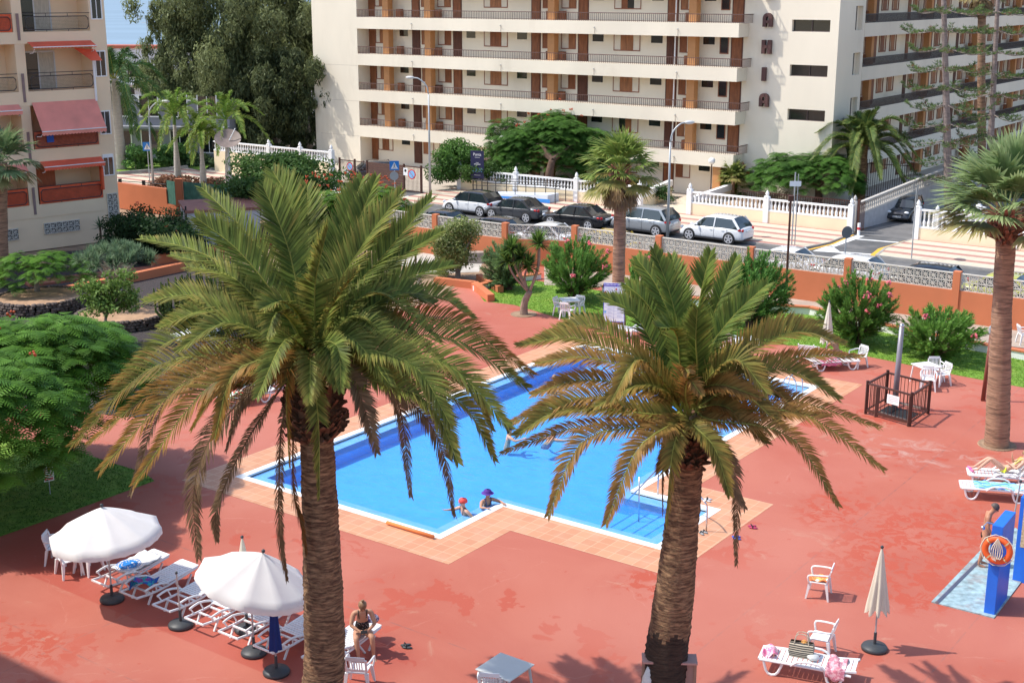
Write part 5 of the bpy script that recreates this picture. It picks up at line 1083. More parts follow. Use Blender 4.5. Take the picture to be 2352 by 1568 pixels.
b_ = G(462,762); t = thing('candelabra_cactus', 'dense clump of upright green candelabra cactus', 'cactus', b_); mb = MB()
for k in range(95):
    a = rr_.uniform(0,6.28); r_ = rr_.random()**.6; e = Vector((math.cos(a)*r_*2.0, math.sin(a)*r_*1.4, 0)); h_ = 2.75-.9*r_+rr_.uniform(-.2,.2); s0_ = e*.35
    mb.tube(bez([(s0_.x,s0_.y,0),(e.x*.95,e.y*.95,.55+r_*.3),(e.x,e.y,1.3),(e.x*1.02,e.y*1.02,h_)],7), [.05,.06,.065,.065,.065,.065,.06,.03], 5, True, lerp((.05,.09,.025),(.17,.23,.07),rr_.random()))
mb.build('stems', leafm, t)
def agave(label, p, R_, n, cg, ct, w=.09, stem=0, name='agave'):
    t = thing(name, label, 'plant', p); mb = MB(); rosette(mb, (0,0,.05+stem), R_, n, rr_, cg, ct, w, -.1, 1.5, .1); mb.build('leaves', leafm, t)
    if stem: MB().tube([(0,0,-.05),(0,0,stem+.1)], .06, 7).build('trunk', bark_d, t)
    return t
agave('spiky yellow-green agave behind the white balustrade right of the driveway', G(2222,495), 1.5, 60, (.08,.12,.04), (.3,.34,.12), .13)
agave('small yucca with white blooms at the end of the garden wall', G(912,560), .9, 70, (.05,.13,.03), (.2,.33,.08), .06, .9, 'yucca'); agave('tiny palm-like yucca in the dirt bed', G(955,610), .42, 60, (.10,.20,.04), (.25,.38,.1), .05, .5, 'yucca')
agave('low yucca beside the base of the garden wall', G(965,590-18), .8, 70, (.04,.10,.03), (.14,.25,.07), .06, .5, 'yucca'); agave('small agave by the dirt bed front edge', G(850,700), .5, 40, (.1,.16,.08), (.3,.36,.2), .06)
agave('spidery plant against the foot of the sand coloured block', G(235,585), .7, 60, (.03,.07,.03), (.09,.17,.07), .04, 1.5, 'spindle_palm'); agave('low spidery plant left of the dark hedge', G(215,612), .6, 60, (.02,.06,.025), (.07,.14,.05), .04, .5, 'spindle_palm')
agave('green rosette under the branching yucca', G(1195,650), .45, 50, (.06,.16,.03), (.2,.35,.08), .05); agave('weedy green rosette left of the curved garden wall', G(5,660), .8, 80, (.1,.16,.04), (.3,.38,.1), .04)
# --- norfolk pines
def norfolk(label, base, px0, px1, levels, lmax, seed, r):
    base = Vector(base); t = thing('norfolk_pine', label, 'tree', base, 0, 'slender tiered pines before the right wing'); rr_ = random.Random(seed); top = D(px1, -60, base.y)-base
    MB().tube(bez([(0,0,-.1), top*.5+Vector((.0,0,0)), top], 12), [r*(1-.55*i/12) for i in range(13)], 10).build('trunk', mat('pine_bark',(.27,.21,.19),.9,.25,2,.4,10,stretch=(1,1,4)), t, True)
    mb = MB(); ml = MB()
    for z in levels:
        f = z/top.z; c_ = top*f; a0 = rr_.uniform(0,6.28)
        for k in range(6):
            a = a0+k*1.047+rr_.uniform(-.15,.15); L_ = lmax*rr_.uniform(.7,1.05)*(1.05-.25*f); d_ = Vector((math.cos(a), math.sin(a), 0)); s_ = Vector((-d_.y, d_.x, 0))
            C_ = bez([c_, c_+d_*L_*.4+Vector((0,0,-.10*L_)), c_+d_*L_*.8+Vector((0,0,-.12*L_)), c_+d_*L_+Vector((0,0,.02*L_))], 12); mb.tube(C_, [.035*(1-.7*i/12) for i in range(13)], 4, False)
            for i in range(3, 13):
                for sd in (-1, 1, 0):
                    if rr_.random() < .3: continue
                    p = C_[i]; q = p+(s_*sd*rr_.uniform(.25,.7)+d_*.25)*(1.05-.03*i)*.8+Vector((0,0,rr_.uniform(.0,.18))); mb.tube([p, q], [.012,.008], 3, False); g = lerp((.07,.12,.045),(.22,.32,.11),rr_.random())
                    if rr_.random() < .08: g = (.25,.15,.08)
                    for j in range(13):
                        u_ = Vector((rr_.uniform(-1,1), rr_.uniform(-1,1), rr_.uniform(-.1,1.3))).normalized(); b2 = p.lerp(q, rr_.uniform(.45,1.05)); w_ = u_.cross(Vector((.3,.5,.8))).normalized()*.018; e = b2+u_*rr_.uniform(.14,.26); ml.add([b2-w_, b2+w_, e], [(0,1,2)], g)
    mb.build('branches', bark_g, t); ml.build('needles', leafm, t)
norfolk('left norfolk pine with open tiers of branches before the right wing', G(2180,492), 2180, 2166, [2.6,3.7,4.9,6.0,7.2,8.4,9.6,10.8,12,13.2], 3.3, 81, .30)
norfolk('right norfolk pine partly hidden behind the right fan palm crown', G(2268,470), 2268, 2295, [3.4,4.8,6.2,7.6,9.0,10.4,11.8,13], 3.0, 82, .26)
# --- round stone beds
def stonebed(label, px, py, rx, ry, h, seed):
    c_ = G(px, py); t = thing('round_stone_bed', label, 'planter', c_); rr2 = random.Random(seed)
    MB().add([(rx*.93*math.cos(k*.2094), ry*.93*math.sin(k*.2094), h-.04) for k in range(30)], [tuple(range(30))]).build('soil', mat('bed_soil',(.40,.25,.15),.95,.2,2,.5,20), t); mb = MB()
    for row in range(int(h/.13)+1):
        n = int(2*math.pi*rx/.2)
        for k in range(n):
            a = 2*math.pi*(k+rr2.uniform(-.3,.3)+row*.5)/n; s_ = rr2.uniform(.08,.13)
            mb.ball((math.cos(a)*rx+rr2.uniform(-.03,.03), math.sin(a)*ry+rr2.uniform(-.03,.03), .06+row*.13), s_, 6, 4, (1.2,1.2,.8))
    mb.build('rubble_wall', mat('lava_stone',(.13,.10,.085),.95,.5,4,.5,20), t); return t
stonebed('round lava stone bed with the small flat-topped tree', 92, 708, 1.95, 2.0, .62, 1)
stonebed('round lava stone bed with the dragon tree', 280, 742, 1.95, 1.75, .5, 2)
t = thing('rubble_pile', 'small heap of rocks under the folded parasol by the dirt bed', 'rocks', G(915,695)); mb = MB()
for k in range(26): mb.ball((rr_.uniform(-1.2,1.2), rr_.uniform(-.4,.4), rr_.uniform(.03,.2)), rr_.uniform(.1,.2), 6, 4)
stuff(mb.build('rocks', mat('brown_rock',(.22,.14,.1),.95,.4,4), t))
# ================================================================ CARS
chrome = mat('chrome', (.7,.7,.7), .15, 0, metal=1); tail_red = mat('tail_lamp', (.55,.02,.02), .2, 0); headl = mat('head_lamp', (.75,.78,.8), .1, 0)
platem = mat('number_plate', (.8,.8,.78), .4, 0); carglass = mat('car_glass', (.02,.03,.035), .05, 0, spec=1.0); trim = mat('car_trim', (.03,.03,.032), .5, .1)
def paint(name, col, rough=.22, metal=.0):
    m = mat(name, col, rough, .03, 1, metal=metal); b_ = m.node_tree.nodes['Principled BSDF']; b_.inputs['Coat Weight'].default_value = .8; b_.inputs['Coat Roughness'].default_value = .04; return m
def car(label, loc, rz, m, L=4.25, Wd=1.76, H=1.5, kind='hatch', roof=None, group='cars parked along the street', plate='', parts=True):
    # local x: front is -x.  stations: x fraction, belt z, half width
    t = thing('parked_car', label, 'car', loc, rz, group); w = Wd/2; X = lambda f: (f-.5)*L
    belt = {'hatch': .62, 'sedan': .62, 'van': .62}[kind]*H
    hood = .58*H if kind != 'van' else .6*H
    tail = {'hatch': .64, 'sedan': .66, 'van': .62}[kind]*H
    st = [(0,.30,.36,.78),(.015,.22,.48,.86),(.06,.2,hood*.84,.94),(.15,.2,hood*.95,.985),(.27,.2,hood*1.02,1),(.40,.2,belt,1),(.6,.2,belt*1.01,1),(.8,.2,tail*1.0,1)]
    st += [(.93,.2,tail*.99,.97),(.985,.24,tail*.93,.9),(1,.3,tail*.75,.84)] if kind != 'sedan' else [(.9,.2,tail*1.02,.97),(.97,.24,tail*.99,.92),(1,.3,tail*.72,.85)]
    mb = MB(); vs = []; n = 14
    for f, zb, zt, k in st:
        ww = w*k; x = X(f)
        sec = [(-ww*.86,zb),(-ww*.98,zb+.1),(-ww,zb+(zt-zb)*.45),(-ww*.97,zt-.10),(-ww*.90,zt-.01),(-ww*.5,zt+.03),(0,zt+.04)]
        sec = sec+[(-a, b_) for a, b_ in sec[::-1][1:]]+[(ww*.5,zb-.02)]
        vs += [(x, a, b_) for a, b_ in sec]
    n = len(sec); fs = []
    for i in range(len(st)-1):
        for k in range(n): a, b_ = i*n+k, i*n+(k+1) % n; fs.append((a, a+n, b_+n, b_))
    fs += [tuple(range(n)), tuple(range((len(st)-1)*n, len(st)*n))[::-1]]
    mb.add(vs, fs); body = mb.build('body', m, t, True); body.modifiers.new('s', 'SUBSURF').levels = 1; body.modifiers['s'].render_levels = 2
    # greenhouse
    if kind == 'sedan': cab = [(.25,0,.93),(.36,.72,.84),(.45,.97,.78),(.62,1,.78),(.72,.90,.80),(.86,0,.9)]
    elif kind == 'van': cab = [(.17,0,.93),(.31,.78,.84),(.40,.97,.80),(.62,1,.80),(.86,.95,.8),(.95,.45,.86),(.975,0,.93)]
    else: cab = [(.24,0,.93),(.36,.74,.84),(.45,.96,.79),(.62,1,.79),(.83,.93,.79),(.925,.45,.85),(.955,0,.92)]
    zb = belt-.03; zr = H-.01
    def loft(mb_, cs, inset=0, zoff=0, top=False):
        vs = []
        for f, hz_, k in cs:
            x = X(f); z = zb+(zr-zb)*hz_+zoff; ww = w*k-inset; wb = w*.93-inset*.5
            wt = wb+(ww-wb)*hz_
            vs += [(x,-wb,zb),(x,-wt,z-.04*(hz_ > .1)),(x,-wt*.88,z),(x,0,z+.02),(x,wt*.88,z),(x,wt,z-.04*(hz_ > .1)),(x,wb,zb)]
        fs = []
        for i in range(len(cs)-1):
            for k in range(6): a = i*7+k; fs.append((a, a+7, a+8, a+1))
        mb_.add(vs, fs)
    g_ = MB(); loft(g_, cab); g_.build('windows', carglass, t, False)
    # roof and pillars, proud of the glass
    r_ = MB(); hi = [c_ for c_ in cab if c_[1] > .7]; vs = []
    for f, hz_, k in hi:
        x = X(f); z = zb+(zr-zb)*hz_+.012; ww = w*k+.01; vs += [(x,-ww,z-.055),(x,-ww*.88,z),(x,0,z+.025),(x,ww*.88,z),(x,ww,z-.055)]
    r_.add(vs, [(i*5+k, i*5+5+k, i*5+6+k, i*5+k+1) for i in range(len(hi)-1) for k in range(4)]); r_.build('roof', roof or m, t, True)
    for sd in (-1, 1):
        y0 = w*.935*sd; zt = zb+(zr-zb)*.97-.03
        def pil(f0, f1, wd, z1=None, k1=.80): MB().bar((X(f0), y0, zb+.02), (X(f1), w*k1*sd+.012*sd, z1 or zt), .035, wd, (1,0,0)).build('pillar', m if not roof else trim, t)
        pil(.25 if kind != 'van' else .18, .40, .06, zb+(zr-zb)*.88, .82); pil(.56, .57, .07)
        if kind == 'sedan': pil(.86, .70, .12, zb+(zr-zb)*.92)
        else: pil(.945, .84, .14, zb+(zr-zb)*.92)
    if not parts: return t
    # wheels
    for f in (.185, .80):
        for sd in (-1, 1):
            c_ = (X(f), sd*(w-.10), .32); r0 = .335
            ar = MB(); ya, yb_ = sorted((sd*(w-.06), sd*(w+.004))); disc(ar, r0+.045, ya, yb_, (c_[0], .34)); 
            ty = MB(); n = 20
            ty.add([(c_[0]+r_r*math.cos(2*math.pi*k/n), y, .32+r_r*math.sin(2*math.pi*k/n)) for y, r_r in ((sd*(w-.2),r0),(sd*(w+.01),r0),(sd*(w+.022),r0-.04),(sd*(w+.022),r0-.11)) for k in range(n)], [(i*n+k, (i+1)*n+k, (i+1)*n+(k+1) % n, i*n+(k+1) % n) for i in range(3) for k in range(n)])
            arch = ar.build('wheel_arch', trim, t); wl = ty.build('wheel', black_rubber, t, True)
            rm = MB(); ya, yb_ = sorted((sd*(w-.0), sd*(w+.008))); disc(rm, r0-.09, ya, yb_, (c_[0], .32)); rm.build('rim_shadow', trim, wl)
            rm = MB()
            for k in range(5):
                a = k*1.2566+.3; rm.bar((c_[0], sd*(w-.005), .32), (c_[0]+(r0-.09)*math.cos(a), sd*(w-.0), .32+(r0-.09)*math.sin(a)), .02, .06, (0,1,0)) if False else rm.bar((c_[0], sd*(w+.018), .32), (c_[0]+(r0-.09)*math.cos(a), sd*(w+.018), .32+(r0-.09)*math.sin(a)), .09, .02, (0, 1, 0))
            n = 20; rm.add([(c_[0]+q*math.cos(2*math.pi*k/n), sd*(w+.026), .32+q*math.sin(2*math.pi*k/n)) for q in (r0-.115, r0-.07) for k in range(n)], [(k, n+k, n+(k+1) % n, (k+1) % n) for k in range(n)])
            rm.build('rim', mat('alloy', (.62,.62,.64), .35, .02, metal=.3), wl)
    for sd in (-1, 1):
        MB().ball((X(.035), sd*w*.68, hood*.80), .14, 10, 6, (.6,1.2,.6)).build('headlight', headl, t, True)
        q = MB(); q.ball((X(.985), sd*w*.74, tail*.86), .15, 10, 6, (.35,1.0,.62)); q.ball((X(.95), sd*w*.90, tail*.88), .13, 10, 6, (1,.35,.5)); q.build('tail_lamp', tail_red, t, True)
        MB().ball((X(.31), sd*(w+.06), belt+.05), .1, 8, 6, (.6,1,.7)).build('mirror', m, t, True)
        h_ = MB(); 
        for f in (.50, .68): MB().box(X(f), X(f)+.16, sd*w-.0 if sd > 0 else sd*w-.02, sd*w+.02 if sd > 0 else sd*w, belt-.17, belt-.14).build('door_handle', m, t)
        s_ = MB()
        for f in (.36, .565, .765): s_.bar((X(f), sd*(w+.002), .28), (X(f), sd*(w*.985), belt-.04), .006, .012, (0,1,0))
        s_.bar((X(.27), sd*(w-.008), .25), (X(.74), sd*(w-.008), .25), .03, .09); s_.build('door_gaps', trim, t)
    MB().box(X(1)-.06, X(1)+.012, -.26, .26, .50*H*.9, .50*H*.9+.12).build('rear_plate', platem, t)
    f_ = MB().box(X(0)-.03, X(0)+.03, -.26, .26, .36, .47).build('front_plate', platem, t)
    if plate: text(plate, .12, black, 'plate_lettering', f_, .002, .0, (X(0)-.034, 0, .415), (math.pi/2, 0, -math.pi/2))
    gz = MB(); gz.box(X(.0)-.0, X(.02), -w*.42, w*.42, .5, .58); gz.box(X(.985), X(1)+.005, -w*.6, w*.6, .24, .34); gz.build('grille', trim, t)
    return t
P_white = paint('paint_white', (.78,.79,.80)); P_grey = paint('paint_grey', (.085,.09,.10), .25, .4); P_black = paint('paint_black', (.012,.013,.016)); P_silver = paint('paint_silver', (.42,.44,.46), .28, .5)
P_yel = paint('paint_yellow', (.62,.42,.05)); P_lime = paint('paint_lime', (.45,.45,.08)); P_dark = paint('paint_dark', (.03,.033,.04), .25, .3); P_red = paint('paint_dark2', (.04,.03,.035), .25, .3)
car('white crossover with dark roof parked in front of the blue ramp', uv(-53.6,69.35,0), GR, P_white, 4.15, 1.78, 1.54, 'hatch', roof=P_black)
car('dark grey sedan parked between the white crossover and the black sedan', uv(-49.9,69.2,0), GR, P_grey, 4.45, 1.72, 1.43, 'sedan')
car('glossy black sedan parked behind the grey sedan', uv(-45.15,69.1,0), GR, P_black, 4.55, 1.77, 1.43, 'sedan')
car('silver people carrier behind the slim fan palm trunk and street lamp', uv(-40.75,69.95,0), GR, P_silver, 4.26, 1.8, 1.62, 'van')
car('white crossover nearest the driveway, last in the kerbside row', uv(-36.0,70.2,0), GR, P_white, 4.24, 1.79, 1.53, 'hatch')
car('dark hatchback with round headlights coming down the ramp', uv(-29.6,84.1,0), GR+math.pi/2+.1, P_dark, 3.9, 1.66, 1.47, 'hatch', plate='4053 CVH')
for lb_, u, m_, k_ in (('silver car roof behind the left end of the block screen', -54.6, P_silver, 'hatch'), ('dark car behind the block screen below the first white crossover', -50.6, P_dark, 'sedan'), ('dark car behind the block screen between two sedans', -46.6, P_red, 'hatch'),
    ('white car whose roof shows above the block screen near the yellow car', -42.9, P_white, 'sedan'), ('yellow car whose roof shows above the block screen', -39.0, P_yel, 'hatch'), ('white car whose roof shows above the wall by the driveway', -28.6, P_white, 'sedan'), ('white car just right of the back-turned round road sign', -25.0-.2, P_white, 'hatch'),
    ('black car whose roof shows above the screen right of the driveway', -21.6+.4, P_black, 'hatch'), ('lime green car whose roof shows above the screen', -17.5, P_lime, 'sedan'), ('dark grey car behind the right fan palm trunk', -13.2, P_grey, 'sedan')):
    car(lb_, uv(u, 62.3+(1.2 if u > -30 else 0), 0), GR, m_, 4.15, 1.74, 1.44, k_)
car('black car at the right edge of the picture beyond the fan palm', uv(-14.8,69.0,0), GR, P_black, 4.3, 1.76, 1.5, 'hatch')
car('grey car parked behind the left barred gate section', uv(-69.9,77.5,0), GR+.9, P_grey, 4.2, 1.74, 1.45, 'hatch')
# ================================================================ STREET FURNITURE
def street_lamp(label, base, h, dx, dy, r=.09):
    t = thing('street_lamp', label, 'street lamp', base, 0, 'curved street lamps'); d_ = Vector((dx, dy, 0)); Lr = d_.length
    MB().tube([(0,0,0),(0,0,h*.5),(0,0,h-1.1)], [r*1.1,r*.8,r*.55], 10).build('pole', grey_metal, t, True)
    MB().tube(bez([(0,0,h-1.1),(d_*.12)+Vector((0,0,h-.5)),(d_*.5)+Vector((0,0,h-.05)),(d_*.82)+Vector((0,0,h+.02))],10), [r*.55]*11, 8).build('arm', grey_metal, t, True)
    q = MB(); q.ball((0,0,0), .33, 12, 8, (1,.5,.35)); o = q.build('lamp_head', mat('lamp_head_grey',(.6,.6,.58),.4,.03), t, True); o.location = d_*.98+Vector((0,0,h+.03)); o.rotation_euler = (0, 0, math.atan2(dy, dx))
    return t
street_lamp('street lamp before the galleries, arm turned to the left', G(988,448), 8.3, -1.35, .35)
street_lamp('street lamp between the silver people carrier and white crossover', G(1533,546), 6.8, 1.15, .3)
street_lamp('street lamp beside the crossing sign near the royal palms', G(353,434), 6.4, 1.3, .1)
def globe(label, base, h):
    t = thing('globe_lamp', label, 'globe lamp', base, 0, 'white globe garden lamps'); MB().tube([(0,0,0),(0,0,h-.22)], .04, 8).build('pole', brown_m, t); MB().ball((0,0,h), .24, 14, 10).build('globe', mat('opal_glass',(.82,.8,.76),.3,0), t, True)
globe('white globe lamp above the round glossy tree', uv(-59.2,80.2,0), 3.6); globe('white globe lamp at the entrance path', uv(-42.6,82,0), 3.0)
def ped_sign(label, base, h, rz, grp='blue pedestrian crossing signs'):
    t = thing('crossing_sign', label, 'road sign', base, rz, grp); MB().tube([(0,0,0),(0,0,h)], .035, 8).build('pole', grey_metal, t)
    p_ = MB().box(-.32,.32,-.06,-.04,h-.62,h+.02).build('plate', blue, t); MB().add([(-.25,-.065,h-.52),(.25,-.065,h-.52),(0,-.065,h-.06)], [(0,1,2)]).build('triangle', swhite, p_)
    f_ = MB(); f_.ball((0,-.068,h-.19), .028, 8, 5, (1,.2,1)); f_.bar((0,-.068,h-.22),(0,-.068,h-.36),.03,.008,(0,1,0)); f_.bar((0,-.068,h-.35),(-.07,-.068,h-.48),.022,.008,(0,1,0)); f_.bar((0,-.068,h-.35),(.07,-.068,h-.48),.022,.008,(0,1,0)); f_.bar((-.06,-.068,h-.33),(.06,-.068,h-.25),.018,.008,(0,1,0)); f_.build('walking_figure', black, p_)
    return t
t = ped_sign('pedestrian crossing sign by the zebra crossing, with a round sign seen from behind', G(908,472), 3.05, 0)
disc(MB(), .3, -.02, .0, (-.03, 0)).build('round_sign_back', grey_metal, t).location = (0,-.08,2.05)
ped_sign('pedestrian crossing sign beside the left street lamp', G(345,432), 3.4, 0)
def round_sign(label, base, h, rz, r=.32, grp=None):
    t = thing('round_road_sign', label, 'road sign', base, rz, grp); MB().tube([(0,0,0),(0,0,h)], .035, 8).build('pole', grey_metal, t); disc(MB(), r, -.06, -.04, (0, h-.3)).build('disc', mat('sign_back',(.13,.14,.15),.5,.05), t); return t
round_sign('round road sign seen from behind, poking over the block screen', G(1938,628), 2.5, R(20)); round_sign('round road sign seen edge on at the right of the driveway', G(2093,598), 4.0, R(78), .45)
t = thing('sign_post', 'two thin grey posts with a small white sign left of the driveway', 'sign post', G(1818,566)); MB().tube([(0,0,0),(0,0,4.3)], .04, 8).build('pole', grey_metal, t); MB().tube([(.18,0,.1),(.18,0,4.2)], .03, 8).build('pole', grey_metal, t); MB().box(-.3,.35,-.05,-.03,3.5,3.8).build('plate', swhite, t)
t = thing('garden_lamp_post', 'slim dark brown lamp post in front of the garden wall', 'lamp post', G(1803,708)); MB().tube([(0,0,0),(0,0,5.1)], [.06,.05], 8).build('pole', brown_m, t); MB().box(-.12,.12,-.1,.1,5.05,5.3).build('lamp', brown_m, t)
t = thing('satellite_dish_mast', 'satellite dish on a pale mast beside the young palms', 'satellite dish', G(530,447)); MB().tube([(0,0,0),(0,0,3.7)], [.09,.07], 8).build('mast', grey_metal, t)
q = MB(); n = 20; q.add([(0,0,-.12)]+[(.95*rr*math.cos(2*math.pi*k/n), .95*rr*math.sin(2*math.pi*k/n), -.12+.22*rr*rr) for rr in (.5,1) for k in range(n)], [(0,1+k,1+(k+1)%n) for k in range(n)]+[(1+k,1+n+k,1+n+(k+1)%n,1+(k+1)%n) for k in range(n)])
o = q.build('dish', mat('dish_brown',(.22,.17,.15),.6,.15), t, True); o.location = (0,0,4.0); o.rotation_euler = (R(38), 0, R(10)); MB().tube([(.1,0,3.9),(.55,.1,4.75)], .04, 6).build('feed_arm', white_paint, t)
t = thing('price_banner', 'dark blue advertising banner reading 10,80 above the blue ramp', 'banner', uv(-58.45,76.2,0), GR+R(14)); MB().tube([(-.35,0,0),(-.35,0,1.9)], .04, 6).build('post', black, t); MB().tube([(.35,0,0),(.35,0,1.9)], .04, 6).build('post', black, t)
p_ = MB().box(-.52,.52,-.04,.0,1.15,3.15).build('banner', mat('banner_navy',(.02,.022,.07),.5,.05), t)
text('Punta', .28, swhite, 'lettering', p_, .003, .0, (0,-.045,2.88)); text('10,80', .38, mat('banner_blue',(.2,.45,.8),.5,0), 'price_lettering', p_, .003, .008, (0,-.045,1.75))
MB().box(-.2,.2,-.045,-.04,2.66,2.68).box(-.12,.12,-.045,-.04,2.28,2.30).box(-.25,.25,-.045,-.04,2.16,2.2).box(-.25,.25,-.045,-.04,1.38,1.40).build('small_print', swhite, p_)
t = thing('access_ramp', 'white and blue access ramp with dark handrails before the cream wall', 'ramp', (0,0,0), GR)
MB().add([(-57.6,75.2,.1),(-51.6,75.2,.1),(-51.6,76.6,.1),(-57.6,76.6,.1),(-57.6,75.2,.25),(-51.6,75.2,.65),(-51.6,76.6,.65),(-57.6,76.6,.25)], [(0,3,2,1),(4,5,6,7),(0,1,5,4),(1,2,6,5),(2,3,7,6),(3,0,4,7)]).build('ramp', mat('ramp_white',(.62,.68,.76),.7,.05), t)
MB().add([(-57.6,75.19,.1),(-51.4,75.19,.1),(-51.4,75.19,.38),(-57.6,75.19,.2)], [(0,1,2,3)]).build('blue_base', mat('ramp_blue',(.04,.25,.7),.5,.05), t)
h_ = MB()
for v in (75.25, 76.55):
    for dz in (.5, .85): h_.tube([(-58.2,v,.3+dz),(-51.8,v,.65+dz),(-50.6,v,.68+dz)], .03, 6)
    for k in range(5): u = -57.8+k*1.7; h_.tube([(u,v,.1),(u,v,1.2+k*.09)], .03, 6)
h_.build('handrail', black, t)
bol = thing('bollard', 'red and white bollard at the driveway gate', 'bollard', uv(-29.7,76.6,0), GR); MB().tube([(0,0,0),(0,0,.75)], .09, 10).build('post', swhite, bol); MB().tube([(0,0,.35),(0,0,.5)], .095, 10).build('band', red, bol)
t = thing('driveway_gate', 'folded dark barred gate at the left of the driveway', 'gate', (0,0,0), GR); m_ = MB(); bars(m_, (-30.05,77.1),(-29.95,78.0), .1, 1.9, .1); m_.build('gate_leaf', brown_m, t); MB().box(-30.05,-29.9,77.0,77.15,0,2.1).build('post', brown_m, t)
t = thing('iron_fence', 'tall dark iron fence beside the tower corner palm', 'fence', (0,0,0), GR); m_ = MB(); bars(m_, (-34.5,88.5),(-30.9,88.9), .3, 3.1, .15, .03); m_.bar((-34.5,88.5,.5),(-30.9,88.9,.5),.04,.05); m_.bar((-34.5,88.5,2.8),(-30.9,88.9,2.8),.04,.05); m_.build('bars', brown_m, t)
t = thing('low_fence', 'low dark picket fence behind the balustrade under the umbrella-shaped tree', 'fence', (0,0,0), GR); m_ = MB(); bars(m_, (-38.5,78.6),(-31.2,78.6), .5, 1.75, .16, .04); m_.box(-38.5,-31.2,78.58,78.63,1.68,1.75); m_.build('pickets', brown_m, t)
# ================================================================ POOLSIDE FURNITURE
def make_chair(name='plastic_chair', m=white_plastic):
    t = thing(name, 'x', 'chair')
    s_ = MB(); s_.prism([(-.23,-.22),(.23,-.22),(.21,.22),(-.21,.22)], .41, .44); bevel(s_.build('seat', m, t), .02)
    b_ = MB(); zt = .83
    def bp_(x, z): return (x*(1+.12*(z-.44)), .21+.28*(z-.44)-.05*(x*x)*4, z)
    for x in (-.215, .215): b_.bar(bp_(x,.40), bp_(x,zt-.05), .045, .03, (0,1,0))
    for x in (-.13,-.078,-.026,.026,.078,.13): b_.bar(bp_(x,.50), bp_(x,zt-.06), .024, .012, (0,1,0))
    b_.bar(bp_(-.22,.49), bp_(.22,.49), .02, .06); b_.bar(bp_(-.20,zt-.03), bp_(.20,zt-.03), .022, .09); b_.build('backrest', m, t)
    for sx in (-1, 1):
        a_ = MB(); a_.tube(bez([(sx*.26,-.21,.40),(sx*.285,-.24,.60),(sx*.29,-.1,.645),(sx*.27,.15,.66),(sx*.235,.27,.66)],10), .024, 6); a_.build('armrest', m, t, True)
        for sy in (-1, 1):
            l_ = MB(); w_ = .035; x0, y0 = sx*.215, sy*.2; x1, y1 = sx*.27, sy*.27
            l_.add([(x0-w_*1.2,y0-w_,.42),(x0+w_*1.2,y0-w_,.42),(x0+w_*1.2,y0+w_,.42),(x0-w_*1.2,y0+w_,.42),(x1-.02,y1-.02,0),(x1+.02,y1-.02,0),(x1+.02,y1+.02,0),(x1-.02,y1+.02,0)], [(0,1,2,3),(7,6,5,4),(0,4,5,1),(1,5,6,2),(2,6,7,3),(3,7,4,0)]); l_.build('leg', m, t)
    return t
chair0 = make_chair(); used = [False]
def place(proto, flag, p, rz, label, group):
    if not flag[0]: flag[0] = True; proto.location = p; proto.rotation_euler = (0,0,rz); proto['label'] = label; proto['group'] = group; return proto
    return dup(proto, p, rz, label, group)
CG = 'white plastic garden chairs'
C_ = lambda p, rz, lb_, tilt=0: place(chair0, used, p, rz, lb_, CG)
C_(G(1880,1367), R(-112), 'white plastic chair with an orange towel on its seat')
C_(G(1885,1500), R(-118), 'white plastic chair standing behind the lounger with the striped bag')
C_(G(826,1575), R(172), 'white plastic chair at the foot of the taller date palm, seen from behind')
C_(G(1130,1612), R(172), 'white plastic chair pushed to the grey table at the bottom edge')
C_(G(1303,733), R(150), 'white plastic chair in front of the small table near the yucca'); C_(G(1326,722), R(-30), 'white plastic chair facing the camera behind the table near the yucca'); C_(G(1288,724), R(60), 'white plastic chair left of the table near the yucca')
C_(G(1970,842), R(-60), 'white plastic chair with a dark bag beneath it beside the sunbather on the pink towel')
C_(G(2130,895), R(-15), 'white plastic chair in front of the table near the grey mast'); C_(G(2160,883), R(-70), 'white plastic chair tipped against the table near the grey mast'); C_(G(2148,872), R(0), 'white plastic chair behind the table near the grey mast')
C_(G(160,1318), R(40), 'white plastic chair left of the table under the first open parasol'); C_(G(205,1312), R(150), 'white plastic chair under the first open parasol, nearest the loungers'); C_(G(135,1290), R(90), 'white plastic chair at the far left under the first open parasol')
C_(G(2352,790), R(90), 'white plastic chair cut by the right edge on the garden path')
def table(label, p, rz, m=white_plastic, w=.42):
    t = thing('plastic_table', label, 'table', p, rz, 'white plastic garden tables'); bevel(MB().box(-w,w,-w,w,.69,.72).build('table_top', m, t), .03)
    MB().box(-w+.05,w-.05,-w+.05,w-.05,.65,.69).build('apron', m, t)
    for sx in (-1,1):
        for sy in (-1,1): MB().tube([(sx*w*.8,sy*w*.8,.69),(sx*w*.95,sy*w*.95,0)], [.035,.022], 6).build('leg', m, t)
table('grey plastic table at the bottom edge of the picture', G(1160,1600), GR, grey_plastic, .45); table('white plastic table among the chairs near the yucca', G(1308,722), R(10)); table('white plastic table among the chairs near the grey mast', G(2125,880), R(20)); table('white plastic table under the first open parasol', G(195,1300), GR)
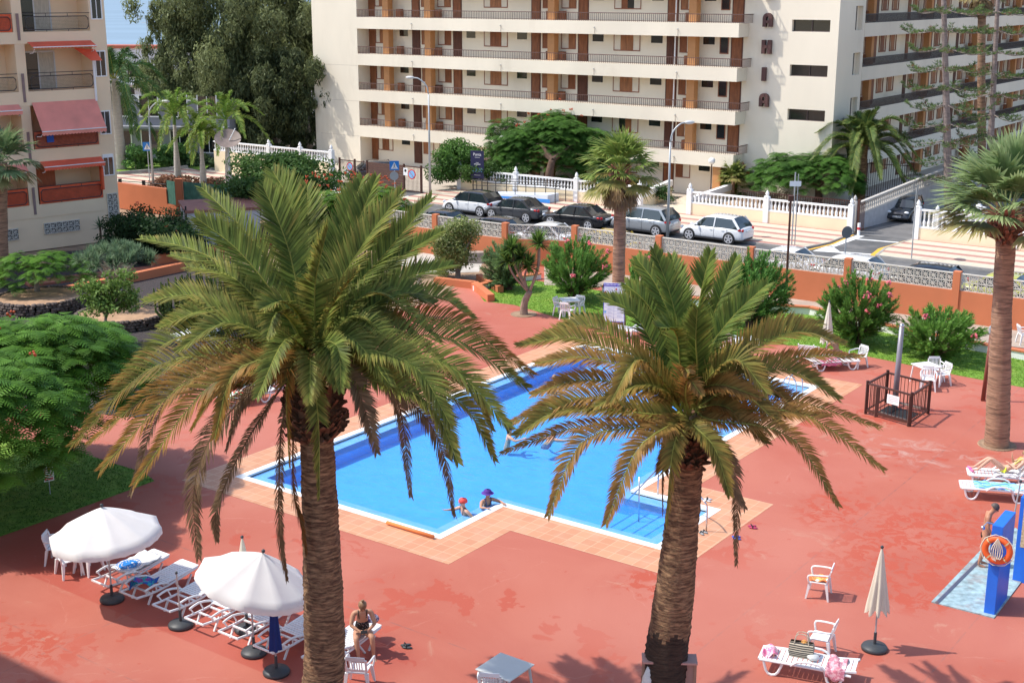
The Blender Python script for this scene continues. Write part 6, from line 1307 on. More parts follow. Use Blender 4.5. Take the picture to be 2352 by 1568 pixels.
def make_lounger(kind):
    t = thing('sun_lounger', 'x', 'sun lounger'); m = white_plastic
    # local y runs from foot (-) to head (+), 1.9 m
    if kind == 'raised':
        f_ = MB()
        for sx in (-1,1): f_.tube(bez([(sx*.31,-.95,.30),(sx*.33,-.5,.27),(sx*.33,.1,.30),(sx*.31,.95,.42)],8), .03, 6); f_.tube(bez([(sx*.37,-.75,.42),(sx*.38,-.45,.47),(sx*.36,-.12,.40),(sx*.33,.0,.32)],6), .028, 6); f_.bar((sx*.37,-.72,.42),(sx*.33,-.66,.29),.03,.03); f_.bar((sx*.38,-.42,.46),(sx*.33,-.36,.28),.03,.03)
        for y in (-.93,-.55,-.2): f_.bar((-.31,y,.29),(.31,y,.29),.05,.03)
        f_.build('frame', m, t); b_ = MB()
        for k in range(15): y = -.12+k*.068; z = .34+.10*(y+.12)/.95; b_.box(-.29,.29,y,y+.055,z,z+.018)
        b_.box(-.31,.31,.88,1.0,.43,.46); b_.bar((-.30,-.14,.34),(-.30,.95,.445),.05,.035); b_.bar((.30,-.14,.34),(.30,.95,.445),.05,.035); b_.build('slatted_bed', m, t)
        for sx in (-1,1):
            for y, y2 in ((-.45,-.62),(.75,.55),(.2,.42)): MB().bar((sx*.31,y,.31),(sx*.30,y2,0),.045,.035).build('leg', m, t)
    else:
        b_ = MB(); hd = .75
        for k in range(13):
            y = -.92+k*.105; b_.box(-.28,.28,y,y+.085,.34,.36)
        b_.build('slatted_bed', m, t); b_ = MB(); up = {'flat': .12, 'back': .95}[kind]
        for k in range(6):
            s0_ = k*.105; y, z = .45+s0_*math.cos(up), .345+s0_*math.sin(up); b_.bar((-.28,y+.04*math.cos(up),z+.04*math.sin(up)),(.28,y+.04*math.cos(up),z+.04*math.sin(up)),.085,.02,(0,-math.sin(up),math.cos(up)))
        for sx in (-1,1): b_.bar((sx*.30,.43,.345),(sx*.30,.43+.66*math.cos(up),.345+.66*math.sin(up)),.04,.04)
        b_.build('backrest', m, t); f_ = MB()
        for sx in (-1,1): f_.tube(bez([(sx*.31,-.98,.33),(sx*.33,-.4,.35),(sx*.33,.4,.35),(sx*.31,.98,.31)],8), .032, 6); f_.tube(bez([(sx*.34,-.30,.32),(sx*.36,-.1,.46),(sx*.36,.3,.46),(sx*.34,.48,.30)],8), .026, 6)
        f_.bar((-.31,-.98,.34),(.31,-.98,.34),.08,.04); f_.build('frame', m, t)
        for sx in (-1,1):
            for y in (-.7,.62): MB().tube(bez([(sx*.31,y-.2,.33),(sx*.32,y-.1,.05),(sx*.32,y+.1,.05),(sx*.31,y+.22,.33)],8), .03, 6).build('leg', m, t)
    return t
LGp = 'white plastic sun loungers'
pr = make_lounger('raised'); fl_r = [False]; pf = make_lounger('flat'); fl_f = [False]; pb = make_lounger('back'); fl_b = [False]
LB = ['sun lounger under the towel with the blue round emblem','sun lounger with the blue patterned cloth over its side','empty sun lounger just right of the one with the blue cloth','empty sun lounger partly under the second open parasol, left one','empty sun lounger under the middle of the second open parasol','empty sun lounger beside the navy towel on the pole','sun lounger the woman with the phone sits on']
LU = [-25.95,-24.85,-23.65,-22.5,-21.35,-20.2,-18.95]
for k, u in enumerate(LU): place(pr, fl_r, uv(u, 19.35 if k < 6 else 19.6, 0), GR, LB[k], LGp)
place(pf, fl_f, G(1852,1548), R(-90-22), 'sun lounger carrying the striped bag and pink towels', LGp)
place(pf, fl_f, G(2285,1143), R(-90-14), 'sun lounger covered by the blue and green striped towel', LGp)
place(pb, fl_b, G(2300,1113), R(-90-14), 'sun lounger the sunbather in the yellow bikini lies on', LGp)
place(pb, fl_b, G(1855,828), R(160), 'empty sun lounger with its back raised on the far deck edge', LGp); place(pf, fl_f, G(1912,846), R(100), 'sun lounger with the pink towel and bent over sunbather', LGp)
place(pb, fl_b, G(1695,800), R(120), 'sun lounger with raised back seen behind the shorter date palm', LGp); place(pf, fl_f, G(1475,775), R(80), 'sun lounger showing left of the shorter date palm', LGp)
place(pf, fl_f, G(565,925), R(-58), 'sun lounger with the green and red towel behind the taller date palm', LGp); place(pf, fl_f, G(600,895), R(-58), 'sun lounger with the turquoise towel behind the taller date palm', LGp); place(pf, fl_f, G(450,780), R(-50), 'sun lounger glimpsed between fronds left of the taller date palm', LGp)
# towels and cloths
def drape(name, label, base, rz, x0, x1, y0, y1, z, m, sag=.12, wr=.012, sd=0, tilt=0, cat='towel'):
    rr2 = random.Random(sd); nx, ny = 16, 26; vs = []
    for j in range(ny+1):
        for i in range(nx+1):
            x = x0+(x1-x0)*i/nx; y = y0+(y1-y0)*j/ny; dz = 0; ex = max(0, abs(x)-.33)
            xx = x if ex == 0 else math.copysign(.33+ex*.25, x); dz = -ex*.95
            vs.append((xx, y, z+dz+tilt*(y-y0)+wr*math.sin(x*17+y*9+sd)+wr*math.sin(y*23-x*7)))
    fs = [(j*(nx+1)+i, j*(nx+1)+i+1, (j+1)*(nx+1)+i+1, (j+1)*(nx+1)+i) for j in range(ny) for i in range(nx)]
    o = MB().add(vs, fs).build(name, m, None, True, base, rz); s_ = o.modifiers.new('t','SOLIDIFY'); s_.thickness = .008; s_.offset = 1
    return tag(o, label, cat)
def cloth(name, c1, c2, c3=None, sc=6, bands=False, th=.5):
    m, N, L, b_ = nodes(name); tc = N.new('ShaderNodeTexCoord'); mp = N.new('ShaderNodeMapping'); L.new(tc.outputs['Object'], mp.inputs[0]); globals().update(N=N, L=L, mp=mp)
    if bands: w_ = N.new('ShaderNodeTexWave'); w_.inputs['Scale'].default_value = sc; w_.inputs['Distortion'].default_value = 1.0; L.new(mp.outputs[0], w_.inputs[0]); f = w_.outputs[1]
    else: f = noise(sc, 3, .5, .6)
    c = mixc(ramp(f, th-.02, th+.02), c1, c2)
    if c3: c = mixc(ramp(noise(sc*.8, 2, .5, .3, None), .56, .58), c, c3)
    L.new(c, b_.inputs['Base Color']); b_.inputs['Roughness'].default_value = .85; return m
white_cloth = mat('white_cloth', (.72,.72,.72), .85, .05, 4)
tw = drape('towel', 'white towel with round blue emblem spread on the first sun lounger', uv(-25.95,19.35,0), GR, -.42,.36,-.35,.72,.42, white_cloth, tilt=.09, sd=1)
em = MB(); n = 28
def ringp(r0_, r1_, z): return [(q*math.cos(2*math.pi*k/n), q*math.sin(2*math.pi*k/n), z) for q in (r0_, r1_) for k in range(n)], [(k, n+k, n+(k+1) % n, (k+1) % n) for k in range(n)]
e1 = MB(); e1.add(*ringp(.0,.235,0)); e1.add(*ringp(.30,.315,0)); o = e1.build('emblem', blue, tw); o.location = (-.02,-.05,.475); o.rotation_euler = (R(5),0,0)
e2 = MB()
for k in range(16):
    a = k*2*math.pi/16
    if k % 8 in (0,): continue
    e2.ball((.16*math.cos(a), .16*math.sin(a), .004), .03, 6, 3, (1,.6,.1))
o = e2.build('laurel_mark', swhite, tw); o.location = (-.02,-.05,.479)
e3 = MB()
for k in range(22):
    a = k*2*math.pi/22; e3.bar((.255*math.cos(a), .255*math.sin(a), 0), (.285*math.cos(a+.05), .285*math.sin(a+.05), 0), .02, .004)
o = e3.build('emblem_letters', blue, tw); o.location = (-.02,-.05,.479)
drape('beach_cloth', 'blue and turquoise patterned cloth slung over the second sun lounger', uv(-24.85,19.0,0), GR+.3, -.55,.25,-.25,.15,.47, cloth('blue_pattern',(.02,.10,.45),(.02,.35,.42),(.25,.06,.30),9), wr=.03, sd=2, cat='cloth')
drape('towel', 'blue and green striped towel on the lounger at the right edge', G(2285,1143), R(-90-14), -.28,.30,-.62,.95,.385, cloth('blue_green_stripes',(.10,.30,.75),(.30,.68,.30),(.35,.62,.85),2.2,True), wr=.02, sd=3)
drape('towel', 'white towel beneath the sunbather in the yellow bikini', G(2300,1113), R(-90-14), -.42,.30,-.25,.62,.39, white_cloth, wr=.02, sd=4)
drape('towel', 'pink towel under the bent over sunbather', G(1912,846), R(100), -.5,.5,-.2,.62,.39, cloth('pink_cloth',(.62,.14,.26),(.70,.25,.36),None,4), wr=.02, sd=5)
drape('towel', 'green and red towel on the lounger behind the taller date palm', G(565,925), R(-58), -.34,.34,-.9,.3,.39, cloth('green_red',(.03,.35,.12),(.6,.06,.03),(.75,.7,.6),5), wr=.02, sd=6)
drape('towel', 'turquoise towel on the lounger behind the taller date palm', G(600,895), R(-58), -.34,.34,-.9,.5,.39, mat('turq_cloth',(.04,.40,.36),.85,.2,8), wr=.02, sd=7)
drape('towel', 'pink patterned towel at the head of the lounger with the striped bag', G(1852,1548), R(-90-22), -.25,.55,.45,.85,.42, cloth('pink_pattern',(.62,.20,.26),(.75,.42,.45),None,16), wr=.03, sd=8)
drape('cloth_heap', 'bright pink cloth at the foot of the lounger with the striped bag', G(1852,1548), R(-90-22), -.25,.25,-.95,-.65,.42, cloth('bright_pink',(.85,.20,.38),(.85,.5,.55),None,9), wr=.05, sd=9, cat='cloth')
drape('towel', 'orange towel on the seat of the lone white chair', G(1880,1367), R(-112), -.2,.2,-.24,.2,.46, cloth('orange_cloth',(.70,.16,.04),(.78,.40,.12),None,8), wr=.02, sd=10)
t = thing('flippers', 'pink sandals at the foot of the sunbather in the yellow bikini', 'sandals', G(2300,1113)); pk = mat('hot_pink',(.85,.12,.38),.5,.05)
for x in (-.12,.08):
    q = MB().ball((0,0,0), .14, 10, 6, (.42,1,.2)).build('sandal', pk, t, True); q.location = (-.88, x+.28, .43)
bag = thing('beach_bag', 'black and white striped straw beach bag on the lounger', 'bag', G(1838,1538)+Vector((0,0,.37)), R(-20))
q = MB(); q.add([(x*w_, y*d_, z) for z, w_, d_ in ((0,.24,.12),(.12,.27,.14),(.26,.26,.10),(.32,.24,.05)) for x, y in ((-1,-1),(0,-1.15),(1,-1),(1,1),(0,1.15),(-1,1))], [(i*6+k, i*6+(k+1)%6, (i+1)*6+(k+1)%6, (i+1)*6+k) for i in range(3) for k in range(6)]+[(5,4,3,2,1,0)])
bs, N, L, b_ = nodes('bag_stripes'); tc = N.new('ShaderNodeTexCoord'); sp = N.new('ShaderNodeSeparateXYZ'); L.new(tc.outputs['Object'], sp.inputs[0]); c = mixc(ramp(math_('MODULO', sp.outputs[2], .045), .02, .024), (.55,.48,.36), (.03,.03,.03)); L.new(c, b_.inputs['Base Color']); b_.inputs['Roughness'].default_value = .8
q.build('bag_body', bs, bag); 
for sy in (-1,1): MB().tube(bez([(-.16,sy*.08,.28),(-.1,sy*.06,.50),(.1,sy*.06,.50),(.16,sy*.08,.28)],8), .012, 5).build('handle', mat('rope',(.55,.48,.36),.8,.1), bag)
MB().ball((.05,0,.3), .07, 8, 6).build('orange_ball', mat('fruit_orange',(.8,.35,.08),.5,0), bag)
tag(MB().ball((0,0,.07), .14, 10, 6, (1,1.1,.5)).build('plastic_bag', mat('clear_bag',(.6,.6,.58),.4,.15,8), None, True, G(1865,1548)+Vector((0,0,.36))), 'crumpled white plastic bag beside the striped beach bag', 'bag')
# parasols
canv = mat('parasol_canvas', (.84,.83,.80), .8, .03, 2, trans=.22); canv2 = mat('parasol_cream', (.72,.66,.54), .8, .05, 2, trans=.15)
def parasol_base(t):
    MB().lathe([(.29,0),(.30,.05),(.27,.10),(.10,.13),(.06,.14)], 24).build('base', dark_plastic, t, True); MB().tube([(0,0,.12),(0,0,.42)], .035, 10).build('socket', dark_plastic, t)
def open_parasol(label, p, lean, az, R_=1.4, h=2.45, spin=0):
    t = thing('open_parasol', label, 'parasol', p, 0, 'open white parasols'); parasol_base(t); n = 10
    MB().tube([(0,0,.4),(0,0,h*.55)], .022, 8).build('pole', grey_metal, t)
    tilt = bpy.data.objects.new('canopy', None); M_ = Matrix.Rotation(az, 3, 'Z') @ Matrix.Rotation(lean, 3, 'Y') @ Matrix.Rotation(-az, 3, 'Z'); piv = Vector((0,0,h*.55)); f3 = lambda q: piv+M_ @ (Vector(q)-piv)
    bpy.data.objects.remove(tilt)
    MB().tube([f3((0,0,h*.55)), f3((0,0,h))], .022, 8).build('pole', grey_metal, t)
    vs = []; m_ = 8; zr = h-.66
    for j in range(m_+1):
        f = j/m_
        for k in range(n*6):
            a = 2*math.pi*k/(n*6)+spin; rib = abs(((k % 6)/6)*2-1) if (k % 6) else 1; sc = 1-.055*f*(1-abs((k % 6)/3-1)) if False else 1
            u_ = (k % 6)/6; edge = math.cos(math.pi/n)/math.cos((u_-.5)*2*math.pi/n); r = R_*f*(edge*.25+.75*(1-.05*math.sin(math.pi*u_)))
            z = h-(h-zr)*(f**1.1)-.05*f*math.sin(math.pi*u_)*(1-f*.2)
            vs.append(f3((r*math.cos(a), r*math.sin(a), z)))
    N6 = n*6
    for k in range(N6):
        a = 2*math.pi*k/N6+spin; u_ = (k % 6)/6; r = R_*(math.cos(math.pi/n)/math.cos((u_-.5)*2*math.pi/n)*.25+.75*(1-.05*math.sin(math.pi*u_)))*1.0; vs.append(f3((r*math.cos(a), r*math.sin(a), zr-.05*math.sin(math.pi*u_)*.8-.15-.012*math.sin(k*2.3))))
    fs = [(j*N6+k, j*N6+(k+1) % N6, (j+1)*N6+(k+1) % N6, (j+1)*N6+k) for j in range(m_+1) for k in range(N6)]
    o = MB().add(vs, fs).build('canopy', canv, t, True); 
    MB().ball(f3((0,0,h+.05)), .045, 10, 6).build('finial', dark_plastic, t, True)
    r_ = MB()
    for k in range(n): a = 2*math.pi*k/n+spin; r_.bar(f3((0,0,h-.06)), f3((R_*.97*math.cos(a), R_*.97*math.sin(a), zr-.02)), .012, .012)
    r_.build('ribs', grey_metal, t)
    return t
open_parasol('open white parasol over the table at the left, nearest the dark lawn', uv(-25.46,18.37,0), R(3), R(200), 1.34, 2.45, .1)
open_parasol('open white parasol half hidden by the taller date palm trunk', uv(-20.65,18.53,0), R(16), R(5), 1.34, 2.48, .3)
def closed_parasol(label, p, h=2.5, hc=1.5, m=canv2, r=.2, grp='folded cream parasols'):
    t = thing('folded_parasol', label, 'parasol', p, 0, grp); parasol_base(t); MB().tube([(0,0,.4),(0,0,h)], .02, 8).build('pole', grey_metal, t); n = 40; vs = []
    for j in range(13):
        f = j/12
        for k in range(n):
            a = 2*math.pi*k/n; q = (.02+r*f**.8)*(1+.28*f*math.cos(8*a+f*1.5)); vs.append((q*math.cos(a), q*math.sin(a), h-.04-hc*f-(.08*math.cos(8*a+1) if j == 12 else 0)))
    MB().add(vs, [(j*n+k, j*n+(k+1) % n, (j+1)*n+(k+1) % n, (j+1)*n+k) for j in range(12) for k in range(n)]).build('canopy', m, t, True); MB().ball((0,0,h), .04, 10, 6).build('finial', dark_plastic, t, True); return t
closed_parasol('folded cream parasol standing alone at the right front of the deck', G(2008,1490))
closed_parasol('folded cream parasol peeking out behind the second open parasol', G(568,1447), 2.35); closed_parasol('folded cream parasol beside the round pink-flowered oleander', G(1896,838), 2.6, 1.6); closed_parasol('folded cream parasol beside the dirt bed at the far corner', G(963,728), 2.3, 1.5)
t = thing('parasol_stand', 'bare parasol pole and round base between two sun loungers', 'parasol stand', uv(-23.03,18.45,0)); parasol_base(t); MB().tube([(0,0,.4),(-.02,0,1.35)], .02, 8).build('pole', grey_metal, t); MB().ball((-.02,0,1.36), .035, 8, 6).build('knob', dark_plastic, t)
t = thing('parasol_stand', 'parasol stand beside the navy towel, at the taller date palm', 'parasol stand', uv(-19.6,18.2,0)); parasol_base(t); MB().tube([(0,0,.4),(0,0,1.45)], .02, 8).build('pole', grey_metal, t)
q = MB(); n = 24; q.add([((.07+.05*f)*(1+.3*math.cos(5*2*math.pi*k/n))*math.cos(2*math.pi*k/n), (.07+.05*f)*(1+.3*math.cos(5*2*math.pi*k/n))*math.sin(2*math.pi*k/n), 1.42-.85*f) for f in (0,.3,.6,1) for k in range(n)], [(j*n+k, j*n+(k+1)%n, (j+1)*n+(k+1)%n, (j+1)*n+k) for j in range(3) for k in range(n)]); o = q.build('hanging_towel', mat('navy_cloth',(.01,.03,.16),.85,.1), None, True); o.location = uv(-19.6,18.2,0); tag(o, 'navy blue towel hanging on the parasol pole by the palm trunk', 'towel')
t = thing('parasol_pole', 'bare parasol pole beside the sunbather at the right edge', 'parasol stand', G(2322,1222)); MB().tube([(0,0,0),(.12,0,1.5)], .022, 8).build('pole', grey_metal, t); MB().ball((.12,0,1.5), .045, 8, 6).build('knob', dark_plastic, t)
# pool metalwork, float, sandals
t = thing('pool_handrail', 'stainless handrail standing in the stepped bay, left one', 'handrail', (0,0,0)); g0, g1, g2 = G(1467,1200,-.4), G(1511,1136,.0), G(1440,1158,-.1)
MB().tube(bez([g2+Vector((0,0,.1)), g0+Vector((0,.15,1.0)), g1.lerp(g0,.3)+Vector((.2,.2,1.05)), g1+Vector((0,0,.9)), g1],14), .022, 8).tube([g0, g0+Vector((0,.15,1.35))], .022, 8).build('rail', steel, t, True)
t = thing('pool_handrail', 'stainless handrail beside the stepped bay, partly behind the palm trunk', 'handrail', (0,0,0)); g0, g1 = G(1622,1220), G(1570,1180)
MB().tube(bez([g1, g1+Vector((0,0,.7)), g1.lerp(g0,.5)+Vector((0,0,.92)), g0+Vector((-.08,0,.88)), g0+Vector((0,0,.7)), g0],14), .022, 8).build('rail', steel, t, True)
t = thing('pool_ladder', 'curved stainless pool ladder at the far right corner', 'ladder', uv(-19.2,43.9,0), GR)
for y in (-.27,.27): MB().tube(bez([(.35,y,0),(.3,y,.6),(.05,y,.78),(-.2,y,.5),(-.22,y,-.5)],12), .022, 8).build('rail', steel, t, True)
MB().bar((-.22,-.27,-.2),(-.22,.27,-.2),.06,.03).build('tread', steel, t)
a_, b_ = G(889,1199,.07), G(996,1232,.07); tag(MB().tube([a_, b_], .05, 10).build('pool_float', mat('float_orange',(.82,.24,.07),.6,.05), None, True), 'long orange foam tube lying on the pool edge', 'pool float')
def sandals(label, p, m, rz, sp_=.12):
    t = thing('sandals', label, 'sandals', p, rz)
    for k, (x, y, a) in enumerate(((0,0,0),(sp_,.06,.4))):
        o = MB().ball((0,0,0), .13, 12, 5, (.4,1,.16)).build('sole', m, t, True); o.location = (x,y,.025); o.rotation_euler = (0,0,a)
        MB().tube(bez([(-.05,0,.0),(0,.03,.06),(.05,0,.0)],6), .014, 5).build('strap', black, o)
for q_ in ((935,1488,'pair of black sandals lying on the deck right of the woman',dark_plastic,R(80)),(1730,1213,'pink and black flip-flops on the deck beside the tiles',mat('pinkblk',(.45,.04,.12),.6,.1),R(70)),(1692,1238,'blue flip-flops on the deck near the drooping frond tip',mat('blu',(.02,.12,.6),.6,.1),R(60)),(1611,1226,'striped black and white sandals on the tiles by the handrail',mat('strp',(.3,.3,.3),.6,.5,60),R(20)),(1625,1151,'pale grey sandals on the tiles behind the palm trunk',mat('greyw',(.6,.6,.62),.6,.2,30),R(50))): sandals(q_[2], G(q_[0],q_[1]), q_[3], q_[4])
# fenced pit
gb_ = [G(1988,950),G(2089,979),G(2131,950),G(2034,924)]; o_ = gb_[0].copy(); t = thing('fence_enclosure', 'dark brown barred enclosure with a gate round the grey mast', 'fence', o_); Q = [p-o_ for p in gb_]
for i in range(4):
    a, b_ = Q[i], Q[(i+1) % 4]; m_ = MB()
    for k in range(1, 12): p = a.lerp(b_, k/12); m_.bar((p.x,p.y,.12),(p.x,p.y,1.1),.018,.018)
    m_.bar((a.x,a.y,1.12),(b_.x,b_.y,1.12),.07,.06); m_.bar((a.x,a.y,.14),(b_.x,b_.y,.14),.05,.10 if i == 0 else .05); m_.build('barred_panel', brown_m, t)
for p in Q: m_ = MB(); m_.bar((p.x,p.y,0),(p.x,p.y,1.22),.09,.09); m_.build('post', brown_m, t)
for f in (.24,.98): p = Q[0].lerp(Q[1], f); MB().bar((p.x,p.y-.03,0),(p.x,p.y-.03,1.1),.13,.04,(0,1,0)).build('gate_stile', mat('brown_gate',(.14,.07,.05),.6,.1), t)
a, b_ = Q[0].lerp(Q[1], .45), Q[0].lerp(Q[1], .72); MB().add([(a.x,a.y-.05,.62),(b_.x,b_.y-.05,.62),(b_.x,b_.y-.05,.95),(a.x,a.y-.05,.95)], [(0,1,2,3)]).build('notice', swhite, t)
l_ = MB()
for k in range(4): p0, p1 = a.lerp(b_, .1), a.lerp(b_, .9 if k < 3 else .5); z = .88-k*.06; l_.bar((p0.x,p0.y-.054,z),(p1.x,p1.y-.054,z),.004,.012,(0,1,0))
l_.build('notice_print', mat('print_grey',(.3,.3,.3),.6,0), t)
cm = sum(Q, Vector())/4; m_ = MB(); m_.add([tuple(cm+(p-cm)*.72+Vector((0,0,.012))) for p in Q], [(0,1,2,3)]); m_.build('pit', black, t)
m_ = MB()
for k in range(5): a, b_ = Q[0].lerp(Q[3], .12+k*.05), Q[1].lerp(Q[2], .12+k*.05); m_.bar(tuple(a.lerp(b_,.2)+Vector((0,0,.03))), tuple(a.lerp(b_,.85)+Vector((0,0,.03))), .03, .02)
m_.bar(tuple(Q[3].lerp(Q[0],.2).lerp(Q[2].lerp(Q[1],.2),.12)+Vector((0,0,.25))), tuple(Q[3].lerp(Q[0],.2).lerp(Q[2].lerp(Q[1],.2),.9)+Vector((0,0,.25))), .08, .05); m_.build('grating', mat('grate',(.25,.2,.17),.6,.2,10), t)
t = thing('mast', 'thick grey mast rising from the fenced pit', 'mast', G(2054,940)); MB().tube([(0,0,0),(.04,0,3.05)], [.11,.085], 14).build('pole', mat('mast_grey',(.26,.25,.28),.4,.05,metal=.3), t, True); MB().ball((.04,0,3.06), .09, 10, 6).build('cap', steel, t, True)
t = thing('lamp_post', 'reddish brown post with ribbed lamp head left of the right fan palm', 'lamp post', G(2257,920)); MB().tube([(0,0,0),(.08,0,2.5)], [.07,.06], 10).build('pole', mat('rust_brown',(.20,.06,.04),.6,.1), t, True); MB().lathe([(.07,2.5),(.1,2.55),(.1,2.75),(.05,2.82)],10,(.08,0)).build('lamp', mat('ribbed_grey',(.3,.33,.35),.5,.2,30), t); MB().tube([(.1,.1,0),(.12,.1,1.25),(.0,.0,1.25)], .03, 6).build('side_pipe', brown_m, t)
tag(MB().lathe([(.62,.004),(.60,.04),(.5,.01)],20).build('planting_hole', dirt), 'round earth hole around the right fan palm', 'planting hole').location = G(2290,1022)
# notice boards and signs
t = thing('notice_board', 'tall white notice board headed with a blue band before the slim fan palm', 'notice board', G(1409,771), R(-14)); w_ = .46
MB().tube([(-w_+.03,0,0),(-w_+.03,0,.7)], .025, 6).build('leg', grey_metal, t); MB().tube([(w_-.03,0,0),(w_-.03,0,.7)], .025, 6).build('leg', grey_metal, t)
bo_ = MB().box(-w_,w_,-.03,.03,.62,2.32).build('board', swhite, t); MB().box(-w_,w_,-.034,-.03,2.18,2.32).box(-w_,-w_+.02,-.034,-.03,.62,2.18).box(w_-.02,w_,-.034,-.03,.62,2.18).box(-w_,w_,-.034,-.03,.62,.65).build('blue_band', mat('violet_blue',(.06,.03,.45),.5,0), bo_)
text('COMUNIDAD CRIS SOL', .085, swhite, 'lettering', bo_, .002, .002, (0,-.037,2.25)); g_ = MB()
for k in range(10): g_.box(-w_+.03,w_-.03,-.033,-.03,.82+k*.145,.825+k*.145)
g_.box(-.004,.004,-.033,-.03,.66,2.17); 
for k in range(9):
    for x in (-.28,.14): g_.box(x,x+.22,-.033,-.03,.87+k*.145,.878+k*.145); g_.box(x,x+.16,-.033,-.03,.90+k*.145,.905+k*.145)
g_.build('printed_lines', mat('print_violet',(.25,.22,.45),.6,0), bo_)
MB().box(-.42,-.33,-.034,-.03,1.87,1.96).build('red_icon', red, bo_); MB().box(-.42,-.33,-.034,-.03,1.0,1.1).build('blue_icon', lblue, bo_); MB().box(.05,.12,-.034,-.03,2.02,2.1).build('red_icon', red, bo_)
t = thing('keep_off_sign', 'small no walking sign on a stake in the dark lawn', 'sign', G(116,1135), R(38)); MB().tube([(0,.02,0),(0,.02,.9)], .015, 6).build('stake', grey_metal, t); bo_ = MB().box(-.15,.15,-.01,.01,.42,.88).build('plate', mat('sign_cream',(.7,.68,.6),.5,0), t)
rg1 = MB(); n = 28; rg1.add([(q*math.cos(2*math.pi*k/n), -.013, .70+q*math.sin(2*math.pi*k/n)) for q in (.10,.125) for k in range(n)], [(k, n+k, n+(k+1)%n, (k+1)%n) for k in range(n)]); rg1.bar((-.075,-.014,.775),(.075,-.014,.625),.004,.024,(0,1,0)); rg1.box(-.12,.12,-.014,-.01,.46,.53); rg1.build('red_mark', red, bo_)
f_ = MB(); f_.ball((0,-.012,.765), .016, 8, 5, (1,.3,1)); f_.bar((0,-.012,.75),(0,-.012,.69),.016,.004,(0,1,0)); f_.bar((0,-.012,.69),(-.035,-.012,.635),.012,.004,(0,1,0)); f_.bar((0,-.012,.69),(.035,-.012,.635),.012,.004,(0,1,0)); f_.build('walking_figure', black, bo_); text('PROHIBIDO', .036, swhite, 'lettering', bo_, .001, 0, (0,-.016,.50))
t = thing('notice_cabinet', 'brown framed cabinet standing behind the trunk of the shorter date palm', 'cabinet', G(1532,1655), R(-3)); fm = mat('cabinet_brown',(.33,.20,.14),.6,.1)
MB().box(-.52,.52,-.1,.1,.0,1.42).build('back_panel', mat('cabinet_tan',(.36,.22,.18),.6,.1), t); MB().box(-.55,-.49,-.12,-.1,0,1.42).box(.49,.55,-.12,-.1,0,1.42).box(-.55,.55,-.13,-.1,1.36,1.44).build('frame', fm, t); MB().box(-.55,.55,-.3,.1,1.44,1.48).build('top', mat('cabinet_top',(.45,.26,.22),.6,.05), t)
tag(MB().lathe([(.02,.55),(.13,.25),(.16,0),(.1,-.2),(.02,-.25)],12).build('plastic_bag', mat('clear_bag',(.6,.6,.58),.4,.15,8), None, True, G(1532,1655)+Vector((-.42,-.2,.85))), 'white plastic bag hanging on the brown cabinet', 'bag')
# showers
t = thing('shower_wall', 'bright blue shower pillar carrying the orange life ring', 'shower', (0,0,0)); sb = mat('shower_blue',(.02,.16,.72),.45,.05); sbt = mat('shower_blue_top',(.03,.2,.76),.45,.05)
fl0, fr0, br0 = G(2259,1408), G(2284,1414), G(2313,1374); bl0 = fl0+(br0-fr0); fr0 = fl0+(fr0-fl0)*1.0
m_ = MB(); m_.prism([(p.x,p.y) for p in (fl0,fr0,br0,bl0)], 0, 2.28); bevel(m_.build('pillar', sb, t), .01)
arm0 = fl0.lerp(bl0,.55)+Vector((0,0,2.05)); MB().tube([arm0, arm0+Vector((-.28,.0,.08)), arm0+Vector((-.36,0,-.02))], .014, 6).build('shower_arm', steel, t); MB().ball(arm0+Vector((-.37,0,-.06)), .055, 8, 6).build('shower_head', steel, t, True)
dv_ = (fr0-fl0).normalized(); wl = thing('shower_wall', 'second blue shower pillar with a sandy panel at the right edge', 'shower', (0,0,0)); q0 = G(2325,1333); q1 = q0+dv_*1.3; pv = (br0-fr0); m_ = MB(); m_.prism([(p.x,p.y) for p in (q0,q1,q1+pv*.35,q0+pv*.35)], 0, 2.25); m_.build('pillar', sb, wl)
m_ = MB(); a, b_ = q0+dv_*.1-pv*.01, q1-pv*.01; m_.add([(a.x,a.y,.95),(b_.x,b_.y,.95),(b_.x,b_.y,2.2),(a.x,a.y,2.2)], [(0,1,2,3)]); m_.build('sandy_panel', mat('sandy',(.62,.50,.30),.95,.3,20,.8,60), wl)
trm = mat('tray_mosaic',(.30,.42,.44),.6,.3,6,.3,60,col2=(.28,.30,.30),c2scale=2); m_ = MB(); pl = [G(2139,1383),G(2283,1420),G(2345,1338),G(2400,1290),G(2333,1213),G(2251,1266)]; m_.prism([(p.x,p.y) for p in pl], 0, .03); tag(m_.build('shower_tray', trm), 'grey-blue mosaic shower tray sunk in the deck', 'shower tray')
tag(MB().tube([G(2152,1383,.04),G(2252,1283,.04)], .05, 4).build('tray_gutter', mat('gutter_grey',(.2,.2,.24),.7,.1)), 'dark drain groove along the left edge of the shower tray', 'drain')
rn = thing('life_ring', 'orange life ring with white rope hanging on the blue pillar', 'life ring', (fl0.lerp(fr0,.5)+Vector((.0,-.12,1.72))), math.atan2(dv_.y, dv_.x)); m_ = MB(); n1, n2 = 32, 10
m_.add([((.28+.075*math.cos(b2))*math.cos(a2), .06*math.sin(b2), (.28+.075*math.cos(b2))*math.sin(a2)) for a2 in [2*math.pi*i/n1 for i in range(n1)] for b2 in [2*math.pi*j/n2 for j in range(n2)]], [(i*n2+j, ((i+1) % n1)*n2+j, ((i+1) % n1)*n2+(j+1) % n2, i*n2+(j+1) % n2) for i in range(n1) for j in range(n2)]); m_.build('ring', mat('ring_orange',(.78,.13,.03),.5,.08), rn, True)
